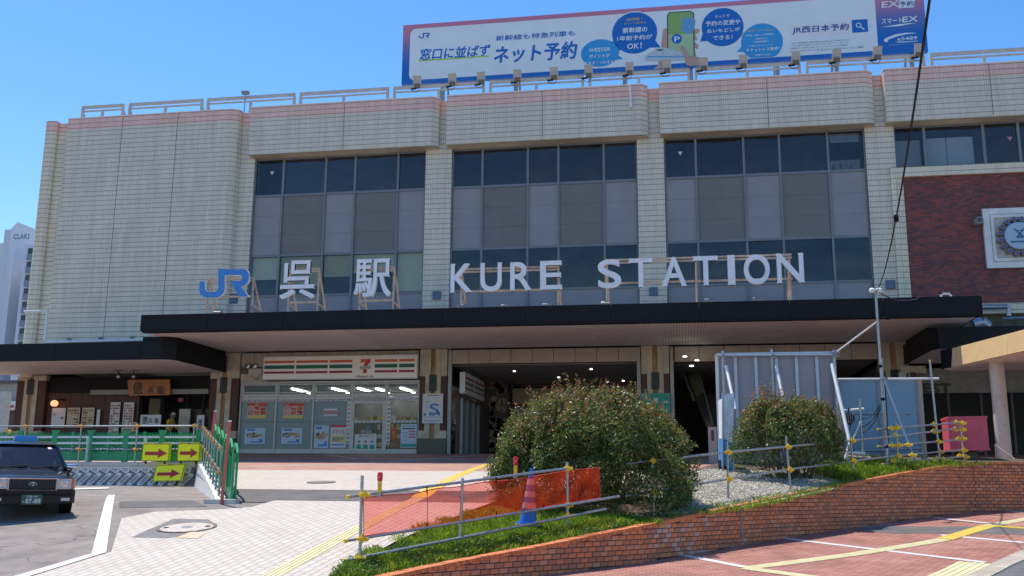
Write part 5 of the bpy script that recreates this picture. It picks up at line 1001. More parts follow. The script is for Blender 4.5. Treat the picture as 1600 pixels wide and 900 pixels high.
# search box
bflat('search_box', rrect(*[BP(1233, 50)[0], BP(1356, 40)[0]], BP(1233, 59)[1], BP(1233, 39.5)[1], .06), mat('print_paper', (.74, .76, .78), .4, var=0), 2); bflat('search_button', rrect(BP(1331, 40)[0], BP(1356, 40)[0], BP(1331, 51.5)[1], BP(1331, 31.5)[1], .03), M_BLUE, 3)
bw('JR西日本予約', (1238, 54), (1325, 36.5), M_NAVY, .025, .1, 4)
c = BP(1341.5, 39.5); mb = MB(); mb.add([(c[0]+r_*math.cos(a_/10*math.pi), BY-.018, c[1]+r_*math.sin(a_/10*math.pi)) for a_ in range(20) for r_ in (.09, .13)], [(2*i, 2*i+1, (2*i+3) % 40, (2*i+2) % 40) for i in range(20)]); mb.obox((c[0]+.17, BY-.017, c[1]-.17), (.08, 0, -.08), (0, .001, 0), (.02, 0, .02)); obj('magnifier', mb, M_PWHITE, bb, fix=False)
for i, s in enumerate(('ご予約には会員登録が必要な場合があり変更できない商品もあります', '※一部の列車はご利用になれませんのでご注意ください 詳しくは', '※発着駅により取扱いの異なるサービスがございます 会員登録', '※くわしくはホームページをご覧ください 列車によりサービス・設備が', '異なる場合があります ご了承ください')): bw(s, (1234, 67.2+i*4.0), (1328+[0, -3, -4, 22, -35][i], 63.4+i*4.0-(94+[0, -3, -4, 22, -35][i])*.0), I_GRY, .0, 0, 4)
bw('EX', (1377.5, 12.2), (1403, 1.0), M_PWHITE, .03, .12, 3); bflat('logo_box', [BP(1403.5, 13), BP(1428, 11.5), BP(1429.5, -1), BP(1405, 0)], M_PWHITE, 2); bw('予約', (1405.5, 11), (1427, 1), M_NAVY, .02, 0, 4); bw('EXPRESS', (1377.5, 15), (1401.5, 13.2), M_PWHITE, .02, 0, 3)
bw('スマート', (1377.5, 37.5), (1409, 27.5), M_PWHITE, .025, .1, 3); bw('EX', (1410, 35), (1433, 25), M_PWHITE, .035, .12, 3); bflat('swoosh', [BP(1378, 42.5), BP(1405, 37.8), BP(1434, 35.5), BP(1403, 41)], M_PWHITE, 2)
bflat('swoosh', [BP(1380.5, 64), BP(1383, 60), BP(1398, 54), BP(1416, 51.2), BP(1434, 51.6), BP(1416, 53.5), BP(1400, 57.5), BP(1388, 62), BP(1386, 66.5)], M_PWHITE, 2); bw('e5489', (1402, 63.8), (1432.5, 56.5), M_PWHITE, .03, .08, 3); bflat('swoosh', [BP(1398, 65.5), BP(1434, 63.8), BP(1434, 64.6), BP(1405, 66.8)], M_PWHITE, 2); bw('JR西日本ネット予約', (1389, 71.3), (1434, 67.3), M_PWHITE, .01, 0, 3)
bw('※詳細はホームページをご覧ください', (656, 126.5), (684, 124), M_PWHITE, .0, 0, 3)
for x in (-11.9, -8.0, -2.4, .9, 5.1, 7.9, 11.4): mb = MB(); mb.box(x-.1, x+.1, BY+.26, BY+.5, 19.7, bz1-.3); obj('support_post', mb, M_METAL, bb); mb = MB(); mb.tube((x, BY+.5, bz1-.6), (x, BY+2.6, 19.75), .06, 6); obj('brace', mb, M_METAL, bb)
for z in (22.6, 24.5): mb = MB(); mb.box(bx0+.2, bx1-.2, BY+.27, BY+.37, z, z+.1); obj('back_beam', mb, M_METAL, bb)
mb = MB(); mb.box(-5.2, -3.9, 45.6, 46.3, 19.75, 20.95); obj('roof_unit', mb, M_METAL, bb)
FLX = [650, 704.5, 749.5, 806, 863, 917, 980.5, 1039, 1096, 1157.5, 1239.5, 1303, 1366.5, 1431.5]
fl0 = None
for i, px in enumerate(FLX):
    p = aY(px, 130-(px-650)*.0625-1, YG-.1); nm = ('first', 'second', 'third', 'fourth', 'fifth', 'sixth', 'seventh', 'eighth', 'ninth', 'tenth', 'eleventh', 'twelfth', 'thirteenth', 'last')[i]; lab = f'{nm} billboard floodlight from the left, clamped to the roof railing'
    if fl0 is None:
        fl0 = thing('billboard_floodlight', lab, 'floodlight', (p.x, YG-.15, zr1-.05), 0, 'floodlights along the billboard foot'); X, Yf, Z = p.x, YG-.15, zr1-.05
        mb = MB(); mb.obox((X+.1, Yf-.1, Z+.27), (.2, 0, 0), (0, .05, .02), (0, -.09, .22)); obj('lamp_head', mb, mat('lamp_grey', (.40, .39, .37), .35, .2, var=.1), fl0)
        mb = MB(); mb.obox((X+.1, Yf-.06, Z+.0), (.14, 0, 0), (0, .07, 0), (0, -.01, .09)); obj('ballast', mb, mat('lamp_brown', (.13, .105, .09), .5, var=.1), fl0)
        mb = MB(); mb.tube((X-.25, Yf, Z-.12), (X+.05, Yf, Z-.1), .05, 8); mb.path([(X-.2, Yf-.05, Z-.15), (X-.08, Yf-.05, Z-.3), (X+.1, Yf-.05, Z-.33), (X+.22, Yf-.05, Z-.15)], .012, 5); obj('clamp', mb, M_BLACK, fl0)
    else: dup(fl0, (p.x, YG-.15, zr1-.05), label=lab)
p = aY(379, 172, 44.3); t = thing('roof_lamp', 'small grey lamp on a thin pole at the parapet notch', 'lamp', (p.x, 44.5, 19.9)); mb = MB(); mb.tube((p.x, 44.5, 19.9), (p.x, 44.5, 21.3), .03); obj('pole', mb, M_GALV, t); mb = MB(); mb.box(p.x-.18, p.x+.18, 44.4, 44.6, 21.2, 21.36); obj('head', mb, M_CONCD, t)
# ================================================================== distant tower and shops at the left
T0 = aY(2, 354, 95); T1 = aY(52, 362, 95); tower = thing('apartment_tower', 'white apartment tower with a column of dark balconies behind the station', 'building', ((T0.x+T1.x)/2, 95, 2.8))
M_TWR = mat('tower_white', (.62, .66, .72), .7, var=.04, scale=.2, streak=.2); zt_ = aY(20, 353, 95).z
xa, xb = aY(3, 400, 95).x-.0, aY(51, 400, 95).x
mb = MB(); mb.ext([(xa, 95), (xb-3.1, 95.0), (xb-.2, 93.2-1), (xb-.2, 103), (xa, 103)], (0, 0, 2.8), (1, 0, 0), (0, 1, 0), (0, 0, zt_-2.8-.4)); obj('wall', mb, M_TWR, tower)
mb = MB(); zb_ = aY(45, 382, 91).z; mb.box(aY(37, 400, 91).x, aY(62, 400, 91).x, 91.0, 104, 2.8, zb_); obj('wall', mb, M_TWR, tower)
yb_ = 90.9; bxa, bxb = aY(38.5, 450, 91).x, aY(49.5, 450, 91).x
for i in range(9):
    za, zc = aY(44, 388+i*20.8, yb_).z, aY(44, 404+i*20.8, yb_).z
    mb = MB(); mb.box(bxa, bxb, yb_-.02, yb_+.2, zc, za); obj('balcony_opening', mb, M_DARKM, tower)
    mb = MB(); mb.box(bxa, bxb, yb_-.12, yb_-.021, zc-.15, zc+.5); obj('balcony_rail', mb, mat('tower_rail', (.22, .25, .3), .4), tower)
mb = MB(); mb.tube((xb-.4, 97, zt_-1), (xb-.2, 97, zt_+4), .06); obj('lightning_rod', mb, M_DARKM, tower)
words('lettering', 'CLARS', (21, 374), (47, 365), 92.1, M_INK, tower, bold=.01)
mb = MB(); mb.box(xa-25, xa-.1, 96, 106, 2.8, aY(0, 380, 96).z); obj('wall', mb, M_TWR, tower)
fb = thing('far_shop', 'low pale shop with a red and white awning seen under the left canopy', 'building', aY(12, 660, 62))
a, b = aY(-30, 588, 62), aY(34, 700, 62)
mb = MB(); mb.box(a.x-12, b.x+1.2, 62, 70, 2.7, aY(10, 596, 62).z); obj('wall', mb, mat('far_wall', (.32, .31, .29), .8, var=.1), fb)
mb = MB(); mb.box(a.x-12, b.x+1.3, 61.6, 62.2, aY(10, 599, 62).z, aY(10, 595, 62).z); obj('roof_edge', mb, mat('far_dark', (.1, .1, .1), .7), fb)
p = aY(0, 648, 61.5); mb = MB(); mb.box(p.x-6, b.x+1, 60.6, 61.9, aY(0, 641, 61).z, aY(0, 628, 61).z); obj('awning', mb, M_WHITE, fb)
mb = MB(); q0, q1 = aY(6, 637, 60.5), aY(20, 634, 60.5); mb.box(q0.x, q1.x, 60.55, 60.6, q0.z, q1.z+.05); obj('awning_mark', mb, I_RED, fb)
mb = MB(); mb.box(p.x-6, b.x+1, 61.6, 61.95, 2.7, aY(0, 645, 61).z); obj('shop_window', mb, M_DIN, fb)
p = aY(4, 640, 58); mb = MB(); mb.box(p.x-.4, p.x+.25, 58, 58.4, 2.7, aY(0, 612, 58).z); obj('pillar', mb, M_CONC, fb)
p = aY(21, 660, 59); t = thing('yellow_flower_bush', 'small bush with yellow flowers seen beside the leftmost column', 'bush', (p.x, 59, 2.9))
mb = MB(); mb.m = 0
for i in range(260):
    v = Vector((RNG.normal(0, .5), RNG.normal(0, .3), RNG.uniform(.1, 1.9))); s = .11; u = Vector(RNG.normal(0, 1, 3)).normalized(); v2 = u.orthogonal().normalized(); c = Vector((p.x, 59, 2.9))+v
    mb.add([c+u*s, c+v2*s, c-u*s, c-v2*s], [(0, 1, 2, 3)], 0 if RNG.random() < .5 else 1)
obj('foliage', mb, [I_YEL, mat('far_leaf', (.06, .1, .03), .7)], t, fix=False)
# ================================================================== pipe clamps and pipe fences
def clamp(mb, c, s=1.0, ax=None, rnd=random.Random(1)):
    s *= .78
    c = Vector(c); a = ax or Vector((1, 0, 0)); b = Vector((-a.y, a.x, 0))
    mb.obox(c-b*.03*s, a*.055*s, b*.03*s, (0, 0, .045*s)); mb.tube(c+a*.05*s-b*.06*s, c-a*.05*s-b*.06*s+Vector((0, 0, .01)), .03*s, 8)
    mb.tube(c-a*.10*s-b*.02*s, c+a*.12*s-b*.03*s+Vector((0, 0, -.01*s)), .026*s, 8, .038*s); mb.tube(c-b*.05*s+Vector((0, 0, -.07*s)), c-b*.02*s+Vector((0, 0, .08*s)), .024*s, 8)
def pipe(t, p, q, r=.0243, name='rail', mt=None, cap=None):
    mb = MB(); mb.tube(p, q, r, 12); o = obj(name, mb, mt or M_GALV, t, smooth=True)
    return o
def endcap(t, p, d, mt): mb = MB(); d = Vector(d).normalized(); mb.tube(p, Vector(p)+d*.05, .033, 10); obj('end_cap', mb, mt, t)
# orange net barrier
pA, pB, pC = on(Gp, 562, 878), on(Gpl, 713, 842), on(Gpl, 887, 826)
pB = aY(718, 842, 17.0); pB.z = Gpl(17.0)
bar = thing('pipe_barrier', 'low steel pipe barrier with yellow clamps carrying orange netting beside the grass', 'barrier', pA)
def toppt(x, y, base): return aY(x, y, base.y)
ta, tb, tc_ = toppt(566, 743, pA), toppt(723, 747, pB), toppt(886, 722, pC)
for p, q in ((pA, ta), (pB, tb), (pC, tc_)): pipe(bar, p-Vector((0, 0, .1)), Vector((q.x, p.y, q.z)), .0265, 'post')
def rail_pts(pts, dy=-.05): return [aY(x, y, Y)+Vector((0, dy, 0)) for x, y, Y in pts]
YD = 19.6
rails = [[(547, 776, pA.y-.15), (890, 731.5, pC.y)], [(544, 844.5, pA.y-.15), (968, 775.5, YD)], [(544, 875, pA.y-.15), (947, 795.5, YD-.2)]]
for rl in rails:
    p, q = rail_pts(rl); pipe(bar, p, q); endcap(bar, p, p-q, M_YCL)
for x, y, Y in ((569, 772.5, pA.y), (566, 841.5, pA.y), (562, 872, pA.y), (886, 732, pC.y), (887, 789, pC.y), (887, 806, pC.y)):
    mb = MB(); clamp(mb, aY(x, y, Y)+Vector((0, -.05, 0)), 1.15, Vector((.75, .66, 0)).normalized()); obj('clamp', mb, M_YCL, bar, smooth=True)
# the netting: a wavy sheet of real (fine) mesh cloth that light passes through
M_NET = bpy.data.materials.new('orange_netting'); M_NET.use_nodes = True; n = M_NET.node_tree.nodes; l = M_NET.node_tree.links; n.remove(n['Principled BSDF'])
d1 = n.new('ShaderNodeBsdfDiffuse'); d1.inputs[0].default_value = (.85, .06, .03, 1); d2 = n.new('ShaderNodeBsdfTranslucent'); d2.inputs[0].default_value = (.9, .10, .03, 1); a1 = n.new('ShaderNodeMixShader'); a1.inputs[0].default_value = .45; l.new(d1.outputs[0], a1.inputs[1]); l.new(d2.outputs[0], a1.inputs[2])
tr = n.new('ShaderNodeBsdfTransparent'); tr.inputs[0].default_value = (1, .55, .53, 1); mx = n.new('ShaderNodeMixShader'); g = n.new('ShaderNodeNewGeometry'); nn_ = noise(n, l, g.outputs['Position'], 3, 3); l.new(rng(n, l, nn_, .3, .7, .26, .44), mx.inputs[0]); l.new(tr.outputs[0], mx.inputs[1]); l.new(a1.outputs[0], mx.inputs[2]); l.new(mx.outputs[0], n['Material Output'].inputs[0])
top = [(568, 778, pA.y), (640, 771, pA.y+.65), (684, 764, pA.y+1.1), (723, 758.5, pB.y), (783, 751, pB.y+.7), (880, 737.5, pC.y), (936, 729.5, pC.y+.6)]
bot = [(568, 838, pA.y), (640, 828.5, pA.y+.65), (684, 822, pA.y+1.1), (723, 815, pB.y), (783, 804, pB.y+.7), (880, 787.5, pC.y), (938, 777, pC.y+.6)]
T_, B_ = [aY(*q) for q in top], [aY(*q) for q in bot]; NX, NZ = 96, 16; V = []
for i in range(NX+1):
    u = i/NX*(len(T_)-1); k = min(int(u), len(T_)-2); f_ = u-k; t1 = T_[k].lerp(T_[k+1], f_); b1 = B_[k].lerp(B_[k+1], f_)
    for j in range(NZ+1):
        v = j/NZ; p = b1.lerp(t1, v); amp = .035*(math.sin(i*.33)+.6*math.sin(i*.13+v*4)+.5*math.sin(i*.7-v*7))*(1 if i > 55 else .35)
        V.append(p+Vector((0, amp-.0, .012*math.sin(i*.25)*(1 if j in (0, NZ) else .3))))
mb = MB(); mb.add(V, [(i*(NZ+1)+j, (i+1)*(NZ+1)+j, (i+1)*(NZ+1)+j+1, i*(NZ+1)+j+1) for i in range(NX) for j in range(NZ)])
net = thing('orange_netting', 'orange plastic netting sheet tied along the pipe barrier in front of the cone', 'netting', V[0]); obj('net', mb, M_NET, net, smooth=True, fix=False)
M_HEM = mat('net_hem', (.72, .06, .03), .6, var=.1)
for row in (0, NZ): mb = MB(); mb.path([V[i*(NZ+1)+row]+Vector((0, -.004, 0)) for i in range(0, NX+1, 3)], .009, 5); obj('hem', mb, M_HEM, net)
for i in (0, 26, NX-10, NX): mb = MB(); mb.path([V[i*(NZ+1)+j]+Vector((0, -.004, 0)) for j in range(0, NZ+1, 4)], .007, 5); obj('hem', mb, M_HEM, net)
for i in (26, 62): 
    for row in (0, NZ): p = V[i*(NZ+1)+row]; mb = MB(); mb.tube(p+Vector((0, -.03, -.05)), p+Vector((0, -.04, .07)), .012, 6); obj('tie', mb, M_BLACK, net)
# warning lights on the top rail
for (x, yt, yb, Y, lab) in ((593, 737.5, 770, pA.y+.25, 'red and yellow warning light on the left end of the barrier'), (805.5, 713.5, 742, pC.y-.75, 'red and yellow warning light on the barrier in front of the bush')):
    b0, t0 = aY(x, yb, Y-.06), aY(x, yt, Y-.06); H = t0.z-b0.z; t = thing('warning_light', lab, 'warning light', b0)
    mb = MB(); mb.lathe([(.028, 0), (.036, .02), (.036, H*.5), (.03, H*.52)], b0, 12); obj('battery_case', mb, M_YCL, t, smooth=True)
    mb = MB(); mb.lathe([(.03, H*.53), (.045, H*.6), (.048, H*.85), (.04, H*.97), (.02, H)], b0, 12); obj('lens', mb, mat('red_lens', (.70, .015, .03), .15, var=0), t, smooth=True)
    mb = MB(); mb.lathe([(.001, -.052), (.018, -.05), (.018, -.044)], b0+Vector((0, 0, H*.74)), 10, 'y'); obj('reflector', mb, I_PINK, t)
    mb = MB(); mb.obox(b0+Vector((.0, 0, -.03)), (.04, 0, 0), (0, .04, 0), (0, 0, .03)); obj('bracket', mb, M_GALV, t)
# cone
c = aY(825, 811, 18.9); c.z = Gpl(18.9)+.02; hc = aY(831, 731, 18.9).z-c.z
t = thing('traffic_cone', 'blue traffic cone with white bands leaning slightly behind the orange netting', 'cone', c); lean = Vector((.07, 0, 1)); M_CB = mat('cone_blue', (.01, .17, .62), .4, var=.05); M_CW = mat('cone_white', (.75, .72, .72), .35, var=.05)
mb = MB(); mb.obox(c+Vector((-.02, 0, .035)), (.26, .06, 0), (-.06, .26, 0), (0, 0, .035)); obj('base_weight', mb, M_RUBBER, t)
mb = MB(); mb.obox(c+Vector((-.02, 0, .095)), (.22, .05, 0), (-.05, .22, 0), (0, 0, .02)); obj('foot', mb, M_CONCD, t)
def cone_seg(h0, h1, mt, nm, e=0): mb = MB(); r = lambda h: .17-(.17-.035)*h; mb.tube(c+Vector((0, 0, .1))+lean*(h0*(hc-.1)), c+Vector((0, 0, .1))+lean*(h1*(hc-.1)), r(h0)+e, 24, r(h1)+e); obj(nm, mb, mt, t, smooth=True)
cone_seg(0, 1, M_CB, 'body'); cone_seg(0, .04, M_CB, 'skirt', .05)
for h0, h1 in ((.28, .38), (.48, .58), (.70, .80)): cone_seg(h0, h1, M_CW, 'white_band', .004)
# ---- pipe fence along the planter wall
f1 = thing('pipe_fence', 'two-rail steel pipe fence with yellow clamps between the bushes and the brick wall', 'fence', on(Gpl, 1138, 782))
posts = [(1019, 717, 1022, 806), (1136, 690, 1138.5, 782), (1228, 682, 1236, 767), (1329, 683, 1334, 745)]
ps = []
for x1, y1, x0, y0 in posts:
    b0 = on(Gpl, x0, y0); t0 = aY(x1, y1, b0.y); pipe(f1, b0-Vector((0, 0, .2)), Vector((t0.x, b0.y, t0.z)), .0243, 'post'); ps.append(b0)
Ys = [p.y for p in ps]; g1, g2 = on(Gpl, 1404, 733), on(Gpl, 1507, 723)
up = [(640+300, 731, Ys[0]-.9), (1019, 719, Ys[0]), (1136, 698, Ys[1]), (1229, 684, Ys[2]), (1329, 687.5, Ys[3])]
upper = [aY(x, y, Y-.05) for x, y, Y in ((978, 724.5, Ys[0]-.5), (1136, 706.5, Ys[1]), (1230, 698, Ys[2]), (1331, 688.5, Ys[3]), (1404, 681.3, g1.y), (1503, 668.5, g2.y))]
lower = [aY(x, y, Y-.05) for x, y, Y in ((978, 775, Ys[0]-.5), (1138, 748.5, Ys[1]), (1233, 733.5, Ys[2]), (1333, 720.5, Ys[3]), (1404, 712, g1.y), (1506, 702.5, g2.y))]
for L_ in (upper, lower):
    for a, b in zip(L_[:-1], L_[1:]): pipe(f1, a, b)
for pts_ in (upper, lower):
    for p in pts_[1:4]: mb = MB(); clamp(mb, p, 1.25, Vector((.62, .78, 0)).normalized()); obj('clamp', mb, M_YCL, f1, smooth=True)
for x, y in ((1019, 720), (1021, 769)): mb = MB(); clamp(mb, aY(x, y, Ys[0]-.05), 1.1, Vector((.62, .78, 0)).normalized()); obj('clamp', mb, M_YCL, f1, smooth=True)
f2 = thing('pipe_fence', 'five-rail steel pipe fence with many yellow clamps in front of the red box', 'fence', g1)
g3 = on(Gpl, 1469, 725)
for (x1, y1, b0) in ((1399.5, 660, g1), (1499.5, 659, g2)): t0 = aY(x1, y1, b0.y); pipe(f2, b0-Vector((0, 0, .2)), Vector((t0.x, b0.y, t0.z)), .0243, 'post')
t0 = aY(1453, 565, g3.y); pipe(f2, g3-Vector((0, 0, .2)), Vector((t0.x, g3.y, t0.z)), .03, 'tall_post'); endcap(f2, Vector((t0.x, g3.y, t0.z)), (0, 0, 1), M_YCL)
R5 = [((1372, 670.7), (1504, 660)), ((1372, 697.5), (1505, 686.8)), ((1379, 725.3), (1509, 713.3))]
for (a, b) in R5: p, q = aY(*a, g1.y-.2), aY(*b, g2.y-.05); pipe(f2, p, q); endcap(f2, p, p-q, M_YCL)
cl = [(1392, 669), (1401, 668), (1397, 680.5), (1393, 696), (1404, 695.5), (1403, 712), (1397, 721), (1458, 663), (1458, 674), (1462, 673.5), (1466, 690), (1468, 706), (1463, 716.5), (1473, 718), (1493, 660), (1503, 661), (1492, 670.5), (1503, 671), (1497, 686), (1504, 685), (1505, 703.5), (1499, 712), (1508, 714)]
for i, (x, y) in enumerate(cl): mb = MB(); clamp(mb, aY(x, y, (g1.y if x < 1420 else g3.y if x < 1480 else g2.y)-.08), 1.25, Vector((.9, .43, 0)).normalized()); obj('clamp', mb, M_YCL, f2, smooth=True)
# ================================================================== scaffolding, hoardings, banner
scf = thing('scaffold_pole', 'tall steel scaffold pole carrying the overhead cable, with a diagonal brace', 'pole', on(Gpl, 1387, 732)); yS = scf.location.y
yS = 28.6; pb = aY(1387, 733, yS); pt = aY(1368, 455, yS); pm = aY(1372, 500, yS)
pipe(scf, pb-Vector((0, 0, .1)), aY(1376, 560, yS), .05, 'lower_pole'); pipe(scf, aY(1376, 575, yS), pt, .035, 'upper_pole'); pipe(scf, aY(1379.5, 592, yS-.1)+Vector((.05, 0, 0)), aY(1385, 690, yS-.1)+Vector((.05, 0, 0)), .015, 'conduit', M_BLACK)
pipe(scf, aY(1382, 593, yS-.15), aY(1430, 720, yS-1.2), .035, 'brace'); mb = MB(); clamp(mb, aY(1380, 592, yS-.1), 1.2); obj('coupler', mb, M_GALV, scf, smooth=True)
mb = MB(); clamp(mb, aY(1419, 695, yS-1.0), 1.2); obj('clamp', mb, M_YCL, scf); mb = MB(); clamp(mb, aY(1425, 711, yS-1.15), 1.2); obj('clamp', mb, M_YCL, scf)
mb = MB(); p = aY(1367, 454, yS); mb.lathe([(.05, -.08), (.09, -.04), (.09, .02), (.05, .06)], p+Vector((-.08, -.05, 0)), 10); mb.lathe([(.05, -.08), (.09, -.04), (.09, .02), (.05, .06)], p+Vector((.1, -.05, 0)), 10); obj('insulator', mb, M_WHITE, scf, smooth=True)
mb = MB(); p = aY(1375, 498, yS-.05); mb.tube(p, p+Vector((.2, 0, .02)), .03); mb.box(p.x+.15, p.x+.25, p.y-.06, p.y+.04, p.z-.03, p.z+.07); obj('pole_bracket', mb, M_BLACK, scf)
for dz in (.0, 1.7, 2.9): p = pb.lerp(pt, (dz+.8)/6.5); mb = MB(); mb.tube(p-Vector((0, 0, .04)), p+Vector((0, 0, .04)), .06, 10); obj('band', mb, M_BLACK, scf)
cab = thing('overhead_cable', 'thick black overhead cable sloping up across the facade from the scaffold pole', 'cable', pt)
P0, P3 = aY(1369, 455, yS), aY(1458, -40, 7.5); P = []
for i in range(25):
    u = i/24; p = P0.lerp(P3, u); p.z -= .75*4*u*(1-u)*.62; P.append(p)
mb = MB(); mb.path(P, .012, 8); obj('cable', mb, M_BLACK, cab, smooth=True); mb = MB(); p = P[15]; mb.obox(p, (.03, 0, 0), (0, .03, 0), (0, 0, .05)); obj('cable_tie', mb, M_BLACK, cab)
mb = MB(); Q = [aY(x, y, Y) for x, y, Y in ((1371, 455, yS), (1381, 461, 30), (1392, 466, 33), (1405, 469.5, 36), (1420, 469.5, 37.2), (1432, 467.5, 37.4), (1438, 464, 37.6))]; mb.path(Q, .02, 6); obj('cable', mb, M_DARKM, cab, smooth=True)
# white hoarding: sheets fixed to metal studs
yH = 30.0; hw = thing('white_hoarding', 'tall grey purple hoarding of sheets on steel studs behind the smaller bush', 'hoarding', aY(1215, 715, yH)); gz0 = 2.0
hx = [aY(x, 600, yH).x for x in (1121, 1183, 1247, 1307)]; hz = aY(1200, 552.5, yH).z; M_HRD = mat('hoarding_grey', (.36, .325, .34), .6, var=.05, scale=1)
for a, b in zip(hx[:-1], hx[1:]): mb = MB(); mb.box(a+.004, b-.004, yH, yH+.03, gz0, hz-.03); obj('panel', mb, M_HRD, hw)
M_STUD = mat('steel_stud', (.45, .50, .58), .4, .4, var=.1)
for x in (1121, 1150, 1182, 1214, 1245.5, 1277.5, 1305): X = aY(x, 600, yH).x; mb = MB(); mb.box(X-.045, X+.045, yH-.09, yH-.01, gz0, hz-.02); obj('stud', mb, M_STUD if x > 1125 else M_WHITE, hw)
mb = MB(); mb.box(hx[0], hx[-1], yH-.08, yH-.02, hz-.05, hz+.03); obj('head_channel', mb, M_STUD, hw)
for x, y0 in ((1131, 548), (1208, 546), (1305.5, 547)): X = aY(x, 600, yH-.2); pipe(hw, (X.x, yH-.2, gz0), (X.x, yH-.2, aY(x, y0, yH-.2).z), .045, 'scaffold_post')
pipe(hw, aY(1119, 556, yH-.28), aY(1308, 555, yH-.28), .03, 'ledger'); 
for x0, y0, x1, y1 in ((1134.5, 572, 1149, 640), (1213, 572, 1232, 660)): pipe(hw, aY(x0, y0, yH-.3), aY(x1, y1, yH-1.3), .045, 'raking_prop', M_WHITE)
pipe(hw, aY(1299.5, 569, yH-.35), aY(1328, 692, yH-1.7), .05, 'raking_prop', M_WHITE); pipe(hw, aY(1328, 692, yH-1.7), aY(1321, 718, yH-1.8), .045, 'raking_prop', M_WHITE); pipe(hw, aY(1305.5, 551, yH-.3), aY(1371, 502.5, yS), .025, 'stay_bar', M_WHITE)
for x, y in ((1131, 556), (1208, 556), (1305, 555), (1305, 551)): mb = MB(); clamp(mb, aY(x, y, yH-.3), 1.3); obj('coupler', mb, M_GALV, hw, smooth=True)
# blue hoarding
yB = 30.3; hb = thing('blue_hoarding', 'pale blue sheet hoarding on scaffold tubes at the right of the white hoarding', 'hoarding', aY(1375, 715, yB))
M_BLH = mat('hoarding_blue', (.17, .31, .42), .5, var=.05, scale=1, dirt=.15, dcol=(.2, .25, .28)); z0, zmid, z1 = aY(1375, 713, yB).z, aY(1375, 648, yB).z, aY(1375, 593.5, yB).z
bx = [aY(1314, 650, yB).x, aY(1374, 650, yB).x, aY(1436, 650, yB).x]
for a, b in zip(bx[:-1], bx[1:]):
    for q0, q1 in ((z0, zmid), (zmid, z1)): mb = MB(); mb.box(a+.012, b-.012, yB, yB+.04, q0+.01, q1-.01); obj('panel', mb, M_BLH, hb)
for x in bx: mb = MB(); mb.box(x-.03, x+.03, yB-.03, yB+.06, z0-.15, z1+.02); obj('stud', mb, M_CONCD, hb)
mb = MB(); mb.box(bx[-1]+.04, bx[-1]+.15, yB+.02, yB+.1, z0-.2, z1); obj('end_post', mb, M_BEAM, hb)
pipe(hb, aY(1309, 592.5, yB-.15), aY(1467, 591.5, yB-.15), .032, 'ledger', M_WHITE); pipe(hb, aY(1314, 642, yB-1.2), aY(1350, 639, yB-1.2), .04, 'short_tube', M_WHITE); pipe(hb, aY(1343, 624, yB-1.3), aY(1349, 727, yB-1.3), .032, 'side_post'); pipe(hb, aY(1345, 658, yB-1.35), aY(1333, 686, yB-1.35), .022, 'stay_bar', M_WHITE)
pipe(hb, aY(1316, 706, yB-1.4), aY(1352, 709, yB-1.4), .045, 'ground_tube', M_WHITE); pipe(hb, aY(1308, 712, yB-1.5), aY(1360, 716, yB-1.5), .04, 'ground_tube', M_RUSTW); pipe(hb, aY(1440, 700, yB-.2), aY(1305, 707, yB-.2), .03, 'ground_tube')
t = thing('work_lamp', 'round black work lamp hung on the tubes between the hoardings', 'lamp', aY(1326, 655, yB-1.4)); p = aY(1326, 654, yB-1.4)
mb = MB(); mb.lathe([(.03, -.1), (.13, -.08), (.17, 0), (.17, .06), (.1, .14)], p, 16, 'y'); obj('housing', mb, M_BLACK, t, smooth=True); mb = MB(); [mb.tube((p.x+dx, p.y-.11, p.z-.14), (p.x+dx, p.y-.11, p.z+.14), .008, 5) for dx in (-.09, -.03, .03, .09)]; obj('guard', mb, M_GALV, t); mb = MB(); mb.path([p+Vector((0, 0, .15)), p+Vector((.02, 0, .3))], .02); mb.path([p+Vector((.05, 0, -.15)), p+Vector((-.05, .05, -.5)), p+Vector((.1, .05, -.9))], .012); obj('cord', mb, M_BLACK, t)
t = thing('loose_cables', 'three thin black cables sagging from the scaffold pole across the blue hoarding', 'cable', aY(1360, 670, yB-1))
for k, (x1, y1) in enumerate(((1345, 655), (1346, 668), (1348, 677))):
    a, b = aY(1376, 630+k*4, yS+.3), aY(x1, y1, yB-1.3); mb = MB(); mb.path([a, a.lerp(b, .35)+Vector((0, 0, -.14)), a.lerp(b, .7)+Vector((0, 0, -.1)), b], .012, 5); obj('cable', mb, M_BLACK, t)
# banner wrapped round the scaffold end
yN = 27.9; bn = thing('hoarding_banner', 'narrow upright banner, white above and bright blue below, on a thin frame between the bushes', 'banner', aY(1135, 738, yN)); gz_ = aY(1135, 738, yN).z
M_BNB = mat('banner_blue', (.02, .25, .58), .6, var=.15, scale=5); M_BNW = mat('banner_white', (.66, .70, .74), .7, var=.12, scale=6)
def cloth(nm, P, m1, N=10, amp=.03):
    a, b, c_, d_ = [aY(*q) for q in P]; V = []; 
    for i in range(N+1):
        for j in range(N+1): u, v = i/N, j/N; p = a.lerp(b, u).lerp(d_.lerp(c_, u), v); V.append(p+Vector((0, amp*math.sin(5*u+3*v)*math.sin(9*v), 0)))
    for j in range(1): pass
    mb = MB(); mb.add(V, [(i*(N+1)+j, (i+1)*(N+1)+j, (i+1)*(N+1)+j+1, i*(N+1)+j+1) for i in range(N) for j in range(N)]); mb.add([v+Vector((0, .02, 0)) for v in V], [(i*(N+1)+j+1, (i+1)*(N+1)+j+1, (i+1)*(N+1)+j, i*(N+1)+j) for i in range(N) for j in range(N)]); return obj(nm, mb, m1, bn, smooth=True, fix=False)
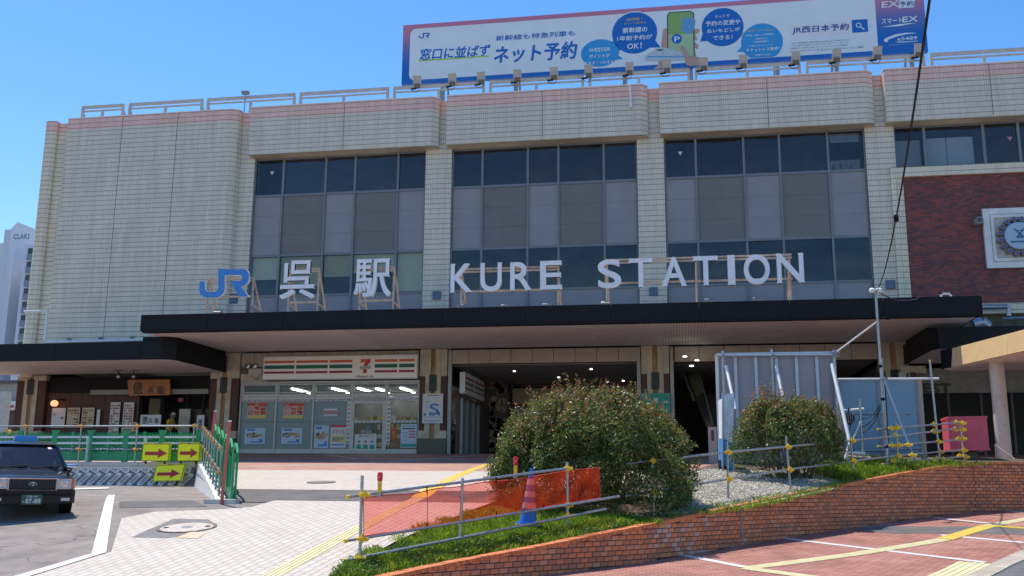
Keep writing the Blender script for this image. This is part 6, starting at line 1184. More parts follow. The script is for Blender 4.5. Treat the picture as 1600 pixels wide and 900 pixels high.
cloth('white_cloth', [(1129, 684, yN), (1145, 693, yN), (1145, 614.5, yN), (1129, 616, yN)], M_BNW); cloth('blue_cloth', [(1130, 725, yN), (1146, 735, yN), (1145, 693.2, yN), (1129, 684.2, yN)], M_BNB, amp=.02)
cloth('white_cloth', [(1123.5, 686, yN+1.3), (1129, 684, yN+.1), (1129, 622, yN+.1), (1122, 626, yN+1.3)], M_BNW); cloth('blue_cloth', [(1124, 733, yN+1.3), (1129, 728, yN+.1), (1129, 684.3, yN+.1), (1123, 686.2, yN+1.3)], M_BNB)
for x in (1129, 1146): a = aY(x, 614, yN-.03); b = aY(x+.5, 739, yN-.03); mb = MB(); mb.tube(a, b, .022, 8); obj('frame_tube', mb, M_STUD, bn)
for x, y in ((1127, 736), (1133, 738)): a = aY(x, y, yN+.6); mb = MB(); mb.box(a.x-.08, a.x+.08, yN+.5, yN+.7, a.z-.1, a.z+.3); obj('foot_block', mb, M_DARKM, bn)
# red box, handrail, small fixtures at the right
p = aY(1508, 705, 31.8); rb_ = thing('red_box', 'faded pinkish red metal sign box standing behind the fence by the wall', 'sign box', p)
M_RBX = mat('faded_red_box', (.62, .09, .13), .5, var=.1, scale=3, dirt=.2, dcol=(.45, .12, .14)); x0, x1 = aY(1483, 680, 31.8).x, aY(1541, 680, 31.8).x; zt1, zb1 = aY(1500, 652, 31.8).z, aY(1500, 703, 31.8).z; dxl = aY(1474, 680, 32.8).x
mb = MB(); V8 = [(x0, 31.8, zb1), (x1, 31.6, zb1), (x1+.1, 32.9, zb1), (dxl, 32.9, zb1), (x0, 31.8, zt1), (x1, 31.6, zt1), (x1+.1, 32.9, zt1), (dxl, 32.9, zt1)]; mb.add(V8, [(3, 2, 1, 0), (4, 5, 6, 7), (0, 1, 5, 4), (1, 2, 6, 5), (2, 3, 7, 6), (3, 0, 4, 7)]); obj('case', mb, M_RBX, rb_)
for za, zb2 in ((zt1-.04, zt1+.02), (zb1-.02, zb1+.04)): mb = MB(); mb.add([(a_[0]+(-.02 if i in (0, 3) else .02), a_[1]+(-.03 if i < 2 else .03), z) for z in (za, zb2) for i, a_ in enumerate(V8[:4])], [(3, 2, 1, 0), (4, 5, 6, 7), (0, 1, 5, 4), (1, 2, 6, 5), (2, 3, 7, 6), (3, 0, 4, 7)]); obj('trim', mb, M_RBX, rb_)
mb = MB(); mb.box(x0+.5, x0+.9, 32.2, 32.5, 2.2, zb1); obj('pedestal', mb, M_DARKM, rb_)
t = thing('handrail', 'thin steel handrail sloping down by the cream column at the far right', 'handrail', aY(1570, 718, 33)); a, b = aY(1555, 695, 34), aY(1592, 722, 33); mb = MB(); mb.path([a-Vector((0, 0, .6)), a, b, b-Vector((0, 0, .4))], .02, 8); obj('rail', mb, M_CONCD, t)
p = aY(1435, 600, 42.5); t = thing('tee_pier', 'pale rendered T shaped pier with rust marks under the right canopy', 'pier', p)
mb = MB(); a, b = aY(1408, 572, 43.4), aY(1447, 583, 43.4); mb.box(a.x, b.x, 43.4, 43.8, b.z, a.z); a2, b2 = aY(1419, 583, 43.4), aY(1432, 640, 43.4); mb.box(a2.x, b2.x, 43.4, 43.8, FL, b.z-.002); obj('pier', mb, M_CREAM, t)
for x0_, x1_ in ((1404, 1416), (1423, 1431)): a, b = aY(x0_, 582, 43.3), aY(x1_, 595, 43.3); mb = MB(); mb.box(a.x, b.x, 43.25, 43.39, b.z, a.z); obj('cheek', mb, M_BROWN if x0_ > 1410 else M_CONC, t)
p = aY(1393, 690, 28.9)
mb = MB(); q = aY(1108, 690, 36.5); a, b = aY(1107, 690, 36.5), aY(1119.5, 667, 36.5); gq = thing('ticket_post', 'small beige machine post at the foot of the escalator beside the hoarding', 'post', ((a.x+b.x)/2, 36.5, Gp(36.5)))
mb.box(a.x, b.x, 36.5, 36.8, Gp(36.5), b.z); obj('body', mb, M_BEAM, gq); mb = MB(); mb.box(a.x+.1, a.x+.2, 36.49, 36.5, b.z-.5, b.z-.12); obj('slot', mb, M_DARKM, gq)
# escalator in the third bay
es = thing('escalator', 'escalator with pale green glass balustrade rising in the dark third opening', 'escalator', aY(1110, 690, 46)); e0, e1 = aY(1115, 668, 46), aY(1080, 578, 52)
for dx, mtt in ((0, M_LETW), ):
    a = aY(1068, 578, 49); b = aY(1089, 577, 49); c_ = aY(1116, 664, 45); d_ = aY(1104, 668, 45)
    mb = MB(); mb.add([a, b, c_, d_, a+Vector((0, .1, 0)), b+Vector((0, .1, 0)), c_+Vector((0, .1, 0)), d_+Vector((0, .1, 0))], [(0, 1, 2, 3), (7, 6, 5, 4), (0, 4, 5, 1), (1, 5, 6, 2), (2, 6, 7, 3), (3, 7, 4, 0)]); obj('balustrade', mb, mat('dark_balustrade', (.05, .06, .045), .3, var=.1), es)
    a = aY(1075, 579, 48.8); b = aY(1090, 578, 48.8); c_ = aY(1100, 612, 47); d_ = aY(1085, 622, 47); mb = MB(); mb.quad(a, b, c_, d_); obj('glass', mb, mat('dim_green_glass', (.20, .22, .13), .3, var=.1), es)
    mb = MB(); mb.tube(aY(1091, 577, 48.7), aY(1114, 664, 44.9), .045); obj('handrail', mb, M_METAL, es, smooth=True); mb = MB(); mb.tube(aY(1066, 580, 48.7), aY(1084, 625, 46.5), .06); obj('handrail', mb, M_METAL, es, smooth=True)
mb = MB()
for x, y in ((1089, 563), (1080.5, 572), (1070, 557)): p = aZ(x, y, 6.98); mb.lathe([(.09, -.02), (.09, 0)], (p.x, p.y, 6.99), 12)
for x, y in ((-8, 47), (-4.2, 46.5), (-6.2, 50), (-3, 52), (4.5, 47)): mb.lathe([(.06, -.02), (.06, 0)], (x, y, 6.99), 12)
obj('concourse_lamp', mb, M_LAMP, stn, kind='stuff')
# ================================================================== retaining wall with relief blocks, side wall
def fx(px, py, Y): return aY(px, py, Y).x
ZT, ZB = 2.2, 1.40
rw = thing('retaining_wall', 'pale retaining wall of slanted relief blocks beside the sunken parking bay', 'wall', (SX-3, 30, ZB))
mb = MB(); mb.box(-40, SX, 30.0, 30.5, ZB-.3, ZT-.16); obj('wall_core', mb, mat('joint_grey', (.26, .26, .27), .9), rw)
x = SX+.05
while x > -27: mb = MB(); mb.box(x-1.98, x, 29.93, 30.55, ZT-.15, ZT); obj('coping_stone', mb, M_CONC, rw); x -= 2.0
def blockgeo(poly, s):
    c = np.array(poly).mean(0); Q = [tuple(c+(np.array(p)-c)*.62) for p in poly]; k = len(poly); mb = MB()
    A_ = [(x, -.045, z) for x, z in poly]; B__ = [(x, .02, z) for x, z in poly]; C_ = [(c[0]+(x-c[0])*.66, -.045, c[1]+(z-c[1])*.66) for x, z in poly]; D_ = [(x, -.012, z) for x, z in Q]
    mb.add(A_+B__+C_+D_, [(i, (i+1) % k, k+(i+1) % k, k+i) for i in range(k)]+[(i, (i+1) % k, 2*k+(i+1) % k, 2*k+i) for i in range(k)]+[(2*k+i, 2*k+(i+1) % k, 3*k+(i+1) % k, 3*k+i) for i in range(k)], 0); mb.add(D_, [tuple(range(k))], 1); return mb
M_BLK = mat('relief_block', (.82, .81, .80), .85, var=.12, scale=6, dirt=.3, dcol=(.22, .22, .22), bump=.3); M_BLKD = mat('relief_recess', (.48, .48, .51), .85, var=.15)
hB = .62; wB = .36
pu = [(.0, hB), (wB-.025, hB), (wB-.025, hB-.16), (wB*.62, hB*.42), (.0, hB*.72)]
pl_ = [(.02, .0), (wB*.38, .0), (wB*1.5, hB*.66), (wB*1.22, hB*.78), (wB*.05, hB*.22)]
pl_ = [(0, .03), (wB*.36, .0), (wB*1.42, hB*.60), (wB*1.36, hB*.66), (wB*1.05, hB*.70), (0, hB*.16)]
pu = [(wB*.18, hB-.0), (wB*1.12, hB-.0), (wB*1.12, hB*.80), (wB*.86, hB*.66), (wB*.18, hB*.86)]
mu = ml = None; x = SX-.5
while x > -24:
    for kind in (0, 1):
        if (mu, ml)[kind] is None:
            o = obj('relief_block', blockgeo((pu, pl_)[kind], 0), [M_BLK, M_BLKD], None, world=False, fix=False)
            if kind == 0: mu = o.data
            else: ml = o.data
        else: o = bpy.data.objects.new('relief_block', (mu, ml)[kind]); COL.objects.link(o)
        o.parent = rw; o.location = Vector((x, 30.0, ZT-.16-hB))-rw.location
    x -= wB
# side wall: wedge from the back corner to ground at the front
bk, fr = Vector((SX, 30, 0)), Vector((slot_f[0], 21.5, 0)); dd = (fr-bk).normalized(); nn2 = Vector((-dd.y, dd.x, 0)); nn2 = nn2 if nn2.x > 0 else -nn2
sw = thing('side_wall', 'white sloping concrete side wall of the sunken bay carrying the green fence', 'wall', (bk+fr)/2+Vector((0, 0, 1.2)))
def swp(t, off, z): p = bk.lerp(fr, t)+nn2*off; return (p.x, p.y, z)
M_WCONC = mat('white_concrete', (.66, .65, .60), .85, var=.08, scale=2, dirt=.3, dcol=(.4, .38, .34), bump=.2)
for k in range(4):
    t0, t1 = k/4+.001, (k+1)/4-.001; z0a, z0b = ZB-.2, ZB-.2; za, zb2 = ZT+.02-(ZT-1.13)*t0, ZT+.02-(ZT-1.13)*t1
    lo0, lo1 = np.interp(t0, [0, 1], [1.44, 1.08])-.2, np.interp(t1, [0, 1], [1.44, 1.08])-.2
    V = [swp(t0, -.02, lo0), swp(t1, -.02, lo1), swp(t1, .62, lo1), swp(t0, .62, lo0), swp(t0, .10, za), swp(t1, .10, zb2), swp(t1, .62, zb2), swp(t0, .62, za)]
    mb = MB(); mb.add(V, [(3, 2, 1, 0), (4, 5, 6, 7), (0, 1, 5, 4), (1, 2, 6, 5), (2, 3, 7, 6), (3, 0, 4, 7)]); obj('wall_segment', mb, M_WCONC, sw)
mb = MB(); e_ = swp(1.0, .3, 1.1); mb.box(e_[0]-.35, e_[0]+.4, 21.25, 21.55, .9, 1.2); obj('end_block', mb, M_WCONC, sw)
# ================================================================== green fence panels
M_GNET = bpy.data.materials.new('green_netting'); M_GNET.use_nodes = True; n = M_GNET.node_tree.nodes; l = M_GNET.node_tree.links; n.remove(n['Principled BSDF'])
d1 = n.new('ShaderNodeBsdfDiffuse'); d1.inputs[0].default_value = (.01, .26, .11, 1); tr = n.new('ShaderNodeBsdfTransparent'); tr.inputs[0].default_value = (.75, 1, .85, 1); mx = n.new('ShaderNodeMixShader'); mx.inputs[0].default_value = .45; l.new(tr.outputs[0], mx.inputs[1]); l.new(d1.outputs[0], mx.inputs[2]); l.new(mx.outputs[0], n['Material Output'].inputs[0])
def green_panel(label, loc, rotz, group, w_=1.3, h=1.05):
    t = thing('green_barrier', label, 'barrier', loc, rotz, group)
    for x in (.03, w_-.03):
        mb = MB(); mb.box(x-.075, x+.075, -.03, .03, .0, h*.86); mb.add([(x-.05, -.03, h*.86), (x+.05, -.03, h*.86), (x+.05, .03, h*.86), (x-.05, .03, h*.86), (x-.12, -.03, h), (x+.12, -.03, h), (x+.12, .03, h), (x-.12, .03, h)], [(0, 1, 5, 4), (1, 2, 6, 5), (2, 3, 7, 6), (3, 0, 4, 7), (4, 5, 6, 7)]); obj('post', mb, M_GREEN, t, world=False, fix=False)
    mb = MB(); mb.box(w_/2-.05, w_/2+.05, -.02, .02, .2, h*.95); obj('middle_post', mb, M_GREEN, t, world=False)
    for z in (.62, .82):
        mb = MB(); 
        for i in range(18): x0_ = .09+i*(w_-.18)/18; mb.box(x0_, x0_+(w_-.18)/18, -.03-(.012 if i % 2 else 0), -.015, z-.03, z+.03)
        obj('white_rail', mb, M_WHITEC, t, world=False, kind='stuff')
    mb = MB(); mb.box(.09, w_-.09, -.012, .012, .04, .32); obj('lower_plate', mb, M_GREEN, t, world=False)
    mb = MB()
    for i in range(14): x0_ = .12+i*(w_-.24)/13; mb.box(x0_-.010, x0_+.010, -.004, .004, .24, h*.9)
    for z in (.34, .42, .5, .58, .68, .76, .88): mb.box(.1, w_-.1, -.006, .002, z-.010, z+.010)
    obj('wire_mesh', mb, M_GREEN, t, world=False, kind='stuff')
    mb = MB(); mb.quad((.09, .014, .3), (w_-.09, .014, .3), (w_-.09, .014, h*.93), (.09, .014, h*.93)); obj('net_sheet', mb, M_GNET, t, world=False, fix=False)
    mb = MB()
    for a, b in (((.1, .25), (w_/2-.05, .55)), ((w_/2-.05, .25), (.1, .55)), ((w_/2+.05, .25), (w_-.1, .55)), ((w_-.1, .25), (w_/2+.05, .55)), ((.1, .9), (w_/2, .65)), ((w_-.1, .9), (w_/2, .65))): mb.tube((a[0], -.02, a[1]), (b[0], -.02, b[1]), .007, 5)
    obj('cross_wire', mb, M_GALV, t, world=False, kind='stuff'); return t
px0 = fx(309, 700, 30.15); proto = None; gp_names = ['nearest the corner', 'second from the corner', 'third from the corner', 'fourth from the corner', 'fifth from the corner', 'sixth from the corner, behind the taxi', 'seventh from the corner, behind the taxi', 'eighth from the corner, behind the taxi', 'ninth from the corner']
for i, nm in enumerate(gp_names):
    lab = 'green barrier panel on the retaining wall, '+nm; x = px0-1.3*(i+1)
    if proto is None: proto = green_panel(lab, (x, 30.2, ZT), 0, 'green barrier panels on the retaining wall')
    else: dup(proto, (x, 30.2, ZT), label=lab)
pr_ = thing('pipe_handrail', 'steel pipe rails with orange clamps tied to the green barrier on the retaining wall', 'handrail', (px0-3, 30, ZT))
zt1_, zt2_ = aY(200, 665.7, 30.05).z, aY(200, 702, 30.05).z
pipe(pr_, (px0-14, 30.05, zt1_), (px0, 30.05, zt1_), .026); pipe(pr_, (px0-14, 30.05, zt2_), (px0-.1, 30.05, zt2_), .024)
for px in (-50, 38, 125, 213, 302):
    X = fx(px, 690, 30.0); pipe(pr_, (X, 30.0, ZT-.02), (X, 30.0, zt1_+.08), .026, 'post')
    for z in (zt1_, zt2_): mb = MB(); clamp(mb, (X, 30.0, z), 1.2); obj('clamp', mb, M_OCL, pr_, smooth=True)
for px in (138, 228):
    X = fx(px, 690, 29.95); mb = MB(); mb.lathe([(.05, 0), (.035, .3), (.05, .34), (.035, .6), (.06, .66), (.05, .8), (.02, .84)], (X, 29.93, ZT), 10); t = thing('pale_post', ('pale plastic post in front of the green barrier behind the taxi mirror' if px == 138 else 'pale plastic post in front of the green barrier by the first arrow sign'), 'post', (X, 29.93, ZT)); obj('post', mb, mat('pale_green_plastic', (.42, .58, .48), .4, var=.1), t, smooth=True)
# side row running towards the camera
dl_ = (fr-bk); nP = 6; ang = math.atan2(-dl_.y, -dl_.x)
M_GRB = mat('green_tube_bright', (.01, .42, .14), .35, var=.15, scale=8)
for i in range(nP):
    t0 = (i+1)/nP-.002; p = bk.lerp(fr, t0)+nn2*.42; q = bk.lerp(fr, i/nP)+nn2*.42; wd = (q-p).length; za = ZT+.02-(ZT-1.13)*t0
    t = dup(proto, (p.x, p.y, za), math.atan2(q.y-p.y, q.x-p.x), 'green barrier panel on the sloping side wall, '+('farthest from the camera', 'second from the back corner', 'third from the back corner', 'third from the near end', 'second from the near end', 'nearest the camera')[i]); t.scale = (wd/1.3, 1, 1.05)
    g_ = thing('green_hoop', 'bright green tube hoop capping the side barrier, '+('farthest', 'second from the back', 'third from the back', 'third from the front', 'second from the front', 'nearest the camera')[i], 'barrier', (p.x, p.y, za))
    mid = (p+q)/2; H = 1.24; P = []
    for k in range(11): a_ = math.pi*k/10; c_ = mid.lerp(p, math.cos(a_)*.93) if math.cos(a_) > 0 else mid.lerp(q, -math.cos(a_)*.93); P.append((c_.x+nn2.x*.08, c_.y+nn2.y*.08, za+.1+H-.35+.35*math.sin(a_)))
    P = [(P[0][0], P[0][1], za+.02)]+P+[(P[-1][0], P[-1][1], za+.15)]; mb = MB(); mb.path(P, .03, 8); obj('hoop', mb, M_GRB, g_, smooth=True)
sp_ = thing('pipe_handrail', 'steel pipe rails with many orange clamps along the sloping white side wall', 'handrail', (bk+fr)/2+Vector((0, 0, 1.6)))
def sz(t): return ZT+.02-(ZT-1.13)*t
Pt, Pl = [], []
for k in range(8):
    t0 = .02+k*.125; p = bk.lerp(fr, t0)+nn2*.2; z0_ = sz(t0); top_ = z0_+1.12; pipe(sp_, (p.x, p.y, z0_-.05), (p.x, p.y, top_+.06), .027, 'post'); Pt.append(Vector((p.x, p.y, top_))); Pl.append(Vector((p.x, p.y, z0_+.55)))
    for z in (top_, z0_+.55): 
        if z == top_ or k in (1, 2, 3, 5, 6, 7): mb = MB(); clamp(mb, (p.x, p.y, z), 1.15, dd.copy()); obj('clamp', mb, M_OCL, sp_, smooth=True)
pipe(sp_, Pt[0]-dd*.2, Pt[-1]+dd*.15); pipe(sp_, Pl[0]-dd*.2, Pl[-1]+dd*.15)
for k in (0, 1): mb = MB(); p = bk.lerp(fr, .93+.03*k)+nn2*(.55); 
for (x0_, y0_, x1_, y1_, Y, lab) in ((346, 789, 359, 659, 21.2, 'faded red pole standing at the near end of the green side barrier'), (330, 690, 336.5, 643, 27, 'faded red pole rising behind the orange clamps of the side barrier')):
    a, b = aY(x0_, y0_, Y), aY(x1_, y1_, Y); t = thing('red_pole', lab, 'pole', a); mb = MB(); mb.tube(a, b, .04, 10); obj('pole', mb, M_REDP, t, smooth=True); mb = MB(); mb.tube(b, b+Vector((0, 0, .03)), .045, 10); obj('cap', mb, M_WHITEC, t)
# ================================================================== arrow signs
def arrow_sign(label, P4, Y, thick=.12, lean=0):
    """P4: lower left, lower right, upper right, upper left in the photograph"""
    Q = [aY(x, y, Y) for x, y in P4]; t = thing('arrow_sign', label, 'sign', (Q[0]+Q[1])/2, 0, 'yellow arrow signs at the sunken bay')
    O = Q[0]; U = Q[1]-Q[0]; V = Q[3]-Q[0]; L_ = Vector((0, lean, 0))
    mb = MB(); mb.add([Q[0], Q[1], Q[2]+L_, Q[3]+L_]+[q+Vector((0, thick, 0))+(L_ if i > 1 else Vector()) for i, q in enumerate(Q)], [(0, 1, 2, 3), (7, 6, 5, 4), (0, 4, 5, 1), (1, 5, 6, 2), (2, 6, 7, 3), (3, 7, 4, 0)]); obj('panel', mb, M_SIGY, t)
    A = [(.10, .38), (.60, .38), (.58, .18), (.93, .52), (.58, .84), (.60, .62), (.10, .62)]; V = V+L_
    mb = MB(); mb.add([O+U*a+V*(b*.86+.02)+Vector((0, -.008, 0)) for a, b in A], [tuple(range(len(A)))]); obj('arrow', mb, M_SIGR, t, fix=False)
    mb = MB(); w_ = .07; 
    for a0, a1 in ((.02, .34), (.66, .98)): mb.add([O+U*a0+V*1.0, O+U*a1+V*1.0, O+U*a1+V*1.09, O+U*a0+V*1.09]+[p+Vector((0, .08, 0)) for p in (O+U*a0+V, O+U*a1+V, O+U*a1+V*1.09, O+U*a0+V*1.09)], [(0, 1, 2, 3), (7, 6, 5, 4), (0, 4, 5, 1), (1, 5, 6, 2), (2, 6, 7, 3), (3, 7, 4, 0)])
    obj('handle_rim', mb, mat('sign_orange_yellow', (.80, .58, .02), .4, var=.03), t); mb = MB(); mb.add([O+U*.40+V*1.0, O+U*.6+V*1.0, O+U*.6+V*1.05, O+U*.4+V*1.05], [(0, 1, 2, 3)]); obj('grip', mb, M_BLACK, t, fix=False)
    mb = MB(); mb.path([q+Vector((0, -.005, 0))+(L_ if i in (2, 3) else Vector()) for i, q in ((0, Q[0]), (1, Q[1]), (2, Q[2]), (3, Q[3]), (0, Q[0]))], .012, 4); obj('edge_trim', mb, mat('sign_edge', (.25, .26, .02), .5), t)
    for a in (.15, .85): mb = MB(); mb.tube(O+U*a+Vector((0, .03, 0)), O+U*a+Vector((0, .03, -.1)), .03, 8); obj('foot', mb, M_BLACK, t)
arrow_sign('yellow sign with red arrow hung on the fence, left of the upper two', [(221, 720), (263, 720.5), (265, 694), (224, 694)], 29.7)
arrow_sign('yellow sign with red arrow hung on the fence, right of the upper two', [(277, 720), (311, 720), (312.5, 693.5), (278.5, 693.5)], 29.7)
arrow_sign('yellow sign with red arrow leaning on the retaining wall below the others', [(238.5, 752), (282, 751), (286, 725.5), (241.5, 727.5)], 29.3, lean=.12)
# ================================================================== vegetation
def tri_mesh(name, V, F, mats, mi, parent=None, loc=(0, 0, 0), kind=None, **k):
    me = bpy.data.meshes.new(name); nv, nf, nk = len(V), len(F), F.shape[1]
    me.vertices.add(nv); me.vertices.foreach_set('co', np.asarray(V, dtype=np.float32).ravel()); me.loops.add(nf*nk); me.loops.foreach_set('vertex_index', F.astype(np.int32).ravel())
    me.polygons.add(nf); me.polygons.foreach_set('loop_start', np.arange(0, nf*nk, nk, dtype=np.int32)); me.polygons.foreach_set('loop_total', np.full(nf, nk, dtype=np.int32))
    for x in mats: me.materials.append(x)
    me.polygons.foreach_set('material_index', np.asarray(mi, dtype=np.int32)); me.update(calc_edges=True); me.validate()
    o = bpy.data.objects.new(name, me); COL.objects.link(o); o.location = loc
    if parent: o.parent = parent
    return tag(o, kind=kind, **k)
def leafmat(nm, c, rough=.35, tl=.25):
    m = mat(nm, c, max(rough, .42), var=.25, scale=9, spec=.35); n, l, b = nodes(m); b.inputs['Subsurface Weight'].default_value = 0
    o = n['Material Output']; t = n.new('ShaderNodeBsdfTranslucent'); t.inputs[0].default_value = (c[0]*1.6, c[1]*1.7, c[2]*.8, 1); mx = n.new('ShaderNodeMixShader'); mx.inputs[0].default_value = tl; l.new(b.outputs[0], mx.inputs[1]); l.new(t.outputs[0], mx.inputs[2]); l.new(mx.outputs[0], o.inputs[0]); return m
LF = [leafmat('leaf_dark', (.042, .092, .025)), leafmat('leaf_mid', (.095, .17, .042)), leafmat('leaf_olive', (.20, .20, .06)), leafmat('leaf_russet', (.30, .13, .07)), leafmat('leaf_pale', (.26, .25, .10))]
def leaves(P, N, size, rs):
    """one folded four-sided leaf at each point"""
    n = len(P); a = rs.normal(size=(n, 3))+N*.9; a /= np.linalg.norm(a, axis=1)[:, None]; b = rs.normal(size=(n, 3)); u = np.cross(a, b); u /= np.linalg.norm(u, axis=1)[:, None]; v = np.cross(a, u)
    s = size*rs.uniform(.6, 1.25, n)[:, None]; V = np.stack([P-u*s, P-v*s*.42+a*s*.12, P+u*s, P+v*s*.42+a*s*.12], 1).reshape(-1, 3)
    return V, np.arange(4*n).reshape(n, 4)
def bush(label, c, rx, ry, h, n, shoots, seed, bare=.0, size=.030, group=None):
    rs = np.random.default_rng(seed); c = np.array(c); t = thing('shrub', label, 'shrub', tuple(c))
    # lumpy dome: radius varies with direction
    ph = rs.uniform(0, 6.28, 10); 
    def lump(th, z): return 1+.07*np.sin(3*th+ph[0])+.06*np.sin(5*th+ph[1]+3*z)+.05*np.sin(9*th+ph[2]-5*z)+.05*np.sin(14*th+ph[3]+9*z)+.04*np.sin(23*th+ph[4]+13*z)
    th = rs.uniform(0, 2*np.pi, n); z = rs.uniform(0, 1, n)**.8; e = 2.7
    rad = (1-z**e)**(1/e); depth = 1-np.abs(rs.normal(0, .11, n)); depth = np.clip(depth, .5, 1.08); lm = lump(th, z)
    for _ in range(34):
        t0, z0_, am, wd = rs.uniform(0, 6.28), rs.uniform(.1, 1), rs.uniform(-.20, .20), rs.uniform(.10, .28)
        lm = lm+am*np.exp(-((np.angle(np.exp(1j*(th-t0)))*1.2)**2+((z-z0_)*1.3)**2)/wd**2)
    zz = z*h*(.62+.38*lm)*np.clip(depth+.02, 0, 1.06); R = rad*depth*lm
    # shaved holes so that darker depth shows between clumps
    hole = np.sin(th*11+z*17+ph[5])+np.sin(th*7-z*23+ph[6])+np.sin(z*31+th*3+ph[7]); keep = (hole > -1.35) | (depth < .86)
    taper = np.where(zz/h < .25, .90+.10*zz/h/.25, 1)
    P = np.stack([R*rx*np.cos(th)*taper, R*ry*np.sin(th)*taper, zz], 1)
    if bare: keep &= (zz/h > bare*(.75+.25*np.sin(5*th+ph[8]))) | (rs.uniform(size=n) < .13)
    P, th_, zf = P[keep], th[keep], (zz/h)[keep]; N = np.stack([P[:, 0]/rx**2, P[:, 1]/ry**2, .2+P[:, 2]/h**2*1.2], 1); N /= np.linalg.norm(N, axis=1)[:, None]
    # clumps that swell out of the dome, each a ball of leaves with a dark gap round it
    for q in range(int(26*rx*h/6)+8):
        ta, tz = rs.uniform(0, 6.28), rs.uniform(.18 if not bare else .5, .97); rr0 = (1-tz**e)**(1/e)*.86; cc_ = np.array([rr0*rx*math.cos(ta), rr0*ry*math.sin(ta), tz*h*.93]); cr_ = rs.uniform(.22, .48); nb_ = int(n*.030*(cr_/.35)**2)
        d_ = rs.normal(size=(nb_, 3)); d_ /= np.linalg.norm(d_, axis=1)[:, None]; Q = cc_+d_*cr_*(1-np.abs(rs.normal(0, .16, nb_)))[:, None]*np.array([1, 1, .85]); ok = (Q[:, 2] > .05)
        P = np.concatenate([P, Q[ok]]); N = np.concatenate([N, d_[ok]]); th_ = np.concatenate([th_, np.full(ok.sum(), ta)]); zf = np.concatenate([zf, Q[ok, 2]/h])
    V, F = leaves(P, N, size, rs); k = rs.uniform(size=len(P)); tp = (zf > .72)
    clump = .5+.5*np.sin(th_*6+zf*9+ph[9]); mi = np.select([(k < .30*(zf-.55)*2.2*tp+.03*clump), (k < .34), (k < .60), (k < .66+.08*tp)], [3, 2, 1, 4], 0)
    tri_mesh('foliage', V, F, LF, mi, t)
    # upright shoots with paired reddish leaves
    SP, SN, mb = [], [], MB()
    for i in range(shoots):
        a = rs.uniform(0, 2*np.pi) if i % 5 else rs.uniform(2.4, 3.9); r = rs.uniform(.1, .92)**.6 if i % 5 else rs.uniform(.05, .6); z0 = h*(1-(r**e))**(1/e)*.95; p = np.array([r*rx*math.cos(a), r*ry*math.sin(a), z0-.1]); L = rs.uniform(.12, .4) if rs.uniform() < (.82 if i % 5 else .45) else rs.uniform(.4, .8); d = np.array([rs.normal(0, .35)+.3*math.cos(a)*r, rs.normal(0, .3), 1]); d /= np.linalg.norm(d); k_ = int(L/.028); q = p.copy(); pts = [q.copy()]
        for j in range(k_):
            d += rs.normal(0, .06, 3); d /= np.linalg.norm(d); q = q+d*.028; SP.append(q+rs.normal(0, .022, 3)); SN.append(d*.3+rs.normal(0, .4, 3)); pts.append(q.copy())
        for u, v in zip(pts[:-1:3], pts[3::3]): mb.tube(u, v, .004, 3, caps=False)
    if SP:
        V, F = leaves(np.array(SP), np.array(SN), size*.85, rs); mi = rs.choice([3, 4, 2, 1], len(SP), p=[.45, .25, .2, .1]); tri_mesh('shoot_leaves', V, F, LF, mi, t, kind='stuff'); obj('shoots', mb, mat('twig', (.16, .09, .05), .8, var=.2), t, world=False, fix=False, kind='stuff')
    mb = MB(); 
    for i in range(60 if bare else 34):
        a = rs.uniform(0, 2*np.pi); r = rs.uniform(.05, .35); p = Vector((r*rx*math.cos(a), r*ry*math.sin(a), -.05)); d = Vector((math.cos(a)*.35*rs.uniform(.2, 1.6), math.sin(a)*.35, 1)).normalized(); rr_ = rs.uniform(.012, .028)
        for j in range(6): q = p+d*(h*.14); q += Vector(rs.normal(0, .035, 3)); mb.tube(p, q, rr_, 5, rr_*.75, caps=False); p = q; rr_ *= .75; d = (d+Vector((math.cos(a)*.05*rx, math.sin(a)*.05, 0))+Vector(rs.normal(0, .12, 3))).normalized()
    obj('stems', mb, mat('shrub_bark', (.14, .10, .065), .9, var=.3, scale=20), t, world=False, fix=False, kind='stuff'); 
    return t
cb1 = aY(938, 790, 22.6); bush('large rounded shrub with glossy dark leaves and reddish tips, behind the orange net', (cb1.x-.05, 22.1, Gpl(21.6)-.12), 2.26, 1.86, 2.64, 60000, 330, 5, size=.040)
cb2 = aY(1234, 740, 26.6); bush('smaller shrub with bare lower stems, in front of the grey purple hoarding', (cb2.x, 26.7, Gpl(26.4)-.08), 1.48, 1.14, 2.16, 27000, 230, 9, bare=.42, size=.040)
def inpoly(x, y, poly):
    c = np.zeros(len(x), bool); n = len(poly)
    for i in range(n):
        (x0, y0), (x1, y1) = poly[i], poly[(i+1) % n]; k = ((y0 > y) != (y1 > y)); xs_ = (x1-x0)*(y-y0)/(y1-y0+1e-12)+x0; c ^= k & (x < xs_)
    return c
def scatter(poly, n, rs):
    a = np.array(poly); x = rs.uniform(a[:, 0].min(), a[:, 0].max(), n*3); y = rs.uniform(a[:, 1].min(), a[:, 1].max(), n*3); k = inpoly(x, y, poly); return x[k][:n], y[k][:n]
GPL = np.vectorize(Gpl)
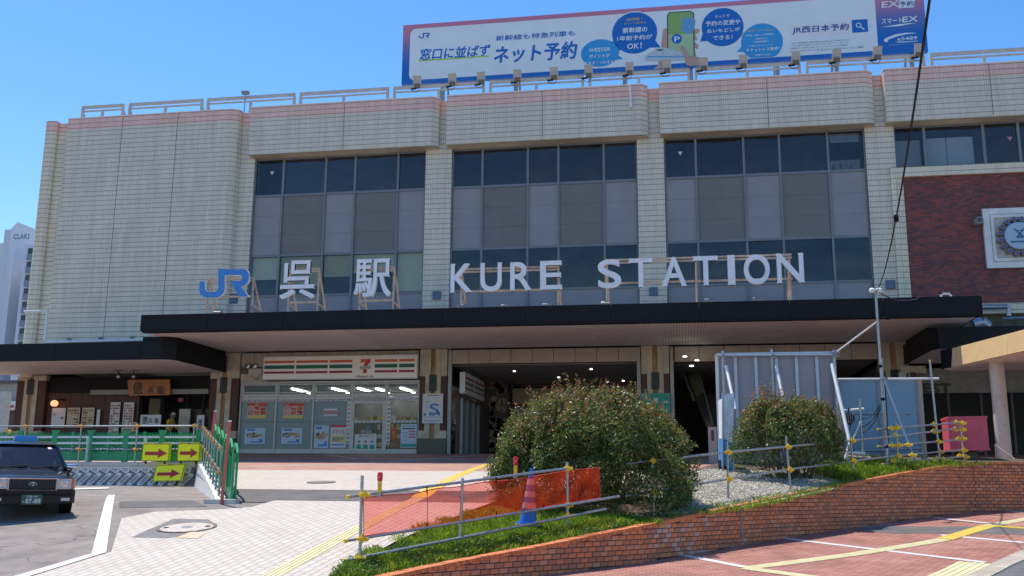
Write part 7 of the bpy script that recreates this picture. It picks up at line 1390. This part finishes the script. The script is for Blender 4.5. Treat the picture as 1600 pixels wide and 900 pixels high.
def grass(name, label, poly, n, hmin, hmax, seed, mats, dens=None):
    rs = np.random.default_rng(seed); x, y = scatter(poly, n, rs); patch = np.sin(x*3.1+1)*np.sin(y*2.3)+np.sin(x*7+y*5)
    z = GPL(y)+.01; n = len(x); H = rs.uniform(hmin, hmax, n)*(1+.25*patch); a = rs.uniform(0, 6.28, n); w_ = rs.uniform(.004, .008, n); lx, ly = rs.normal(0, .45, n)*H, rs.normal(0, .45, n)*H
    B = np.stack([x, y, z], 1); U = np.stack([np.cos(a)*w_, np.sin(a)*w_, 0*a], 1); T = B+np.stack([lx, ly, H], 1); Mi = B+np.stack([lx*.35, ly*.35, H*.6], 1)
    V = np.stack([B-U, B+U, Mi+U*.8, T, Mi-U*.8], 1).reshape(-1, 3); F = np.arange(5*n).reshape(n, 5); mi = rs.choice(len(mats), n, p=[.35, .4, .25]); tri_mesh(name, V, F, mats, mi, None, kind='stuff', label=label, cat='grass')
G1 = [leafmat('grass_green', (.15, .28, .03), .5, .4), leafmat('grass_yellow', (.30, .36, .06), .5, .4), leafmat('grass_dark', (.08, .16, .02), .5, .3)]
pe = [(p[0], p[1]) for p in ped]
wallin = [(x-.20, y+.13) for x, y in wallxy]
gA = [pe[0], pe[1], pe[2], pe[3], pe[4], (-3.6, 21.6), (-2.6, 21.6), (-1.2, 20.6), (-.4, 19.75)]+list(reversed(wallin[:5]))
grass('grass', 'bright green tufted grass on the planter slope below the orange net', gA, 46000, .05, .15, 3, G1)
gB = [(1.2, 21.6), (3.3, 24.4), (4.2, 26.0), (5.4, 27.4), (7.2, 28.9), (8.6, 29.8), (7.6, 30.4), (5.6, 29.4), (4.2, 27.6), (3.6, 25.8), (.6, 22.2), (-.3, 20.8), (-.4, 20.3)]
grass('grass', 'thin green grass along the top of the planter wall by the pipe fences', gB, 16000, .04, .13, 4, G1)
grass('grass', 'sunlit taller grass between the smaller shrub and the blue hoarding', [(4.0, 26.2), (5.4, 27.6), (7.0, 29.2), (6.2, 30.1), (4.2, 29.6), (3.3, 27.4)], 14000, .08, .24, 6, G1)
# low leafy ground cover near the near end
rs = np.random.default_rng(8); gc = [pe[0], pe[1], (-4.6, 17.4), (-3.4, 18.0), (-1.6, 18.3)]+list(reversed(wallin[:5])); x, y = scatter(gc, 26000, rs)
cl_ = (np.sin(x*5+y*3)+np.sin(x*9-y*7)*.7+rs.normal(0, .4, len(x))) > -.35; x, y = x[cl_], y[cl_]; bump_ = .10+.09*np.abs(np.sin(x*6+y*2)*np.sin(y*7-x)); z = GPL(y)+bump_*rs.uniform(.25, 1, len(x))**.6
V, F = leaves(np.stack([x, y, z], 1), np.tile([0, 0, .8], (len(x), 1)), .021, rs); tri_mesh('ground_cover', V, F, [leafmat('cover_leaf', (.05, .12, .015), .5), leafmat('cover_leaf_light', (.11, .20, .03), .5), LF[0]], rs.choice(3, len(x), p=[.45, .3, .25]), None, kind='stuff', label='low leafy weeds spilling over the near end of the planter wall', cat='ground cover')
# gravel stones
rs = np.random.default_rng(12); gp2 = [(-.5, 20.9), (0.4, 21.3), (3.3, 25.0), (4.0, 27.6), (0.6, 28.2), (-.4, 25.2)]; x, y = scatter(gp2, 11000, rs); n_ = len(x); s_ = rs.uniform(.012, .034, (n_, 1)); c_ = np.stack([x, y, GPL(y)+.028], 1)
O6 = np.array([(1, 0, 0), (0, 1, 0), (-1, 0, 0), (0, -1, 0), (0, 0, .7), (0, 0, -.7)]); an = rs.uniform(0, 6.28, n_); ca, sa = np.cos(an), np.sin(an); V = []
for o_ in O6: V.append(c_+np.stack([o_[0]*ca-o_[1]*sa, o_[0]*sa+o_[1]*ca, np.full(n_, o_[2])], 1)*s_*rs.uniform(.7, 1.3, (n_, 1)))
V = np.stack(V, 1).reshape(-1, 3); base_ = (np.arange(n_)*6)[:, None, None]; F = (np.array([(0, 1, 4), (1, 2, 4), (2, 3, 4), (3, 0, 4), (1, 0, 5), (2, 1, 5), (3, 2, 5), (0, 3, 5)])[None]+base_).reshape(-1, 3)
tri_mesh('gravel', V, F, [mat('pebble_pale', (.58, .54, .44), .85, var=.2), mat('pebble_grey', (.36, .34, .29), .85, var=.2), mat('pebble_tan', (.50, .43, .32), .85, var=.2)], np.repeat(rs.choice(3, n_), 8), None, kind='stuff', label='pale grey gravel spread over the planter between the shrubs', cat='gravel')
# ================================================================== taxi
M_CAR = mat('black_car_paint', (.003, .004, .007), .12, var=0, spec=.4); MAT['black_car_paint'].node_tree.nodes['Principled BSDF'].inputs['Coat Weight'].default_value = .3
M_CHR = mat('chrome_trim', (.55, .56, .58), .15, .9, var=0); M_HL = mat('headlight_glass', (.50, .54, .58), .12, .2, var=.15, scale=30); M_AMB = mat('amber_lens', (.50, .13, .03), .15, var=0)
fp_ = aY(46, 810, 18.75); TH = math.radians(41)
taxi = thing('taxi', 'black taxi with a blue roof lamp and green number plate, parked in the bay', 'taxi', (fp_.x, fp_.y, .85), TH); taxi.rotation_euler.x = .052
def cobj(nm, mb, m_, par=None, sm=False, **k): return obj(nm, mb, m_, par or taxi, world=False, smooth=sm, **k)
def loft(st, m_=0):
    mb = MB(); k = None
    for (y, wb, wm, wt, zb, zm_, zt) in st:
        R_ = [(-wb, zb), (-wm, zb+.08), (-wm, zm_), (-wt, zt-.035), (-wt+.07, zt-.008), (-wt*.5, zt+.012), (0, zt+.018), (wt*.5, zt+.012), (wt-.07, zt-.008), (wt, zt-.035), (wm, zm_), (wm, zb+.08), (wb, zb)]
        k = len(R_); mb.v += [(x, y, z) for x, z in R_]
    n_ = len(st); mb.f = [(i*k+j, i*k+(j+1) % k, (i+1)*k+(j+1) % k, (i+1)*k+j) for i in range(n_-1) for j in range(k)]+[tuple(range(k-1, -1, -1)), tuple(range((n_-1)*k, n_*k))]; mb.mi = [0]*len(mb.f); return mb
cobj('body', loft([(.10, .70, .79, .75, .30, .60, .755), (.16, .72, .82, .79, .26, .62, .79), (.5, .74, .838, .80, .22, .64, .835), (1.0, .75, .845, .80, .2, .66, .885), (1.32, .75, .845, .79, .2, .66, .925), (1.9, .75, .85, .79, .2, .66, .935), (3.4, .75, .85, .79, .2, .66, .94), (3.85, .75, .845, .79, .2, .66, .935), (4.4, .73, .83, .77, .24, .64, .90), (4.6, .70, .80, .75, .3, .6, .87)]), M_CAR, sm=True)
def bumper(y0, s):
    mb = MB(); P = [(-.845, y0+s*.36), (-.845, y0+s*.16), (-.76, y0+s*.04), (-.4, y0-s*.01), (0, y0-s*.02), (.4, y0-s*.01), (.76, y0+s*.04), (.845, y0+s*.16), (.845, y0+s*.36)]
    mb.ext(P, (0, 0, .27), (1, 0, 0), (0, 1, 0), (0, 0, .27)); mb2 = MB(); mb2.ext([(x*1.004, y-s*.012) for x, y in P], (0, 0, .43), (1, 0, 0), (0, 1, 0), (0, 0, .045)); return mb, mb2
M_BMP = mat('black_bumper', (.006, .006, .008), .38, var=0, spec=.3); a, b = bumper(0, 1); cobj('bumper', a, M_BMP); cobj('bumper_strip', b, M_BLACK)
a, b = bumper(4.69, -1); cobj('bumper', a, M_BMP); cobj('bumper_strip', b, M_BLACK)
mb = MB(); mb.box(-.45, .45, .055, .12, .545, .77); gr = cobj('grille', mb, M_BLACK)
def sub(nm, mb, m_, par, **k):
    o = obj(nm, mb, m_, par, world=False, **k); return o
for i in range(26): 
    pass
mb = MB(); [mb.box(-.43+i*.0344, -.43+i*.0344+.008, .045, .056, .56, .755) for i in range(26)]; [mb.box(-.43, .43, .047, .056, z, z+.006) for z in (.6, .64, .68, .72)]; sub('grille_bars', mb, mat('grille_grey', (.06, .07, .085), .35, .5, var=0), gr, kind='stuff')
mb = MB(); mb.box(-.46, .46, .04, .07, .765, .785); mb.box(-.46, .46, .04, .07, .53, .545); mb.box(-.465, -.445, .04, .07, .545, .765); mb.box(.445, .465, .04, .07, .545, .765); sub('grille_frame', mb, M_CHR, gr)
def ell(mb, rx, rz, cx_, cz_, y, t_=.006, n_=20):
    P = [(cx_+rx*math.cos(2*math.pi*i/n_), cz_+rz*math.sin(2*math.pi*i/n_)) for i in range(n_)]
    for i in range(n_): a, b = P[i], P[(i+1) % n_]; mb.tube((a[0], y, a[1]), (b[0], y, b[1]), t_, 5)
mb = MB(); ell(mb, .065, .042, 0, .665, .038); ell(mb, .035, .018, 0, .685, .036); ell(mb, .016, .04, 0, .665, .034); sub('emblem', mb, M_CHR, gr)
for s in (-1, 1):
    mb = MB(); x0_, x1_ = sorted((s*.47, s*.745)); mb.box(x0_, x1_, .06, .16, .575, .765); h = cobj('headlight', mb, M_HL); mb = MB(); mb.lathe([(.001, -.004), (.06, -.003), (.075, 0)], (s*.6, .058, .67), 16, 'y'); sub('reflector', mb, M_CHR, h); mb = MB(); mb.box(x0_, x1_, .052, .06, .565, .575); mb.box(x0_, x1_, .052, .06, .765, .775); sub('headlight_trim', mb, M_CHR, h)
    mb = MB(); mb.ext([(s*.75, .07), (s*.80, .10), (s*.852, .24), (s*.84, .26), (s*.75, .16)], (0, 0, .565), (1, 0, 0), (0, 1, 0), (0, 0, .2)); cobj('corner_lamp', mb, M_AMB)
    mb = MB(); x0_, x1_ = sorted((s*.56, s*.73)); mb.box(x0_, x1_, .005, .05, .325, .385); cobj('fog_lamp', mb, M_HL)
    # fender mirror
    mb = MB(); mb.tube((s*.72, .62, .84), (s*.80, .60, .98), .016, 8); mb.tube((s*.73, .72, .86), (s*.80, .62, .98), .01, 6); st_ = cobj('mirror_stalk', mb, M_BLACK); mb = MB(); mb.lathe([(.03, -.11), (.055, -.09), (.06, 0), (.055, .09), (.03, .11)], (s*.80, .60, 1.01), 14, 'x'); sub('mirror_shell', mb, M_CHR, st_, smooth=True)
    for y in (.82, 3.55):
        wname = 'wheel'; mb = MB(); mb.lathe([(.20, 0), (.31, .01), (.325, .05), (.325, .15), (.31, .19), (.2, .2)], (min(s*.66, s*.86), y, .32), 28, 'x'); wl = cobj(wname, mb, M_RUBBER, sm=True); mb = MB(); mb.lathe([(.001, -.012), (.12, -.012), (.2, -.002), (.2, .01)] if s < 0 else [(.2, .19), (.2, .205), (.12, .212), (.001, .212)], (min(s*.66, s*.86), y, .32), 20, 'x'); sub('hubcap', mb, M_CHR, wl, smooth=True)
        mb = MB(); mb.tube((s*.60, y, .34), (s*.8525, y, .34), .365, 28); cobj('wheel_arch', mb, M_BLACK)
mb = MB(); mb.box(-.195, .195, -.045, -.02, .255, .455); pl2 = cobj('number_plate', mb, mat('plate_green', (.02, .10, .075), .4, var=0))
mb = MB(); tmesh(mb, '広島 500', (-.1, -.052, .395), (.2, 0, 0), (0, 0, .045), .02, m=0); tmesh(mb, '87-88', (-.115, -.052, .28), (.28, 0, 0), (0, 0, .09), .04, m=0); tmesh(mb, 'あ', (-.17, -.052, .295), (.035, 0, 0), (0, 0, .035), .02, m=0); obj('plate_lettering', mb, I_PAP, pl2, world=False, fix=False)
# cabin: roof, pillars, glass
B = [(-.76, 1.34, .93), (.76, 1.34, .93), (.76, 4.0, .94), (-.76, 4.0, .94)]; Tp = [(-.60, 2.02, 1.42), (.60, 2.02, 1.42), (.60, 3.35, 1.42), (-.60, 3.35, 1.42)]
cobj('roof', loft([(1.98, .56, .60, .56, 1.36, 1.40, 1.425), (2.15, .58, .63, .58, 1.36, 1.42, 1.475), (2.7, .58, .64, .58, 1.36, 1.43, 1.495), (3.2, .58, .63, .58, 1.36, 1.42, 1.475), (3.4, .56, .60, .56, 1.36, 1.40, 1.42)]), M_CAR, sm=True)
for i in range(4): mb = MB(); mb.tube(B[i], (Tp[i][0], Tp[i][1], 1.41), .045, 8, .04); cobj('pillar', mb, M_CAR, sm=True)
for s in (-1, 1): mb = MB(); mb.tube((s*.765, 2.55, .93), (s*.605, 2.6, 1.41), .035, 8); cobj('pillar', mb, M_CAR, sm=True)
def gq_(nm, P, m_=None): mb = MB(); mb.add(P, [tuple(range(len(P)))]); return cobj(nm, mb, m_ or M_CARG, fix=False)
gq_('windscreen', [(-.74, 1.345, .935), (.74, 1.345, .935), (.58, 2.02, 1.415), (-.58, 2.02, 1.415)]); gq_('rear_window', [(.74, 3.99, .945), (-.74, 3.99, .945), (-.58, 3.35, 1.415), (.58, 3.35, 1.415)])
for s in (-1, 1): gq_('side_window', [(s*.762, 1.4, .94), (s*.764, 2.55, .94), (s*.608, 2.6, 1.41), (s*.602, 2.05, 1.41)]); gq_('side_window', [(s*.764, 2.58, .94), (s*.762, 3.9, .94), (s*.60, 3.33, 1.41), (s*.608, 2.63, 1.41)])
for s in (-1, 1):
    for y0_, y1_ in ((1.45, 2.53), (2.57, 3.6)): mb = MB(); mb.box(min(s*.852, s*.858), max(s*.852, s*.858), y0_, y1_, .28, .9); d_ = cobj('door', mb, M_CAR); mb = MB(); mb.box(*sorted((s*.858, s*.875)), y1_-.22, y1_-.08, .74, .78); sub('door_handle', mb, M_CHR, d_)
mb = MB(); mb.box(-.7, .7, 1.35, 1.75, .80, .90); cobj('dashboard', mb, M_RUBBER); M_SEAT = mat('seat_cover', (.35, .36, .38), .8, var=.1)
for x in (-.36, .36): mb = MB(); mb.box(x-.24, x+.24, 2.2, 2.35, .5, 1.12); mb.box(x-.13, x+.13, 2.22, 2.32, 1.12, 1.28); cobj('seat', mb, M_SEAT)
mb = MB(); ell(mb, .17, .15, .36, .92, 1.72, .014); cobj('steering_wheel', mb, M_BLACK)
mb = MB(); mb.box(.02, .14, 1.52, 1.56, .93, 1.04); cobj('vacant_sign', mb, M_RED); gq_('inspection_sticker', [(.42, 1.90, 1.345), (.50, 1.90, 1.345), (.48, 1.955, 1.385), (.41, 1.955, 1.385)], I_PAP)
for x0_, x1_ in ((-.62, -.02), (.06, .62)): mb = MB(); mb.tube((x0_, 1.32, .955), (x1_, 1.40, 1.0), .012, 6); mb.tube((x0_+.1, 1.30, .94), ((x0_+x1_)/2, 1.36, .985), .009, 6); cobj('wiper', mb, M_BLACK)
mb = MB(); mb.ext([(-.26, 1.49), (.26, 1.49), (.22, 1.62), (-.22, 1.62)], (0, 2.55, 0), (1, 0, 0), (0, 0, 1), (0, .12, 0)); cobj('roof_lamp', mb, mat('taxi_lamp_blue', (.01, .30, .75), .25, var=.05)); mb = MB(); mb.box(-.3, .3, 2.53, 2.7, 1.475, 1.495); cobj('lamp_base', mb, M_BLACK)
for s in (-1, 1): mb = MB(); mb.box(*sorted((s*.5, s*.78)), 4.6, 4.63, .62, .82); cobj('tail_lamp', mb, M_RED)
# ================================================================== person at the restaurant door
def skin_body(nm, V, E_, Rr, mats, parent, sub_=2, root=0, paint=None):
    me = bpy.data.meshes.new(nm); me.from_pydata(V, E_, []); ob = bpy.data.objects.new(nm, me); COL.objects.link(ob)
    md = ob.modifiers.new('s', 'SKIN'); ss = ob.modifiers.new('u', 'SUBSURF'); ss.levels = sub_; ss.render_levels = sub_
    for i, r in enumerate(Rr): me.skin_vertices[0].data[i].radius = (r, r) if not isinstance(r, tuple) else r
    me.skin_vertices[0].data[root].use_root = True
    dg = bpy.context.evaluated_depsgraph_get(); m2 = bpy.data.meshes.new_from_object(ob.evaluated_get(dg)); bpy.data.objects.remove(ob); m2.name = nm
    m2.materials.clear()
    for x in mats: m2.materials.append(x)
    for p in m2.polygons: p.use_smooth = True; p.material_index = paint(p.center) if paint else 0
    o = bpy.data.objects.new(nm, m2); COL.objects.link(o); o.parent = parent; return o
M_SK = mat('skin', (.42, .24, .17), .6, var=.05); M_JKT = mat('mustard_jacket', (.42, .28, .02), .8, var=.12, scale=12); M_TRS = mat('dark_trousers', (.03, .03, .035), .8, var=.1); M_CAPP = mat('pale_cap', (.38, .33, .31), .8, var=.08); M_HAIR = mat('grey_hair', (.16, .15, .14), .8)
pp_ = aY(266, 640, 43.2); FZ = 2.93; hgt = min(1.85, pp_.z-FZ+.02); k_ = hgt/1.72
per = thing('person', 'person in a mustard yellow jacket and pale cap walking past the restaurant door', 'person', (pp_.x, 43.2, FZ), 0); per.scale = (k_, k_, k_)
# facing +x (to the right), slightly stooped; legs mid-stride
V = [(0, 0, .93), (.02, 0, 1.10), (.06, 0, 1.28), (.10, 0, 1.40), (.13, 0, 1.47), (.15, 0, 1.52), (.16, 0, 1.60), (.17, 0, 1.67),
     (.0, -.09, .88), (.12, -.10, .50), (.06, -.10, .09), (.18, -.10, .04), (.0, .09, .88), (-.04, .10, .48), (-.26, .10, .13), (-.17, .10, .04),
     (.09, -.17, 1.38), (.02, -.22, 1.12), (.16, -.22, .93), (.20, -.21, .88), (.09, .17, 1.38), (.14, .22, 1.12), (.32, .19, 1.00), (.36, .18, .98)]
E_ = [(0, 1), (1, 2), (2, 3), (3, 4), (4, 5), (5, 6), (6, 7), (0, 8), (8, 9), (9, 10), (10, 11), (0, 12), (12, 13), (13, 14), (14, 15), (3, 16), (16, 17), (17, 18), (18, 19), (3, 20), (20, 21), (21, 22), (22, 23)]
Rr = [(.13, .16), (.12, .15), (.13, .17), (.11, .14), .055, .06, .095, .075, .085, .058, .042, .04, .085, .058, .042, .04, .06, .045, .035, .034, .06, .045, .035, .034]
skin_body('body', V, E_, Rr, [M_SK], per)
skin_body('jacket', [V[0], V[1], V[2], V[3], (.12, 0, 1.45), V[16], V[17], V[18], V[20], V[21], V[22]], [(0, 1), (1, 2), (2, 3), (3, 4), (3, 5), (5, 6), (6, 7), (3, 8), (8, 9), (9, 10)], [(.15, .18), (.145, .175), (.155, .19), (.13, .165), .07, .078, .064, .05, .078, .064, .05], [M_JKT], per)
skin_body('trousers', [(0, 0, .95)]+[V[8], V[9], (.065, -.10, .13)]+[V[12], V[13], (-.24, .10, .17)], [(0, 1), (1, 2), (2, 3), (0, 4), (4, 5), (5, 6)], [(.14, .165), .10, .075, .062, .10, .075, .062], [M_TRS], per)
for a_, b_2 in (((.03, -.10, .035), (.22, -.10, .03)), ((-.25, .10, .06), (-.10, .10, .03))): mb = MB(); mb.tube(a_, b_2, .045, 10, .035); o = obj('shoe', mb, M_BLACK, per, world=False, smooth=True)
mb = MB(); mb.lathe([(.098, 1.615), (.105, 1.64), (.095, 1.70), (.05, 1.735), (.01, 1.74)], (.165, 0, 0), 20); mb.ext([(.16, -.08), (.30, -.06), (.32, 0), (.30, .06), (.16, .08)], (0, 0, 1.635), (1, 0, 0), (0, 1, 0), (0, 0, .012)); obj('cap', mb, M_CAPP, per, world=False, smooth=True)
mb = MB(); mb.lathe([(.06, 1.50), (.094, 1.54), (.098, 1.60), (.09, 1.63)], (.145, 0, 0), 16); obj('hair', mb, M_HAIR, per, world=False, smooth=True)
mb = MB(); mb.tube((.25, 0, 1.585), (.275, 0, 1.555), .012, 8, .018)
for s in (-1, 1): mb.tube((.17, s*.092, 1.58), (.18, s*.104, 1.56), .02, 8); mb.tube((.245, s*.03, 1.595), (.256, s*.03, 1.595), .009, 8)
obj('face_features', mb, M_SK, per, world=False, smooth=True, kind='stuff')
for (h0, h1) in (((.20, -.21, .88), (.24, -.21, .80)), ((.36, .18, .98), (.44, .17, .95))):
    h0, h1 = Vector(h0), Vector(h1); d = (h1-h0).normalized(); sd = Vector((0, 1, 0)); mb = MB(); mb.obox((h0+h1)/2, d*.045, sd*.036, d.cross(sd)*.014)
    for i, L in enumerate((.065, .075, .07, .055)): q = h1+sd*(.028-.0185*i); k2 = q+d*L*.55; mb.tube(q, k2, .0085, 6); mb.tube(k2, k2+(d+d.cross(sd)*-.5).normalized()*L*.45, .008, 6, .006)
    q = h0+sd*.03+d*.01; mb.tube(q, q+(d+sd*.8).normalized()*.055, .0095, 6, .0075); obj('hand', mb, M_SK, per, world=False, smooth=True, kind='stuff')
